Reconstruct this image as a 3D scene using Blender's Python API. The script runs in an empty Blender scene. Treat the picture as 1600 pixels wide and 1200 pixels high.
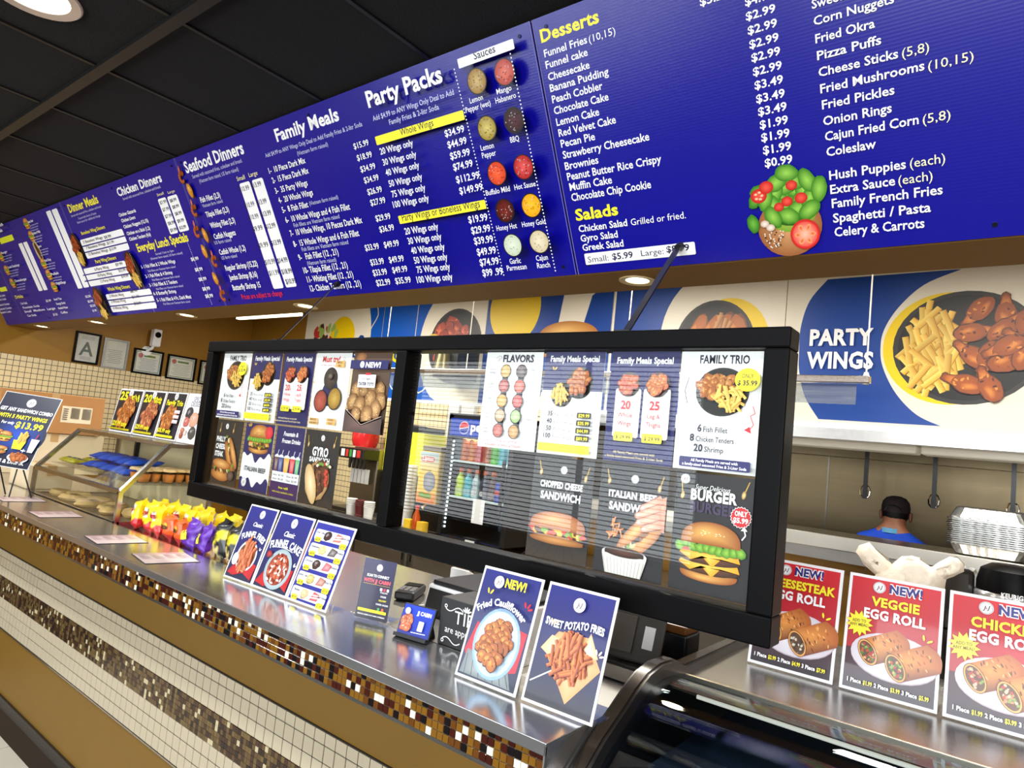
import bpy, bmesh, math, random
import numpy as np
from mathutils import Vector, Matrix
C = bpy.context.scene.collection
SC = bpy.context.scene
# ---------------------------------------------------------------- camera
F, H = 1050.0, 1.6                      # focal length in pixels of the 1600x1200 frame, eye height
_a = np.array([-1330., -44., F]); _a /= np.linalg.norm(_a)
_b = np.array([800., 183., F]); _b /= np.linalg.norm(_b)
_X = -_a; _Y = _b - _X * (_b @ _X); _Y /= np.linalg.norm(_Y); _Z = np.cross(_X, _Y)
if _Z[1] > 0: _Z = -_Z
RM = np.array([_X, _Y, _Z])
cd = bpy.data.cameras.new('camera'); cam = bpy.data.objects.new('camera', cd); C.objects.link(cam)
cd.sensor_fit = 'HORIZONTAL'; cd.sensor_width = 36; cd.lens = 36 * F / 1600; cd.clip_start = 0.05
cam.matrix_world = Matrix(((RM[0, 0], -RM[0, 1], -RM[0, 2], 0), (RM[1, 0], -RM[1, 1], -RM[1, 2], 0),
                           (RM[2, 0], -RM[2, 1], -RM[2, 2], H), (0, 0, 0, 1)))
SC.camera = cam

def ray(px, py): return Vector(RM @ np.array([px - 800, py - 600, F]))
def at_y(px, py, y): r = ray(px, py); t = y / r.y; return Vector((r.x * t, y, r.z * t + H))
def at_x(px, py, x): r = ray(px, py); t = x / r.x; return Vector((x, r.y * t, r.z * t + H))
def at_z(px, py, z): r = ray(px, py); t = (z - H) / r.z; return Vector((r.x * t, r.y * t, z))

# ---------------------------------------------------------------- light and exposure
SC.view_settings.view_transform = 'Standard'; SC.view_settings.look = 'None'
SC.view_settings.gamma = 1.0; SC.view_settings.use_curve_mapping = False
SC.view_settings.exposure = 0.0
W = bpy.data.worlds.new('daylight'); SC.world = W; W.use_nodes = True
W.node_tree.nodes['Background'].inputs[0].default_value = (0.75, 0.87, 1.0, 1)
W.node_tree.nodes['Background'].inputs[1].default_value = 1.0

def area(name, loc, aim, sx, sy, power, col=(1, 1, 1), shape='RECTANGLE', spread=None):
    l = bpy.data.lights.new(name, 'AREA'); l.shape = shape; l.size = sx; l.size_y = sy
    l.energy = power; l.color = col
    if spread: l.spread = spread
    o = bpy.data.objects.new(name, l); C.objects.link(o); o.location = loc
    o.rotation_euler = (Vector(aim) - Vector(loc)).to_track_quat('-Z', 'Y').to_euler()
    return o
area('window_daylight', (0.5, -3.55, 1.75), (0.2, 5, 1.3), 4.0, 2.1, 250, (.93, .97, 1.0))
area('window_daylight', (-4.7, -3.75, 1.6), (-4.7, 5, 1.4), 4.0, 2.1, 170, (.93, .97, 1.0))
for _x in (-5.6, -4.1, -1.2, 0.6):
    area('ceiling_lamp', (_x, 0.05, 2.8), (_x, .25, 0), .17, .17, 30, (.97, .98, 1), 'DISK')
area('kitchen_lamp', (-4.6, 3.0, 2.82), (-4.6, 3.05, 0), 1.2, .3, 60, (1, .95, .86))
area('kitchen_lamp', (-2.2, 3.0, 2.82), (-2.2, 3.05, 0), 1.2, .3, 60, (1, .95, .86))
area('kitchen_lamp', (-0.1, 2.9, 2.82), (-0.1, 2.95, 0), 1.2, .3, 42, (1, .95, .86))
area('hood_lamp', (-0.7, 4.8, 2.05), (-0.7, 4.85, 0), 1.6, .3, 7, (1, .88, .66))

# ---------------------------------------------------------------- materials
def sc(r, g, b):
    f = lambda c: c / 12.92 if c <= .04045 else ((c + .055) / 1.055) ** 2.4
    return (f(r / 255), f(g / 255), f(b / 255), 1)
MATS = {}
def pm(name, col, rough=.5, metal=0.0, var=.06, scale=14, bump=0.0, bscale=60, stretch=(1, 1, 1), coat=0, emit=0, spec=.5, rvar=0):
    if name in MATS: return MATS[name]
    m = bpy.data.materials.new(name); m.use_nodes = True; MATS[name] = m
    n, l = m.node_tree.nodes, m.node_tree.links; b = n['Principled BSDF']
    b.inputs['Roughness'].default_value = rough; b.inputs['Metallic'].default_value = metal
    b.inputs['Coat Weight'].default_value = coat; b.inputs['Coat Roughness'].default_value = .06
    b.inputs['Specular IOR Level'].default_value = spec
    tc = n.new('ShaderNodeTexCoord'); mp = n.new('ShaderNodeMapping'); mp.inputs['Scale'].default_value = stretch
    l.new(tc.outputs['Object'], mp.inputs[0])
    tx = n.new('ShaderNodeTexNoise'); tx.inputs['Scale'].default_value = scale; tx.inputs['Detail'].default_value = 3
    l.new(mp.outputs[0], tx.inputs['Vector'])
    mx = n.new('ShaderNodeMix'); mx.data_type = 'RGBA'
    mx.inputs[6].default_value = tuple(c * (1 - var) for c in col[:3]) + (1,)
    mx.inputs[7].default_value = tuple(min(1, c * (1 + var)) for c in col[:3]) + (1,)
    l.new(tx.outputs['Fac'], mx.inputs[0]); l.new(mx.outputs[2], b.inputs['Base Color'])
    if rvar:
        mr = n.new('ShaderNodeMapRange'); mr.inputs[3].default_value = rough - rvar; mr.inputs[4].default_value = rough + rvar
        l.new(tx.outputs['Fac'], mr.inputs[0]); l.new(mr.outputs[0], b.inputs['Roughness'])
    if bump:
        t2 = n.new('ShaderNodeTexNoise'); t2.inputs['Scale'].default_value = bscale; l.new(mp.outputs[0], t2.inputs['Vector'])
        bp = n.new('ShaderNodeBump'); bp.inputs['Strength'].default_value = bump; bp.inputs['Distance'].default_value = .01
        l.new(t2.outputs['Fac'], bp.inputs['Height']); l.new(bp.outputs[0], b.inputs['Normal'])
    if emit:
        b.inputs['Emission Color'].default_value = col; b.inputs['Emission Strength'].default_value = emit
    return m
def glass_mat(name, tint=(1, 1, 1, 1), ior=1.45, rough=0.0, cover=0.0, cov_col=(1, 1, 1, 1)):
    if name in MATS: return MATS[name]
    m = bpy.data.materials.new(name); m.use_nodes = True; MATS[name] = m
    n, l = m.node_tree.nodes, m.node_tree.links; n.remove(n['Principled BSDF']); out = n['Material Output']
    lw = n.new('ShaderNodeLayerWeight'); lw.inputs[0].default_value = .5
    pw = n.new('ShaderNodeMath'); pw.operation = 'POWER'; pw.inputs[1].default_value = 4.0; l.new(lw.outputs['Facing'], pw.inputs[0])
    r0 = ((ior - 1) / (ior + 1)) ** 2; fr = n.new('ShaderNodeMath'); fr.operation = 'MULTIPLY_ADD'; fr.inputs[1].default_value = .5; fr.inputs[2].default_value = r0; l.new(pw.outputs[0], fr.inputs[0])
    t = n.new('ShaderNodeBsdfTransparent'); t.inputs[0].default_value = tint
    g = n.new('ShaderNodeBsdfGlossy'); g.inputs['Roughness'].default_value = rough
    s = n.new('ShaderNodeMixShader'); l.new(fr.outputs[0], s.inputs[0]); l.new(t.outputs[0], s.inputs[1]); l.new(g.outputs[0], s.inputs[2])
    last = s
    if cover:
        d = n.new('ShaderNodeBsdfDiffuse'); d.inputs[0].default_value = cov_col
        nz = n.new('ShaderNodeTexNoise'); nz.inputs['Scale'].default_value = 9
        mm = n.new('ShaderNodeMath'); mm.operation = 'MULTIPLY'; mm.inputs[1].default_value = cover * 2; l.new(nz.outputs['Fac'], mm.inputs[0])
        s2 = n.new('ShaderNodeMixShader'); l.new(mm.outputs[0], s2.inputs[0]); l.new(s.outputs[0], s2.inputs[1]); l.new(d.outputs[0], s2.inputs[2]); last = s2
    l.new(last.outputs[0], out.inputs[0]); return m
def print_mat(name, rough=.42, coat=0.0):
    m = bpy.data.materials.new(name); m.use_nodes = True; n, l = m.node_tree.nodes, m.node_tree.links; b = n['Principled BSDF']
    at = n.new('ShaderNodeAttribute'); at.attribute_name = 'Col'; l.new(at.outputs['Color'], b.inputs['Base Color'])
    b.inputs['Roughness'].default_value = rough; b.inputs['Coat Weight'].default_value = coat; b.inputs['Coat Roughness'].default_value = .05
    return m
PRINT = print_mat('printed_ink'); PRINT_GLOSS = print_mat('laminated_ink', .4, .35)
STEEL = pm('brushed_steel', (.55, .53, .5, 1), .24, 1, .05, 5, .03, 90, (1, 30, 30), rvar=.06)
STEEL2 = pm('worn_steel', (.42, .4, .37, 1), .34, 1, .12, 4, .03, 60, (2, 20, 20), rvar=.07)
LEDGE = pm('polished_steel_ledge', (.62, .62, .62, 1), .17, .9, .06, 6, .01, 60, (1, 12, 12), rvar=.04)
BLACK = pm('black_plastic', sc(16, 16, 18), .35, 0, .2)
BLACKG = pm('black_gloss_frame', sc(8, 8, 9), .38, 0, .2, 8, spec=.07)
WHITE = pm('white_plastic', sc(240, 240, 238), .35, 0, .03)
PAPER = pm('white_paper', sc(240, 240, 240), .5, 0, .02)
GLASS = glass_mat('clear_glass', (.97, .98, .97, 1), 1.3)
ACRYL = glass_mat('clear_acrylic', (.98, .98, .98, 1), 1.4)
CHROME = pm('chrome', (.8, .8, .8, 1), .08, 1, .02)
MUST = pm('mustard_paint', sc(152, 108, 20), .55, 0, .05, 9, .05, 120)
DARKGROUT = pm('dark_grout', sc(60, 52, 42), .8, 0, .1)
NAVY, YEL, WHT, RED, INK = sc(26, 26, 92), sc(250, 236, 40), sc(250, 250, 250), sc(205, 25, 40), sc(24, 22, 50)

# ---------------------------------------------------------------- objects
def wmat(o):
    m = o.matrix_basis.copy()
    while o.parent: o = o.parent; m = o.matrix_basis @ m
    return m
def tag(o, label=None, cat=None, group=None, kind=None):
    if label: o['label'] = label
    if cat: o['category'] = cat
    if group: o['group'] = group
    if kind: o['kind'] = kind
    return o
def thing(name, label, cat, loc=(0, 0, 0), group=None, mat=None):
    o = bpy.data.objects.new(name, None); C.objects.link(o); o.empty_display_size = .05
    if mat is not None: o.matrix_basis = mat
    else: o.location = loc
    return tag(o, label, cat, group)
class MB:
    def __init__(s): s.v = []; s.f = []; s.m = []; s.cm = 0; s.T = None
    def add(s, vs, fs):
        k = len(s.v); s.v += [tuple(s.T @ Vector(v)) if s.T is not None else tuple(v) for v in vs]
        s.f += [tuple(i + k for i in f) for f in fs]; s.m += [s.cm] * len(fs); return s
    def box(s, x0, y0, z0, x1, y1, z1):
        return s.add([(x, y, z) for z in (z0, z1) for y in (y0, y1) for x in (x0, x1)],
                     [(0, 2, 3, 1), (4, 5, 7, 6), (0, 1, 5, 4), (2, 6, 7, 3), (0, 4, 6, 2), (1, 3, 7, 5)])
    def cyl(s, p0, p1, r0, r1=None, n=14, cap=True):
        p0, p1 = Vector(p0), Vector(p1); r1 = r0 if r1 is None else r1; d = (p1 - p0).normalized()
        u = d.orthogonal().normalized(); w = d.cross(u); vs = []
        for p, r in ((p0, r0), (p1, r1)):
            vs += [p + (u * math.cos(2 * math.pi * i / n) + w * math.sin(2 * math.pi * i / n)) * r for i in range(n)]
        fs = [(i, (i + 1) % n, n + (i + 1) % n, n + i) for i in range(n)]
        if cap: fs += [tuple(range(n - 1, -1, -1)), tuple(range(n, 2 * n))]
        return s.add(vs, fs)
    def tube(s, pts, r, n=8):
        pts = [Vector(p) for p in pts]; vs = []; u = None
        for i, p in enumerate(pts):
            d = (pts[min(i + 1, len(pts) - 1)] - pts[max(i - 1, 0)]).normalized()
            u = d.orthogonal().normalized() if u is None else (u - d * u.dot(d)).normalized(); w = d.cross(u)
            rr = r[i] if isinstance(r, (list, tuple)) else r
            vs += [p + (u * math.cos(2 * math.pi * k / n) + w * math.sin(2 * math.pi * k / n)) * rr for k in range(n)]
        fs = [(i * n + k, i * n + (k + 1) % n, (i + 1) * n + (k + 1) % n, (i + 1) * n + k) for i in range(len(pts) - 1) for k in range(n)]
        fs += [tuple(range(n - 1, -1, -1)), tuple(range((len(pts) - 1) * n, len(pts) * n))]
        return s.add(vs, fs)
    def lathe(s, prof, c=(0, 0, 0), n=20, sx=1, sy=1):
        vs = []; k = len(prof)
        for i in range(n):
            a = 2 * math.pi * i / n
            vs += [(c[0] + r * math.cos(a) * sx, c[1] + r * math.sin(a) * sy, c[2] + z) for r, z in prof]
        fs = [(i * k + j, ((i + 1) % n) * k + j, ((i + 1) % n) * k + j + 1, i * k + j + 1) for i in range(n) for j in range(k - 1)]
        if prof[0] == prof[-1]: return s.add(vs, fs)
        if prof[0][0] > 1e-6: fs.append(tuple(i * k for i in range(n - 1, -1, -1)))
        if prof[-1][0] > 1e-6: fs.append(tuple(i * k + k - 1 for i in range(n)))
        return s.add(vs, fs)
    def prism(s, pts, h0, h1, ax='z'):
        n = len(pts); mk = {'z': lambda p, h: (p[0], p[1], h), 'y': lambda p, h: (p[0], h, p[1]), 'x': lambda p, h: (h, p[0], p[1])}[ax]
        vs = [mk(p, h0) for p in pts] + [mk(p, h1) for p in pts]
        return s.add(vs, [tuple(range(n - 1, -1, -1)), tuple(range(n, 2 * n))] + [(i, (i + 1) % n, n + (i + 1) % n, n + i) for i in range(n)])
    def sheet(s, P, t):                       # thin solid from corner points P (in order), thickness t along the normal
        P = [Vector(p) for p in P]; nn = (P[1] - P[0]).cross(P[2] - P[0]).normalized() * t; n = len(P)
        vs = P + [p + nn for p in P]
        return s.add(vs, [tuple(range(n - 1, -1, -1)), tuple(range(n, 2 * n))] + [(i, (i + 1) % n, n + (i + 1) % n, n + i) for i in range(n)])
    def build(s, name, mats, parent=None, smooth=False, bev=0, local=False, seg=2, sharp=.7):
        vs = [Vector(v) for v in s.v]; org = Vector((0, 0, 0))
        if not local:
            if parent is not None: im = wmat(parent).inverted(); vs = [im @ v for v in vs]
            else:
                a = np.array([tuple(v) for v in vs]); org = Vector(((a[:, 0].min() + a[:, 0].max()) / 2, (a[:, 1].min() + a[:, 1].max()) / 2, a[:, 2].min()))
                vs = [v - org for v in vs]
        me = bpy.data.meshes.new(name); me.from_pydata([tuple(v) for v in vs], [], s.f)
        mats = mats if isinstance(mats, (list, tuple)) else [mats]
        for m in mats: me.materials.append(m)
        if len(mats) > 1: me.polygons.foreach_set('material_index', s.m)
        bm = bmesh.new(); bm.from_mesh(me); bmesh.ops.recalc_face_normals(bm, faces=bm.faces)
        if bev:
            bmesh.ops.remove_doubles(bm, verts=bm.verts, dist=1e-6)
            ed = [e for e in bm.edges if len(e.link_faces) == 2 and e.calc_face_angle(0) > .5]
            bmesh.ops.bevel(bm, geom=ed, offset=bev, segments=seg, affect='EDGES', profile=.5, clamp_overlap=True)
        bm.to_mesh(me); bm.free()
        if smooth:
            me.shade_smooth()
            try: me.set_sharp_from_angle(angle=sharp)
            except Exception: pass
        o = bpy.data.objects.new(name, me); C.objects.link(o); o.location = org
        if parent is not None: o.parent = parent
        return o
def bx(name, m, b, parent=None, bev=0, **k): return MB().box(*b).build(name, m, parent, bev=bev, **k)
def struct(o): o['kind'] = 'structure'; return o
def dup(root, loc=None, mat=None, label=None):
    r = root.copy(); C.objects.link(r)
    if mat is not None: r.matrix_basis = mat
    elif loc is not None: r.location = loc
    if label: r['label'] = label
    def rec(a, b):
        for ch in list(a.children):
            c = ch.copy(); C.objects.link(c); c.parent = b; rec(ch, c)
    rec(root, r); return r
def fr(o, u, v):
    u = Vector(u).normalized(); v = Vector(v); v = (v - u * v.dot(u)).normalized(); w = u.cross(v); o = Vector(o)
    return Matrix(((u.x, v.x, w.x, o.x), (u.y, v.y, w.y, o.y), (u.z, v.z, w.z, o.z), (0, 0, 0, 1)))

# ---------------------------------------------------------------- lettering and flat print
_fc = bpy.data.curves.new('f', 'FONT'); _fo = bpy.data.objects.new('f', _fc); C.objects.link(_fo); _gl = {}
def glyphs(txt, bold=0.0, shear=0.0, res=2):
    k = (txt, bold, shear, res)
    if k not in _gl:
        _fc.body = txt; _fc.space_character = 1 + max(0, bold - .02) * 2.2; _fc.offset = bold; _fc.shear = shear; _fc.resolution_u = res; _fc.size = 1
        dg = bpy.context.evaluated_depsgraph_get(); ev = _fo.evaluated_get(dg); me = ev.to_mesh()
        v = np.zeros(len(me.vertices) * 3); me.vertices.foreach_get('co', v); v = v.reshape(-1, 3)[:, :2]
        f = [tuple(p.vertices) for p in me.polygons]; ev.to_mesh_clear(); _gl[k] = (v, f)
    return _gl[k]
CAP = 0.0
def mixc(a, b, t): return tuple(a[i] * (1 - t) + b[i] * t for i in range(3)) + (1,)
class Art:
    """flat print on the plane of its parent (u to the right, v up), in units of k metres, one mesh per named group"""
    def __init__(s, parent, k=1.0, ox=0, oy=0, z0=.0004, dz=.00006, mat=None, rot=0):
        s.p = parent; s.k = k; s.ox = ox; s.oy = oy; s.z = z0; s.dz = dz; s.b = {}; s.cur = 'picture'; s.mat = mat or PRINT_GLOSS; s.rd = random.Random(5); s.M = None
    def on(s, name): s.cur = name; return s
    def raw(s, pts, faces, cols):
        b = s.b.setdefault(s.cur, ([], [], [])); n = len(b[0]); s.z += s.dz
        if s.M: pts = [s.M(*p) for p in pts]
        b[0].extend((s.ox + x * s.k, s.oy + y * s.k, s.z) for x, y in pts); b[1].extend(tuple(i + n for i in f) for f in faces); b[2].extend(cols)
    def poly(s, pts, col, cc=None):
        n = len(pts)
        if cc is None: s.raw(pts, [tuple(range(n))], [col] * n)
        else:
            cx = sum(p[0] for p in pts) / n; cy = sum(p[1] for p in pts) / n
            s.raw(list(pts) + [(cx, cy)], [(i, (i + 1) % n, n) for i in range(n)], [col] * n + [cc])
    def rect(s, x0, y0, x1, y1, col, col2=None):
        s.raw([(x0, y0), (x1, y0), (x1, y1), (x0, y1)], [(0, 1, 2, 3)], [col, col, col2 or col, col2 or col])
    def rr(s, x0, y0, x1, y1, r, col, n=5):
        pts = []
        for cx, cy, a0 in ((x1 - r, y1 - r, 0), (x0 + r, y1 - r, 90), (x0 + r, y0 + r, 180), (x1 - r, y0 + r, 270)):
            pts += [(cx + r * math.cos(math.radians(a0 + 90 * i / n)), cy + r * math.sin(math.radians(a0 + 90 * i / n))) for i in range(n + 1)]
        s.poly(pts, col)
    def ell(s, cx, cy, rx, ry, col, cc=None, rot=0, n=28, a0=0, a1=360):
        ca, sa = math.cos(math.radians(rot)), math.sin(math.radians(rot)); pts = []
        m = n if a1 - a0 >= 360 else n + 1
        for i in range(m):
            a = math.radians(a0 + (a1 - a0) * i / n); x, y = rx * math.cos(a), ry * math.sin(a); pts.append((cx + x * ca - y * sa, cy + x * sa + y * ca))
        s.poly(pts, col, cc)
    def blob(s, cx, cy, rx, ry, col, cc=None, rot=0, jag=.12, n=14):
        ca, sa = math.cos(math.radians(rot)), math.sin(math.radians(rot)); pts = []
        for i in range(n):
            a = 2 * math.pi * i / n; q = 1 + s.rd.uniform(-jag, jag); x, y = rx * q * math.cos(a), ry * q * math.sin(a); pts.append((cx + x * ca - y * sa, cy + x * sa + y * ca))
        s.poly(pts, col, cc)
    def line(s, pts, w, col):
        for (x0, y0), (x1, y1) in zip(pts, pts[1:]):
            d = math.hypot(x1 - x0, y1 - y0) or 1; nx, ny = -(y1 - y0) / d * w / 2, (x1 - x0) / d * w / 2
            s.raw([(x0 - nx, y0 - ny), (x1 - nx, y1 - ny), (x1 + nx, y1 + ny), (x0 + nx, y0 + ny)], [(0, 1, 2, 3)], [col] * 4)
    def dots(s, p0, p1, n, r, col):
        for i in range(n):
            t = i / (n - 1); s.ell(p0[0] + (p1[0] - p0[0]) * t, p0[1] + (p1[1] - p0[1]) * t, r, r, col, n=6)
    def star(s, cx, cy, r0, r1, n, col, rot=0):
        s.poly([(cx + (r0 if i % 2 else r1) * math.cos(math.pi * i / n + rot), cy + (r0 if i % 2 else r1) * math.sin(math.pi * i / n + rot)) for i in range(2 * n)], col)
    def text(s, t, x, y, h, col, w=None, al='c', bold=.012, shear=0, rot=0, warp=None, maxw=None, cap_bold=True):
        v, f = glyphs(t, min(bold, .04) if cap_bold else bold, shear)
        if not len(v): return
        cap = .70; sy = h / cap; x0, x1 = v[:, 0].min(), v[:, 0].max(); nat = (x1 - x0) * sy * .92
        W_ = w if w else nat
        if maxw and W_ > maxw: W_ = maxw
        sx = W_ / max(x1 - x0, 1e-6); off = {'l': 0, 'c': -W_ / 2, 'r': -W_}[al]
        ca, sa = math.cos(math.radians(rot)), math.sin(math.radians(rot)); pts = []
        for a, b in v:
            X, Y = (a - x0) * sx + off, b * sy
            if warp: X, Y = warp(X, Y)
            pts.append((x + X * ca - Y * sa, y + X * sa + Y * ca))
        s.raw(pts, f, [col] * len(pts))
    def btext(s, t, x, y, h, col, edge, g=.05, **k):   # lettering with an outline
        ob = k.pop('ob', .05); bd = k.pop('bold', .012); s.text(t, x, y, h, edge, bold=ob, cap_bold=False, **k); s.text(t, x, y, h, col, bold=bd, **k)
    def flush(s):
        for name, (v, f, c) in s.b.items():
            me = bpy.data.meshes.new(name); me.from_pydata(v, [], f)
            ca = me.color_attributes.new('Col', 'FLOAT_COLOR', 'POINT'); ca.data.foreach_set('color', np.array([tuple(q[:3]) + (1,) for q in c], dtype=np.float32).ravel())
            me.materials.append(s.mat); o = bpy.data.objects.new(name, me); C.objects.link(o); o.parent = s.p
        s.b = {}
    # ---- pictures of food
    def logo(s, cx, cy, r, fg=INK):
        c = s.cur; s.on('logo'); s.ell(cx, cy, r, r, WHT); s.ell(cx, cy, r * .93, r * .93, fg); s.ell(cx, cy, r * .87, r * .87, WHT)
        s.text('J', cx - r * .25, cy - r * .3, r * .62, fg, shear=.25, bold=.03); s.text('J', cx + r * .3, cy - r * .22, r * .62, fg, shear=.25, bold=.03)
        s.text('&', cx + r * .02, cy - r * .2, r * .34, RED)
        for i in range(18): s.ell(cx + r * .72 * math.cos(i * .349), cy + r * .72 * math.sin(i * .349), r * .05, r * .05, fg, n=5)
        s.on(c)
    def fries(s, cx, cy, rx, ry, n, L, w, c0=sc(236, 178, 60), c1=sc(252, 220, 120), ang=(0, 180)):
        for i in range(n):
            a = s.rd.uniform(0, 6.28); q = math.sqrt(s.rd.random()); x, y = cx + rx * q * math.cos(a), cy + ry * q * math.sin(a)
            t = math.radians(s.rd.uniform(*ang)); l = L * s.rd.uniform(.6, 1.1) / 2; dx, dy = math.cos(t) * l, math.sin(t) * l; nx, ny = -math.sin(t) * w / 2, math.cos(t) * w / 2
            f = s.rd.uniform(.72, 1.05); a0 = tuple(k * f for k in c0[:3]) + (1,); a1 = tuple(min(1, k * f) for k in c1[:3]) + (1,)
            dk = tuple(k * .35 for k in c0[:3]) + (1,)
            s.raw([(x - dx - nx * 1.5, y - dy - ny * 1.5), (x + dx - nx * 1.5, y + dy - ny * 1.5), (x + dx - nx, y + dy - ny), (x - dx - nx, y - dy - ny), (x + dx + nx, y + dy + ny), (x - dx + nx, y - dy + ny)],
                  [(0, 1, 2, 3), (3, 2, 4, 5)], [dk, dk, a0, a0, a1, a1])
    def chunk(s, cx, cy, rx, ry, rot, col, hi, dk):
        s.blob(cx + rx * .05, cy - ry * .1, rx * 1.08, ry * 1.08, dk, dk, rot, .12)
        s.blob(cx, cy, rx, ry, mixc(col, dk, .35), col, rot, .1)
        s.blob(cx - rx * .15, cy + ry * .2, rx * .5, ry * .4, col, hi, rot + 15, .25, 10)
        for i in range(4):
            a = s.rd.uniform(0, 6.28); q = s.rd.uniform(.3, .8); s.blob(cx + rx * q * math.cos(a) * .9, cy + ry * q * math.sin(a) * .9, rx * .13, ry * .1, hi if i % 2 else dk, None, s.rd.uniform(0, 180), .3, 6)
    def pile(s, cx, cy, rx, ry, n, r, col=sc(190, 92, 30), hi=sc(236, 160, 80), dk=sc(90, 34, 12), el=1.5):
        sp = sorted([(math.sin(i * 2.4) * math.sqrt((i + .5) / n), math.cos(i * 2.4) * math.sqrt((i + .5) / n)) for i in range(n)], reverse=True)
        for sy_, sx_ in sp:
            k = s.rd.uniform(.85, 1.15); f = s.rd.uniform(-.3, .3)
            c = mixc(col, hi, f) if f > 0 else mixc(col, dk, -f)
            s.chunk(cx + rx * sx_, cy + ry * sy_, r * el * k, r * k, s.rd.uniform(0, 180), c, hi, dk)
    def drum(s, cx, cy, L, rot, col=sc(176, 84, 16), hi=sc(228, 142, 52), dk=sc(78, 28, 4)):
        M0 = s.M; ca, sa = math.cos(math.radians(rot)), math.sin(math.radians(rot)); s.M = lambda x, y: (cx + x * ca - y * sa, cy + x * sa + y * ca)
        s.blob(-L * .1, 0, L * .42, L * .27, dk, dk, 0, .06, 18); s.poly([(0, -L * .2), (L * .45, -L * .1), (L * .52, L * .1), (0, L * .2)], dk)
        s.blob(L * .46, 0, L * .11, L * .13, dk, col, 0, .2, 10); s.poly([(0, -L * .19), (L * .44, -L * .075), (L * .44, L * .075), (0, L * .2)], col, hi)
        s.blob(-L * .1, 0, L * .39, L * .25, mixc(col, dk, .4), col, 0, .07, 18); s.blob(-L * .16, L * .06, L * .2, L * .1, col, hi, 10, .25, 10)
        for i in range(7): s.blob(s.rd.uniform(-.4, .3) * L, s.rd.uniform(-.16, .16) * L, L * .05, L * .03, s.rd.choice([hi, dk, mixc(col, dk, .5)]), None, s.rd.uniform(0, 180), .4, 6)
        s.M = M0
    def plate(s, cx, cy, rx, ry, rim=sc(40, 38, 38), inn=sc(20, 19, 19), rot=0):
        s.ell(cx, cy, rx, ry, rim, rim, rot, 36); s.ell(cx, cy, rx * .93, ry * .93, inn, inn, rot, 36)
    def leafy(s, cx, cy, w, h, n=9, c0=sc(70, 130, 30), c1=sc(150, 200, 70)):
        for i in range(n):
            x = cx - w / 2 + w * i / (n - 1); s.blob(x, cy + s.rd.uniform(-.2, .2) * h, w / n * .9, h * .6, c0, c1, 0, .25, 9)
    def bun(s, cx, cy, w, h, top=True, c0=sc(150, 78, 26), c1=sc(238, 178, 96)):
        pts = [(cx + w / 2 * math.cos(math.radians(a)), cy + (h if top else -h) * (abs(math.sin(math.radians(a))) ** .7)) for a in range(0, 181, 10)]
        n = len(pts); s.raw(pts + [(cx - w * .1, cy + (h if top else -h) * .55)], [(i, (i + 1) % n, n) for i in range(n)], [c0] * n + [c1])
    def burger(s, cx, cy, w, layers=1):
        h = w * .17; s.bun(cx, cy - h * .7, w * .94, h * .9, False)
        y = cy - h * .6
        for k in range(layers):
            s.blob(cx, y + h * .2, w * .5, h * .5, sc(50, 26, 14), sc(110, 62, 34), 0, .05, 24); y += h * .55
            s.poly([(cx - w * .5, y), (cx - w * .3, y - h * .6), (cx - w * .12, y - h * .1), (cx + w * .06, y - h * 1.0), (cx + w * .2, y - h * .1), (cx + w * .5, y - h * .25), (cx + w * .46, y + h * .35), (cx - w * .46, y + h * .35)], sc(240, 160, 30), sc(255, 210, 90)); y += h * .35
        s.rr(cx - w * .47, y - h * .15, cx + w * .47, y + h * .35, h * .2, sc(200, 40, 30)); y += h * .3
        s.leafy(cx, y + h * .1, w * 1.0, h * .8, 10); s.bun(cx, y + h * .35, w * .98, w * .36, True)
        for i in range(14): s.ell(cx + s.rd.uniform(-.3, .3) * w, y + h * .6 + s.rd.uniform(.1, .9) * w * .2, w * .014, w * .009, sc(250, 232, 190), n=5)
    def sub(s, cx, cy, w, h, rot=0):
        M0 = s.M; ca, sa = math.cos(math.radians(rot)), math.sin(math.radians(rot))
        s.M = lambda x, y: (cx + x * ca - y * sa, cy + x * sa + y * ca)
        s.blob(0, -h * .25, w * .5, h * .3, sc(150, 80, 26), sc(226, 160, 84), 0, .03, 24)
        for i in range(16): s.blob(-w * .44 + w * .88 * i / 15, s.rd.uniform(-.05, .12) * h, w * .06, h * .13, s.rd.choice([sc(90, 50, 24), sc(230, 210, 150), sc(110, 150, 50), sc(130, 74, 36), sc(60, 34, 18)]), None, s.rd.uniform(0, 90), .3, 8)
        s.blob(0, h * .27, w * .49, h * .24, sc(164, 88, 30), sc(238, 184, 110), 0, .03, 24); s.M = M0
    def roll(s, cx, cy, L, r, rot, fill):
        M0 = s.M; ca, sa = math.cos(math.radians(rot)), math.sin(math.radians(rot)); s.M = lambda x, y: (cx + x * ca - y * sa, cy + x * sa + y * ca)
        c0, c1, dk = sc(176, 88, 26), sc(232, 152, 66), sc(110, 48, 12); K = 12
        pts = [(L + r * .45 * math.sin(math.pi * i / K), -r + 2 * r * i / K) for i in range(K + 1)]
        s.raw([(0, -r)] + pts + [(0, r)] + [(L * .4, r * .25)], [(i, (i + 1) % (K + 3), K + 3) for i in range(K + 3)], [dk] + [mixc(c0, dk, .5)] + [c0] * K + [mixc(c0, c1, .5), c1])
        for i in range(26): s.blob(s.rd.uniform(.15, .95) * L, s.rd.uniform(-.8, .85) * r, r * .16, r * .05, s.rd.choice([dk, c0, sc(244, 180, 96)]), None, s.rd.uniform(60, 120), .3, 6)
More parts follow.
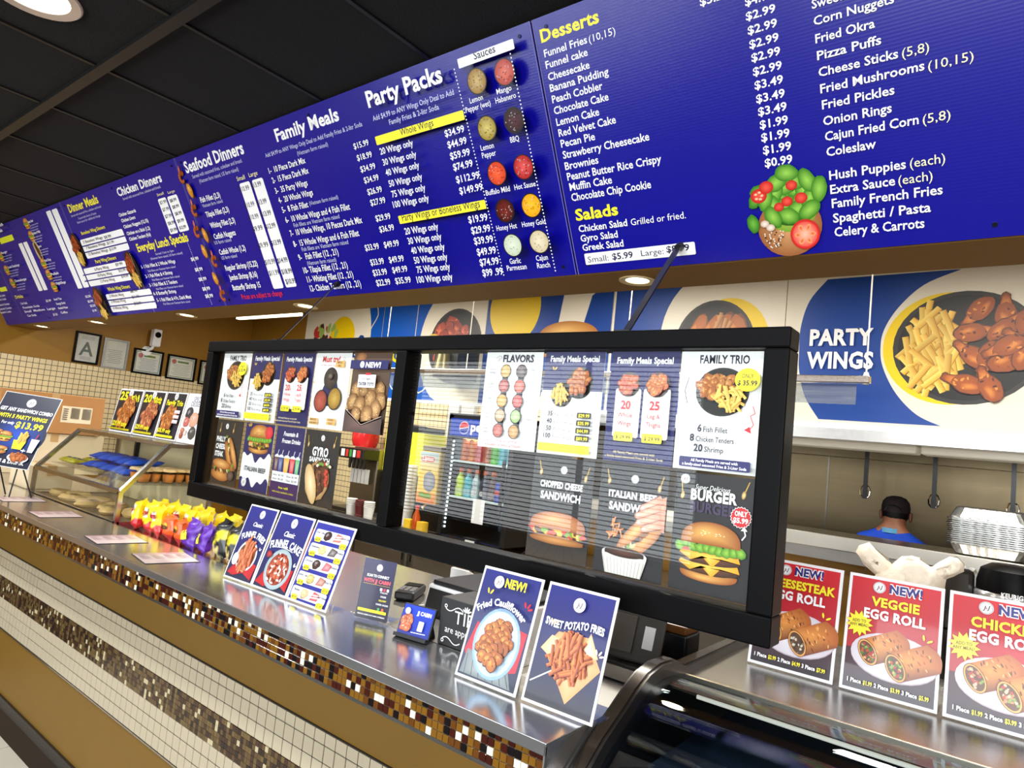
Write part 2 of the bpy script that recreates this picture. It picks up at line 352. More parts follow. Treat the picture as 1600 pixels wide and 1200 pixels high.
        s.ell(0, 0, r * .62, r * 1.02, dk, None, 0, 24); s.ell(0, 0, r * .58, r * .97, sc(238, 170, 84), None, 0, 24); s.ell(0, 0, r * .5, r * .86, sc(96, 60, 30), None, 0, 24)
        for i in range(34):
            a = s.rd.uniform(0, 6.28); q = math.sqrt(s.rd.random()) * .85; c = s.rd.choice(fill); s.blob(r * .5 * q * math.cos(a), r * .84 * q * math.sin(a), r * .12, r * .11, mixc(c, (0, 0, 0, 1), .35), c, s.rd.uniform(0, 90), .3, 7)
        s.M = M0
    def sparks(s, cx, cy, r, col, dirs=(60, 100, 30)):
        for i, a in enumerate(dirs):
            t = math.radians(a); s.ell(cx + r * math.cos(t), cy + r * math.sin(t), r * .55, r * .2, col, None, a, 10)
def arcw(R, up=True):            # bends lettering around a circle of radius R
    def f(X, Y):
        a = X / R; return ((R + Y) * math.sin(a), (R + Y) * math.cos(a) - R) if up else ((R - Y) * math.sin(a), R - (R - Y) * math.cos(a))
    return f
# ================================================================= the room
XL, XR, YB, YF, ZC = -7.3, 2.6, 4.2, -3.6, 2.9
R1 = random.Random(11)
FLOORM = pm('floor_slab', sc(60, 56, 50), .7, 0, .08)
fl = struct(bx('floor', FLOORM, (XL, YF, -.1, XR, 6.2, -.012)))
FT = pm('floor_tile_cream', sc(208, 202, 186), .3, 0, .07, 7, rvar=.06)
me0 = None
for i in range(9):
    for j in range(4):
        x0 = -4.6 + .3125 * i; y0 = .045 + .3125 * j - .0
        b = MB(); b.box(0, 0, -.012, .3065, .3065, 0)
        if me0 is None: o = b.build('floor_tile', FT, fl, bev=.002, local=True); me0 = o.data
        else: o = bpy.data.objects.new('floor_tile', me0); C.objects.link(o); o.parent = fl
        o.location = Vector((x0, y0, 0)) - fl.location
# ceiling: black lay-in tiles on a black grid
CT = pm('black_ceiling_tile', sc(8, 8, 8), .9, 0, .35, 120, .25, 160)
TB = pm('black_ceiling_grid', sc(13, 12, 13), .45, 0, .1)
ce = struct(bx('ceiling', pm('black_deck', sc(12, 12, 12), .9), (XL, YF, ZC + .02, XR, 6.2, ZC + .1)))
cx0 = at_z(158, 107, 2.885).x; cy0 = at_z(158, 107, 2.885).y; tm = None
i0 = math.floor((XL - cx0) / .61); nx = math.ceil((XR - XL) / .61) + 1
for i in range(nx):
    for j in range(-3, 1):
        x0 = cx0 + (i0 + i) * .61; y0 = cy0 + 1.22 * j
        x1, y1 = x0 + .61, y0 + 1.22
        b = MB(); b.box(max(x0, XL) + .006, max(y0, YF) + .006, ZC - .008, min(x1, XR) - .006, min(y1, YB) - .006, ZC + .02)
        if min(x1, XR) - max(x0, XL) < .05: continue
        b.build('ceiling_tile', CT, ce)
for i in range(nx + 1):
    x0 = cx0 + (i0 + i) * .61
    if XL < x0 < XR: bx('grid_bar', TB, (x0 - .008, YF, ZC - .016, x0 + .008, 1.5, ZC - .006), ce)
for j in range(-3, 1):
    y0 = cy0 + 1.22 * j
    if y0 > YF: bx('grid_bar', TB, (XL, y0 - .02, ZC - .026, XR, y0 + .02, ZC - .006), ce)
# walls
LW = struct(bx('wall_left', MUST, (XL - .1, YF, 0, XL, 6.2, ZC)))
TILE = pm('cream_wall_tile', sc(226, 205, 160), .28, 0, .07, 3)
def tile_sheet(name, parent, x0, x1, z0, z1, step, face, M, gap=.005, th=.004):
    """many small tiles joined, on a plane: face(u,v,h)->point"""
    b = MB(); nu = round((x1 - x0) / step - .3); nv = round((z1 - z0) / step)
    for i in range(nu):
        for j in range(nv):
            u0, v0 = x0 + i * step + gap / 2, z0 + j * step + gap / 2; u1, v1 = u0 + step - gap, v0 + step - gap
            P = [face(u, v, h) for h in (0, th) for u, v in ((u0, v0), (u1, v0), (u1, v1), (u0, v1))]
            b.add(P, [(4, 5, 6, 7), (0, 1, 5, 4), (1, 2, 6, 5), (2, 3, 7, 6), (3, 0, 4, 7)])
    o = b.build(name, M, parent); o['kind'] = 'stuff'; return o
bx('grout_panel', DARKGROUT, (XL, 1.0, .9, XL + .004, YB, 1.95), LW)
tile_sheet('small_tile', LW, 1.0, YB, .9, 1.95, .05, lambda u, v, h: (XL + .0045 + h, u, v), TILE)
BW = struct(MB().box(XL, YB, 0, -2.7, YB + .12, ZC).box(-2.7, YB, 1.9, XR, YB + .12, ZC).box(-2.7, YB, 0, XR, YB + .12, 1.17).build('wall_back', MUST))
bx('grout_panel', DARKGROUT, (XL, YB - .004, .9, -2.75, YB, 1.90), BW)
tile_sheet('small_tile', BW, XL, -2.75, .9, 1.90, .05, lambda u, v, h: (u, YB - .0045 - h, v), TILE)
struct(bx('wall_right', MUST, (XR, YF, 0, XR + .1, 6.2, ZC)))
wf = MB().box(XL, YF - .1, 0, XR, YF, .6).box(XL, YF - .1, 2.8, XR, YF, ZC + .1)
for x0, x1 in ((XL, -6.8), (-2.6, -1.6), (2.55, XR)): wf.box(x0, YF - .1, .6, x1, YF, 2.8)
struct(wf.build('wall_front', MUST))
for k, (x0, x1) in enumerate(((-6.8, -2.6), (-1.6, 2.55))):
    w = MB()
    for i in range(4):
        x = x0 + (x1 - x0) * i / 3; w.box(x - .025, YF - .07, .6, x + .025, YF - .02, 2.8)
    for z in (.62, 1.9, 2.78): w.box(x0, YF - .07, z - .025, x1, YF - .02, z + .025)
    struct(w.build('window_%d' % (k + 1), pm('dark_aluminium', sc(50, 48, 46), .4, .8)))
b = MB()
for i in range(44): b.box(-6.78, YF - .02, .62 + .05 * i, -2.62, YF + .01, .63 + .05 * i)
o = b.build('window_3', pm('blind_slat', sc(200, 196, 190), .6)); o['kind'] = 'structure'  # unseen blind slats over the left window, added to stripe the poster glass reflection
# bulkhead that carries the menu boards
BT = (1.4662, 2.88); BB = (1.8548, 2.1991)          # board top / bottom (y, z)
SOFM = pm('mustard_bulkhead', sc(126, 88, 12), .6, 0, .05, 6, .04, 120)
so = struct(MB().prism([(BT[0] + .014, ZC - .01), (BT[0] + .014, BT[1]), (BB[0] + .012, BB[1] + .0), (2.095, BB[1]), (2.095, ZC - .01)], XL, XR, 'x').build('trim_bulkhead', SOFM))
# kitchen behind the pass-through
KS = pm('kitchen_steel_wall', (.2, .155, .09, 1), .38, 1, .2, 2.2, .02, 40, (1, 1, 12), rvar=.08)
kw = struct(bx('wall_kitchen', KS, (-2.8, 5.5, 0, XR, 5.56, 2.4)))
for x in (-1.25, -.02, 1.2): bx('panel_seam', pm('seam', (.2, .18, .15, 1), .3, 1), (x - .006, 5.494, 0, x + .006, 5.5, 2.4), kw)
struct(bx('wall_kitchen_side', KS, (-2.86, 4.32, 0, -2.8, 5.56, 2.4)))
struct(bx('ceiling_kitchen', pm('kitchen_cap', sc(60, 52, 40), .7), (-2.86, 4.3, 2.4, XR, 5.6, 2.46)))
# ------------------------------------------------ serving counter
CX0, CX1 = XL + .01, -.70
AY, WY = 1.1, 1.28
cnt = thing('serving_counter', 'long tiled serving counter with stainless ledge and mosaic apron', 'counter', (-4, 1.3, 0))
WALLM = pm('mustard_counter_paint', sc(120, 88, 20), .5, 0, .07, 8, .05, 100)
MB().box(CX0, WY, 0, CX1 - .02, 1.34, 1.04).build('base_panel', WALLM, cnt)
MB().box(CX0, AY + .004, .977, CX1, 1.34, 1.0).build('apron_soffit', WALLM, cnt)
bx('baseboard', pm('black_cove_base', sc(30, 27, 25), .35, 0, .2), (CX0, WY - .012, 0, CX1 - .02, WY, .097), cnt)
MB().prism([(WY - .06, 0), (WY - .012, 0), (WY - .012, .05)], CX0, CX1 - .02, 'x').build('cove', MATS['black_cove_base'], cnt)
MB().box(CX0, AY - .002, .972, CX1, AY + .012, .980).build('apron_edge_strip', STEEL, cnt)
bx('apron_grout', pm('grey_grout', sc(108, 98, 82), .8), (CX0, AY, .98, CX1, AY + .006, 1.05), cnt)
# steel ledge with turned-down lip
lg = MB().box(CX0, AY - .012, 1.062, CX1 + .004, 1.345, 1.068).box(CX0, AY - .012, 1.044, CX1 + .004, AY - .006, 1.062).box(CX1, AY - .012, .95, CX1 + .004, 1.327, 1.064)
lg.build('steel_ledge', LEDGE, cnt, bev=.0015)
bx('end_panel', STEEL2, (CX1 - .006, AY, .0, CX1, 1.34, 1.062), cnt)
MOS = [pm('mosaic_ochre', sc(122, 84, 24), .16, 0, .2, 30), pm('mosaic_brown', sc(62, 22, 14), .12, 0, .35, 25), pm('mosaic_black', sc(20, 15, 16), .1, 0, .2),
       pm('mosaic_cream', sc(240, 234, 206), .25, 0, .04), pm('mosaic_umber', sc(98, 58, 20), .16, 0, .3, 25)]
WTS = [36, 26, 16, 9, 13]
ST = .0168; pr = {}
def mos_box(b, x, z, y, s=ST): b.box(x + .0008, y - .003, z + .0008, x + s - .0008, y + .002, z + s - .0008)
b = MB(); nrow = 4; cnt_i = 0
for i in range(int((CX1 - CX0) / ST)):
    x = CX1 - .004 - (i + 1) * ST
    for j in range(nrow):
        k = R1.choices(range(5), WTS)[0]; z = .9805 + j * ST
        if cnt_i < 300:
            if k not in pr:
                q = MB(); q.box(0, -.003, 0, ST - .0016, .002, ST - .0016); o = q.build('mosaic_tile', MOS[k], cnt, bev=.0008, seg=1, local=True); pr[k] = o.data
            else: o = bpy.data.objects.new('mosaic_tile', pr[k]); C.objects.link(o); o.parent = cnt
            o.location = Vector((x + .0008, AY, z)) - cnt.location; cnt_i += 1
        else: b.cm = k; mos_box(b, x, z, AY)
o = b.build('small_mosaic', MOS, cnt); o['kind'] = 'stuff'
# cream tile bands and the low mosaic stripe
DG = pm('counter_grout', sc(34, 29, 25), .85)
bx('tile_bed', DG, (CX0, WY - .004, .388, CX1 - .02, WY, .76), cnt)
CTI = pm('cream_counter_tile', sc(190, 178, 152), .3, 0, .06, 6, rvar=.05)
tm = None; b = MB(); n = 0; S2 = .0475
for i in range(int((CX1 - .02 - CX0) / S2)):
    x = CX1 - .03 - (i + 1) * S2
    for z0, z1 in ((.39, .4365), (.4365, .483), (.483, .53), (.631, .677), (.677, .7235), (.7235, .758)):
        if n < 300 and x < -1.0:
            if z1 - z0 < .04: b.box(x + .0017, WY - .007, z0 + .0012, x + S2 - .0017, WY - .003, z1 - .0014); continue
            if tm is None:
                q = MB(); q.box(.0007, -.007, 0, S2 - .0027, -.003, .0436); o = q.build('wall_tile', CTI, cnt, bev=.0012, seg=1, local=True); tm = o.data
            else: o = bpy.data.objects.new('wall_tile', tm); C.objects.link(o); o.parent = cnt
            o.location = Vector((x + .001, WY, z0 + .001)) - cnt.location; n += 1
        else: b.box(x + .0017, WY - .007, z0 + .0012, x + S2 - .0017, WY - .003, z1 - .0014)
o = b.build('far_wall_tile', CTI, cnt); o['kind'] = 'stuff'
b = MB(); LM = [pm('low_umber', sc(92, 70, 40), .2, 0, .3, 25), pm('low_brown', sc(60, 38, 24), .2, 0, .3, 25), pm('low_black', sc(38, 26, 20), .2, 0, .3), pm('low_cream', sc(196, 184, 146), .3, 0, .06), pm('low_olive', sc(104, 84, 48), .2, 0, .3, 25)]
for i in range(int((CX1 - .02 - CX0) / ST)):
    x = CX1 - .03 - (i + 1) * ST
    for j in range(6): b.cm = R1.choices(range(5), [34, 26, 16, 7, 17])[0]; b.box(x + .0006, WY - .008, .5305 + j * ST, x + ST - .0006, WY - .003, .5305 + (j + 1) * ST - .0012)
o = b.build('low_mosaic_band', LM, cnt); o['kind'] = 'stuff'
bx('tile_edge_trim', STEEL, (CX0, WY - .008, .384, CX1 - .02, WY - .003, .389), cnt)
# ------------------------------------------------ steel work counters behind the ledge
wc = thing('steel_work_counter', 'long stainless work counter just behind the tiled ledge', 'counter', (-4, 1.7, 0))
MB().box(XL + .01, 1.36, 1.02, -1.592, 2.05, 1.05).box(XL + .01, 1.355, 1.05, -1.592, 1.37, 1.062).build('worktop', STEEL, wc, bev=.003)
MB().box(XL + .01, 1.40, .1, -1.60, 2.0, 1.02).build('cabinet_body', STEEL2, wc)
MB().box(-1.59, 1.345, .1, -.75, 2.0, .9).build('lower_cabinet', STEEL2, wc)
MB().box(-1.59, 1.345, .9, -.75, 2.0, .92).build('lower_worktop', STEEL, wc, bev=.003)
MB().box(-1.12, 1.40, .92, -.75, 2.0, 1.0).build('raised_worktop', pm('satin_steel', (.7, .68, .64, 1), .4, .85, .05), wc, bev=.003)
# back counter with refrigerator doors
bc = thing('back_counter', 'stainless back counter with refrigerator doors under the drinks machines', 'counter', (-3, 3.8, 0))
MB().box(-5.6, 3.36, .87, -1.0, 4.19, .905).build('worktop', STEEL2, bc, bev=.003)
MB().box(-5.6, 3.42, .08, -1.0, 4.19, .87).build('cabinet_body', STEEL2, bc)
DM = pm('fridge_door_steel', (.66, .6, .5, 1), .34, 1, .06, 3, .02, 60, (1, 1, 20), rvar=.05)
for i in range(7):
    x0 = -5.22 + .595 * i; d = bx('door', DM, (x0, 3.385, .16, x0 + .565, 3.42, .845), bc, bev=.004)
    for xx in ((x0 + .02,) if i % 2 else (x0 + .53,)):
        bx('latch', CHROME, (xx, 3.365, .70, xx + .022, 3.386, .80), d, bev=.003)
        bx('latch_hole', BLACK, (xx + .004, 3.362, .735, xx + .018, 3.366, .785), d)
# ================================================================= menu boards
BN = Vector((0, BB[1] - BT[1], BT[0] - BB[0]))
def onb(px, py):
    r = ray(px, py); o = Vector((0, BT[0], BT[1] - H)); t = BN.dot(o) / BN.dot(r); P = r * t + Vector((0, 0, H))
    return P.x, -math.hypot(P.y - BT[0], P.z - BT[1]) * (1 if P.z < BT[1] else -1)
BLUE = pm('menu_board_blue', sc(6, 3, 138), .26, 0, .04, 5, .5, 1, (1, 90, 90), spec=.6)
def set_ribs(m):
    n, l = m.node_tree.nodes, m.node_tree.links; w = n.new('ShaderNodeTexWave'); w.bands_direction = 'Y'; w.inputs['Scale'].default_value = 38; w.inputs['Distortion'].default_value = .3
    tc = [k for k in n if k.type == 'TEX_COORD'][0]; l.new(tc.outputs['Object'], w.inputs['Vector'])
    bp = [k for k in n if k.type == 'BUMP'][0]; bp.inputs['Strength'].default_value = .025; bp.inputs['Distance'].default_value = .002; l.new(w.outputs['Fac'], bp.inputs['Height'])
set_ribs(BLUE)
PB = print_mat('board_ink', .3)
WH, YL, DK, LT = sc(252, 252, 250), sc(250, 238, 50), sc(20, 16, 60), sc(205, 208, 235)
class Board:
    def __init__(s, x0, x1, label):
        up = Vector((0, BT[0] - BB[0], BT[1] - BB[1])); s.x0 = x0
        s.o = thing('menu_board', label, 'menu board', mat=fr((x0, BT[0], BT[1]), (1, 0, 0), up), group=None)
        L = .7837; s.L = L
        MB().box(.003, -L, -.006, x1 - x0 - .003, 0, 0).build('panel', BLUE, s.o, local=True)
        e = MB()
        for x in (.004, x1 - x0 - .006): e.box(x - .0012, -L, -.006, x + .0012, 0, .0006)
        e.build('panel_edge', pm('board_edge', sc(110, 110, 175), .4), s.o, local=True)
        b = MB()
        for x in (.05, (x1 - x0) / 2, x1 - x0 - .05):
            for y in (-.03, -L + .03): b.cyl((x, y, 0), (x, y, .003), .006, n=8)
        b.build('screw', pm('dark_screw', sc(40, 40, 60), .3, .8), s.o, local=True)
        s.a = Art(s.o, ox=0, oy=0, mat=PB, dz=.00008)
    def p(s, px, py): u, v = onb(px, py); return (u - s.x0, v)
    def T(s, t, x0, y0, x1, y1, hp, col=WH, bold=.014, f=None):
        if f: x0, y0, x1, y1, hp = f[0] + x0 / f[2], f[1] + y0 / f[2], f[0] + x1 / f[2], f[1] + y1 / f[2], hp / f[2]
        a = s.p(x0, y0); b = s.p(x1, y1); h = s.p(x0, y0 - hp)[1] - a[1]; w = math.hypot(b[0] - a[0], b[1] - a[1])
        s.a.text(t, a[0], a[1], h, col, w=w, al='l', bold=bold, rot=math.degrees(math.atan2(b[1] - a[1], b[0] - a[0])) * .0)
    def Q(s, pts, col, f=(0, 0, 1), square=True):
        q = [s.p(f[0] + x / f[2], f[1] + y / f[2]) for x, y in pts]
        if square:
            xs = [a[0] for a in q]; ys = [a[1] for a in q]; x0, x1 = (q[0][0] + q[3][0]) / 2, (q[1][0] + q[2][0]) / 2; y1, y0 = (q[0][1] + q[1][1]) / 2, (q[2][1] + q[3][1]) / 2
            s.a.rr(x0, y0, x1, y1, min(abs(x1 - x0), abs(y1 - y0)) * .12, col); return x0, y0, x1, y1
        s.a.poly(q, col)
XS = [-7.28, -5.118, -3.52, -1.242, 1.05]
# ---- desserts and sides
D = Board(XS[3], XS[4], 'blue menu board headed Desserts and Salads, beside a salad bowl picture'); a = D.a
f = (840, 0, 4)
a.on('heading'); D.T('Desserts', 25, 266, 390, 162, 82, YL, .03, f); a.on('lettering')
for r in [('Funnel Fries', 45, 358, 312, 272), ('Funnel cake', 55, 430, 318, 362), ('Cheesecake', 70, 505, 328, 428), ('Banana Pudding', 82, 575, 448, 478), ('Peach Cobbler', 95, 645, 410, 562),
          ('Chocolate Cake', 107, 716, 447, 630), ('Lemon Cake', 122, 787, 388, 720), ('Red Velvet Cake', 136, 855, 492, 768), ('Pecan Pie', 150, 922, 362, 872), ('Strawberry Cheesecake', 163, 992, 700, 868),
          ('Brownies', 176, 1062, 382, 1012), ('Peanut Butter Rice Crispy', 190, 1128, 775, 1002), ('Muffin Cake', 205, 1192, 468, 1142)]: D.T(*r, 48, WH, .016, f)
D.T('(10,15)', 325, 268, 490, 215, 48, WH, 0, f)
for t, x0, y0, x1, y1 in [('$5.29', 1018, 40, 1200, -6), ('$4.99', 1300, 40, 1480, 0), ('$2.99', 1305, 130, 1490, 92), ('$2.99', 1317, 218, 1500, 180), ('$2.99', 1327, 305, 1510, 262), ('$2.99', 1340, 388, 1520, 350), ('$2.99', 1350, 475, 1530, 437),
          ('$3.49', 1360, 560, 1537, 520), ('$3.49', 1370, 645, 1548, 607), ('$3.49', 1382, 725, 1560, 685), ('$1.99', 1393, 806, 1568, 770), ('$1.99', 1402, 886, 1578, 848), ('$1.99', 1413, 965, 1588, 930), ('$0.99', 1424, 1045, 1595, 1008)]: D.T(t, x0, y0, x1, y1, 52, WH, .02, f)
f = (860, 240, 4)
D.T('Chocolate Chip Cookie', 138, 297, 632, 205, 48, WH, .016, f); a.on('heading'); D.T('Salads', 165, 418, 428, 375, 70, YL, .03, f); a.on('lettering')
D.T('Chicken Salad', 183, 490, 484, 445, 42, WH, .016, f); D.T('Grilled or fried.', 508, 448, 850, 400, 42, WH, 0, f); D.T('Gyro Salad', 195, 550, 424, 510, 42, WH, .016, f); D.T('Greek Salad', 207, 607, 460, 568, 42, WH, .016, f)
a.on('price_panel'); D.Q([(213, 628), (905, 545), (910, 622), (228, 700)], sc(245, 245, 242), f); a.on('lettering')
D.T('Small:', 240, 680, 368, 664, 38, DK, 0, f); D.T('$5.99', 392, 662, 520, 645, 40, DK, .018, f); D.T('Large:', 572, 640, 712, 622, 38, DK, 0, f); D.T('$8.99', 730, 617, 872, 597, 40, DK, .018, f)
f = (1200, 0, 3)
for r in [('Sweet Potato Fries', 208, 42, 690, -85), ('Corn Nuggets', 217, 120, 593, 20), ('Fried Okra', 225, 203, 503, 132), ('Pizza Puffs', 233, 282, 533, 210), ('Cheese Sticks', 240, 360, 612, 277), ('Fried Mushrooms', 248, 437, 735, 330),
          ('Fried Pickles', 256, 512, 595, 443), ('Onion Rings', 262, 588, 582, 522), ('Cajun Fried Corn', 270, 660, 708, 582), ('Coleslaw', 277, 732, 508, 692), ('Hush Puppies', 290, 842, 648, 785), ('Extra Sauce', 295, 908, 598, 865),
          ('Family French Fries', 302, 973, 820, 908), ('Spaghetti / Pasta', 308, 1042, 765, 990), ('Celery & Carrots', 315, 1107, 735, 1060)]: D.T(*r, 42, WH, .016, f)
for r in [('(5,8)', 630, 270, 757, 245), ('(10,15)', 752, 330, 965, 280), ('(5,8)', 727, 580, 857, 555), ('(each)', 667, 785, 832, 755), ('(each)', 613, 865, 773, 838)]: D.T(*r, 44, sc(255, 250, 200), 0, f)
a.on('salad_picture'); cx, cy = D.p(1232, 328); r = .125; SAL = len(a.b); _raw = a.raw; a.raw = lambda pts, f_, c_: _raw([(cx + (x - cx) * .72, cy + (y - cy) * .80) for x, y in pts], f_, c_)
a.ell(cx + .0, cy - .055, r * .92, r * .8, sc(150, 92, 50), sc(214, 158, 104)); a.ell(cx + .01, cy + .02, r * .8, r * .75, sc(120, 160, 40), sc(190, 215, 110)); a.ell(cx + .01, cy + .03, r * .74, r * .66, sc(40, 90, 20), sc(110, 170, 50))
for i in range(22): t = i * 2.4; q = .02 + .004 * i; a.blob(cx + .01 + q * math.cos(t), cy + .045 + q * .8 * math.sin(t), .042, .027, sc(50, 120, 20), sc(150, 205, 80), t * 57 + 90, .05, 18)
for x, y, k in ((-.115, .05, 60), (-.10, .075, 20), (-.13, -.03, 100)): a.blob(cx + x, cy + y, .034, .022, sc(40, 110, 20), sc(110, 180, 60), k, .1)
for x, y, q in ((-.10, .06, .03), (-.07, .085, .026), (0, .03, .02), (.05, .035, .022), (-.03, .015, .018), (.02, .08, .02)): a.ell(cx + x, cy + y, q, q * .8, sc(190, 20, 20), sc(240, 90, 70)); 
for k in range(5): a.blob(cx - .10 + .012 * math.cos(k * 1.3), cy + .06 + .012 * math.sin(k * 1.3), .006, .004, sc(250, 190, 150))
a.ell(cx + .055, cy - .085, .052, .05, sc(200, 26, 26), sc(235, 110, 90)); a.ell(cx + .055, cy - .085, .044, .042, sc(230, 70, 60), sc(250, 190, 160))
for k in range(6): a.blob(cx + .055 + .026 * math.cos(k * 1.05), cy - .085 + .025 * math.sin(k * 1.05), .012, .008, sc(250, 170, 110), sc(220, 60, 40), k * 60)
for k in range(40): a.ell(cx - .06 + a.rd.uniform(-.03, .04), cy - .085 + a.rd.uniform(-.035, .03), .003, .003, a.rd.choice([sc(240, 230, 220), sc(40, 30, 20), sc(230, 210, 190)]), n=5)
for x, y in ((-.085, -.035), (-.065, -.05)): a.ell(cx + x, cy + y, .016, .012, sc(200, 170, 150), sc(245, 230, 215))
a.flush()
# ---- seafood, family meals, party packs
S = Board(XS[2], XS[3], 'blue menu board headed Seafood Dinners, Family Meals and Party Packs'); a = S.a
f = (240, 130, 3.2); a.on('heading')
S.T('Seafood Dinners', 165, 450, 458, 358, 62, WH, .03, f); S.T('Family Meals', 618, 292, 933, 192, 66, WH, .03, f); a.on('lettering')
S.T('Served with seasoned fries, coleslaw and bread.', 197, 477, 447, 400, 20, LT, 0, f); S.T('(Vietnam farm raised, US farm raised)', 232, 500, 428, 442, 20, LT, 0, f)
S.T('Add $4.99 to ANY Wings Only Deal to Add Family Fries & 2-litr Soda', 562, 372, 1045, 212, 22, LT, .004, f); S.T('(Vietnam farm raised)', 722, 362, 875, 318, 22, LT, 0, f)
S.T('Small', 420, 490, 460, 480, 24, sc(255, 245, 170), 0, f); S.T('Large', 480, 470, 523, 460, 24, sc(255, 245, 170), 0, f)
a.on('price_panel'); S.Q([(420, 507), (470, 490), (660, 1020), (612, 1030)], WH, f); S.Q([(482, 490), (535, 472), (726, 1013), (674, 1022)], WH, f); a.on('lettering')
for t, x, y in [('$10.99', 434, 545), ('$10.99', 460, 625), ('$10.99', 480, 685), ('$9.99', 500, 742), ('$9.99', 528, 825), ('$10.99', 562, 908), ('$11.99', 582, 962)]: S.T(t, x, y, x + 48, y - 12, 26, DK, .01, f)
for t, x, y in [('$13.99', 494, 525), ('$13.99', 521, 610), ('$13.99', 543, 668), ('$12.99', 565, 730), ('$13.99', 593, 812), ('$14.99', 625, 900), ('$18.99', 646, 955), ('$10.99', 666, 1004)]: S.T(t, x, y, x + 48, y - 12, 26, DK, .01, f)
for r in [('Fish Fillet (2,3)', 240, 597, 338, 570, 28), ('Tilapia Fillet (2,3)', 268, 670, 382, 643, 28), ('Whiting Fillet (2,3)', 290, 725, 412, 697, 28), ('Catfish Nuggets', 308, 780, 415, 757, 28), ('Catfish Whole (1,2)', 335, 858, 463, 830, 28),
          ('Regular Shrimp (15,22)', 365, 937, 522, 905, 28), ('Jumbo Shrimp (8,16)', 385, 985, 522, 962, 28), ('Butterfly Shrimp 15', 402, 1035, 537, 1010, 28)]: S.T(*r, WH, .018, f)
for r in [('Vietnam farm raised', 250, 622, 350, 597), ('US farm raised', 310, 806, 392, 786), ('US farm raised', 345, 882, 420, 864)]: S.T(*r, 18, LT, 0, f)
S.T('Prices are subject to change', 447, 1080, 648, 1055, 26, sc(225, 40, 60), .01, f)
for r in [('1-  10 Piece Dark Mix', 583, 452, 765, 398), ('2-  15 Piece Dark Mix', 600, 500, 782, 453), ('3-  35 Party Wings', 615, 552, 777, 515), ('4-  20 Whole Wings', 632, 600, 803, 560), ('5-  8 Fish Fillet', 650, 648, 777, 612),
          ('6-  10 Whole Wings and 4 Fish Fillet', 667, 698, 988, 630), ('7-  10 Whole Wings, 10 Pieces Dark Mix', 690, 765, 1050, 700), ('8-  15 Whole Wings and 6 Fish Fillet', 707, 818, 1032, 757), ('9-   Fish Fillet (12 , 21)', 732, 885, 928, 850),
          ('10- Tilapia Fillet (12 , 21)', 757, 950, 975, 918), ('11- Whiting Fillet (12 , 21)', 775, 995, 1003, 965), ('12- Chicken Tenders (12 , 21)', 790, 1040, 1043, 1015)]: S.T(*r, 31, WH, .014, f)
for r in [('(Vietnam farm raised)', 785, 610, 930, 582), ('Fish fillets are Vietnam farm raised', 707, 720, 935, 674), ('Fish fillets are Vietnam farm raised', 748, 840, 978, 799), ('(Vietnam farm raised)', 775, 910, 917, 884)]: S.T(*r, 21, LT, 0, f)
for t, x0, y0, x1, y1 in [('$15.99', 1008, 330, 1082, 308), ('$18.99', 1025, 388, 1098, 365), ('$34.99', 1042, 445, 1115, 422), ('$34.99', 1060, 500, 1132, 480), ('$26.99', 1077, 558, 1148, 538), ('$27.99', 1092, 612, 1165, 592), ('$29.99', 1118, 690, 1190, 670),
          ('$36.99', 1137, 745, 1208, 727), ('$33.99', 1065, 837, 1133, 822), ('$49.99', 1160, 822, 1233, 807), ('$33.99', 1092, 910, 1158, 897), ('$49.99', 1185, 897, 1258, 885), ('$33.99', 1105, 962, 1173, 948), ('$49.99', 1202, 948, 1275, 935), ('$22.99', 1122, 1012, 1190, 1000), ('$35.99', 1217, 1002, 1292, 988)]: S.T(t, x0, y0, x1, y1, 31, WH, .014, f)
a.on('seafood_picture')
for i, (x, y) in enumerate([(140, 460), (187, 535), (208, 625), (225, 730), (272, 755), (268, 835), (318, 875), (328, 970), (365, 1045)]):
    u, v = S.p(f[0] + x / f[2], f[1] + y / f[2]); u += .008
    if i in (1, 4, 5, 7): a.chunk(u, v, .021, .036, 8, sc(220, 150, 50), sc(250, 205, 110), sc(120, 60, 16))
    else:
        for k in range(9):
            t = math.radians(60 + k * 30); a.chunk(u + .021 * math.cos(t), v - .012 + .022 * math.sin(t), .0135 - .0005 * k, .012 - .0005 * k, k * 30, sc(176, 80, 32), sc(230, 140, 80), sc(84, 26, 10))
        a.blob(u + .004, v + .03, .007, .018, sc(190, 70, 40), sc(240, 140, 100), -12)
f = (560, 0, 4); a.on('heading'); S.T('Party Packs', 105, 668, 572, 512, 105, WH, .03, f); a.on('lettering')
S.T('Add $4.99 to ANY Wings Only Deal to Add', 135, 752, 640, 592, 34, LT, .006, f); S.T('Family Fries & 2-litr Soda', 237, 775, 547, 684, 34, LT, .006, f)
a.on('yellow_band'); S.Q([(143, 848), (692, 684), (705, 738), (157, 905)], sc(255, 246, 60), f); a.on('lettering'); S.T('Whole Wings', 305, 842, 512, 783, 46, DK, .006, f)
f2 = (560, 200, 4); a.on('yellow_band'); S.Q([(285, 542), (825, 436), (838, 490), (300, 592)], sc(255, 246, 60), f2); a.on('lettering'); S.T('Party Wings or Boneless Wings', 315, 572, 800, 485, 46, DK, .006, f2)
N = ['20', '30', '40', '50', '75', '100']
for n_, q in zip(N, [(180, 160, 387, 112), (197, 228, 407, 180), (215, 292, 425, 250), (235, 360, 443, 318), (252, 425, 463, 388), (260, 490, 485, 455)]): S.T(n_ + ' Wings only', *q, 42, WH, .014, f2)
for n_, q in zip(N, [(333, 655, 540, 620), (352, 715, 560, 682), (372, 775, 580, 745), (390, 835, 597, 808), (407, 893, 613, 868), (407, 955, 628, 930)]): S.T(n_ + ' Wings only', *q, 42, WH, .014, f2)
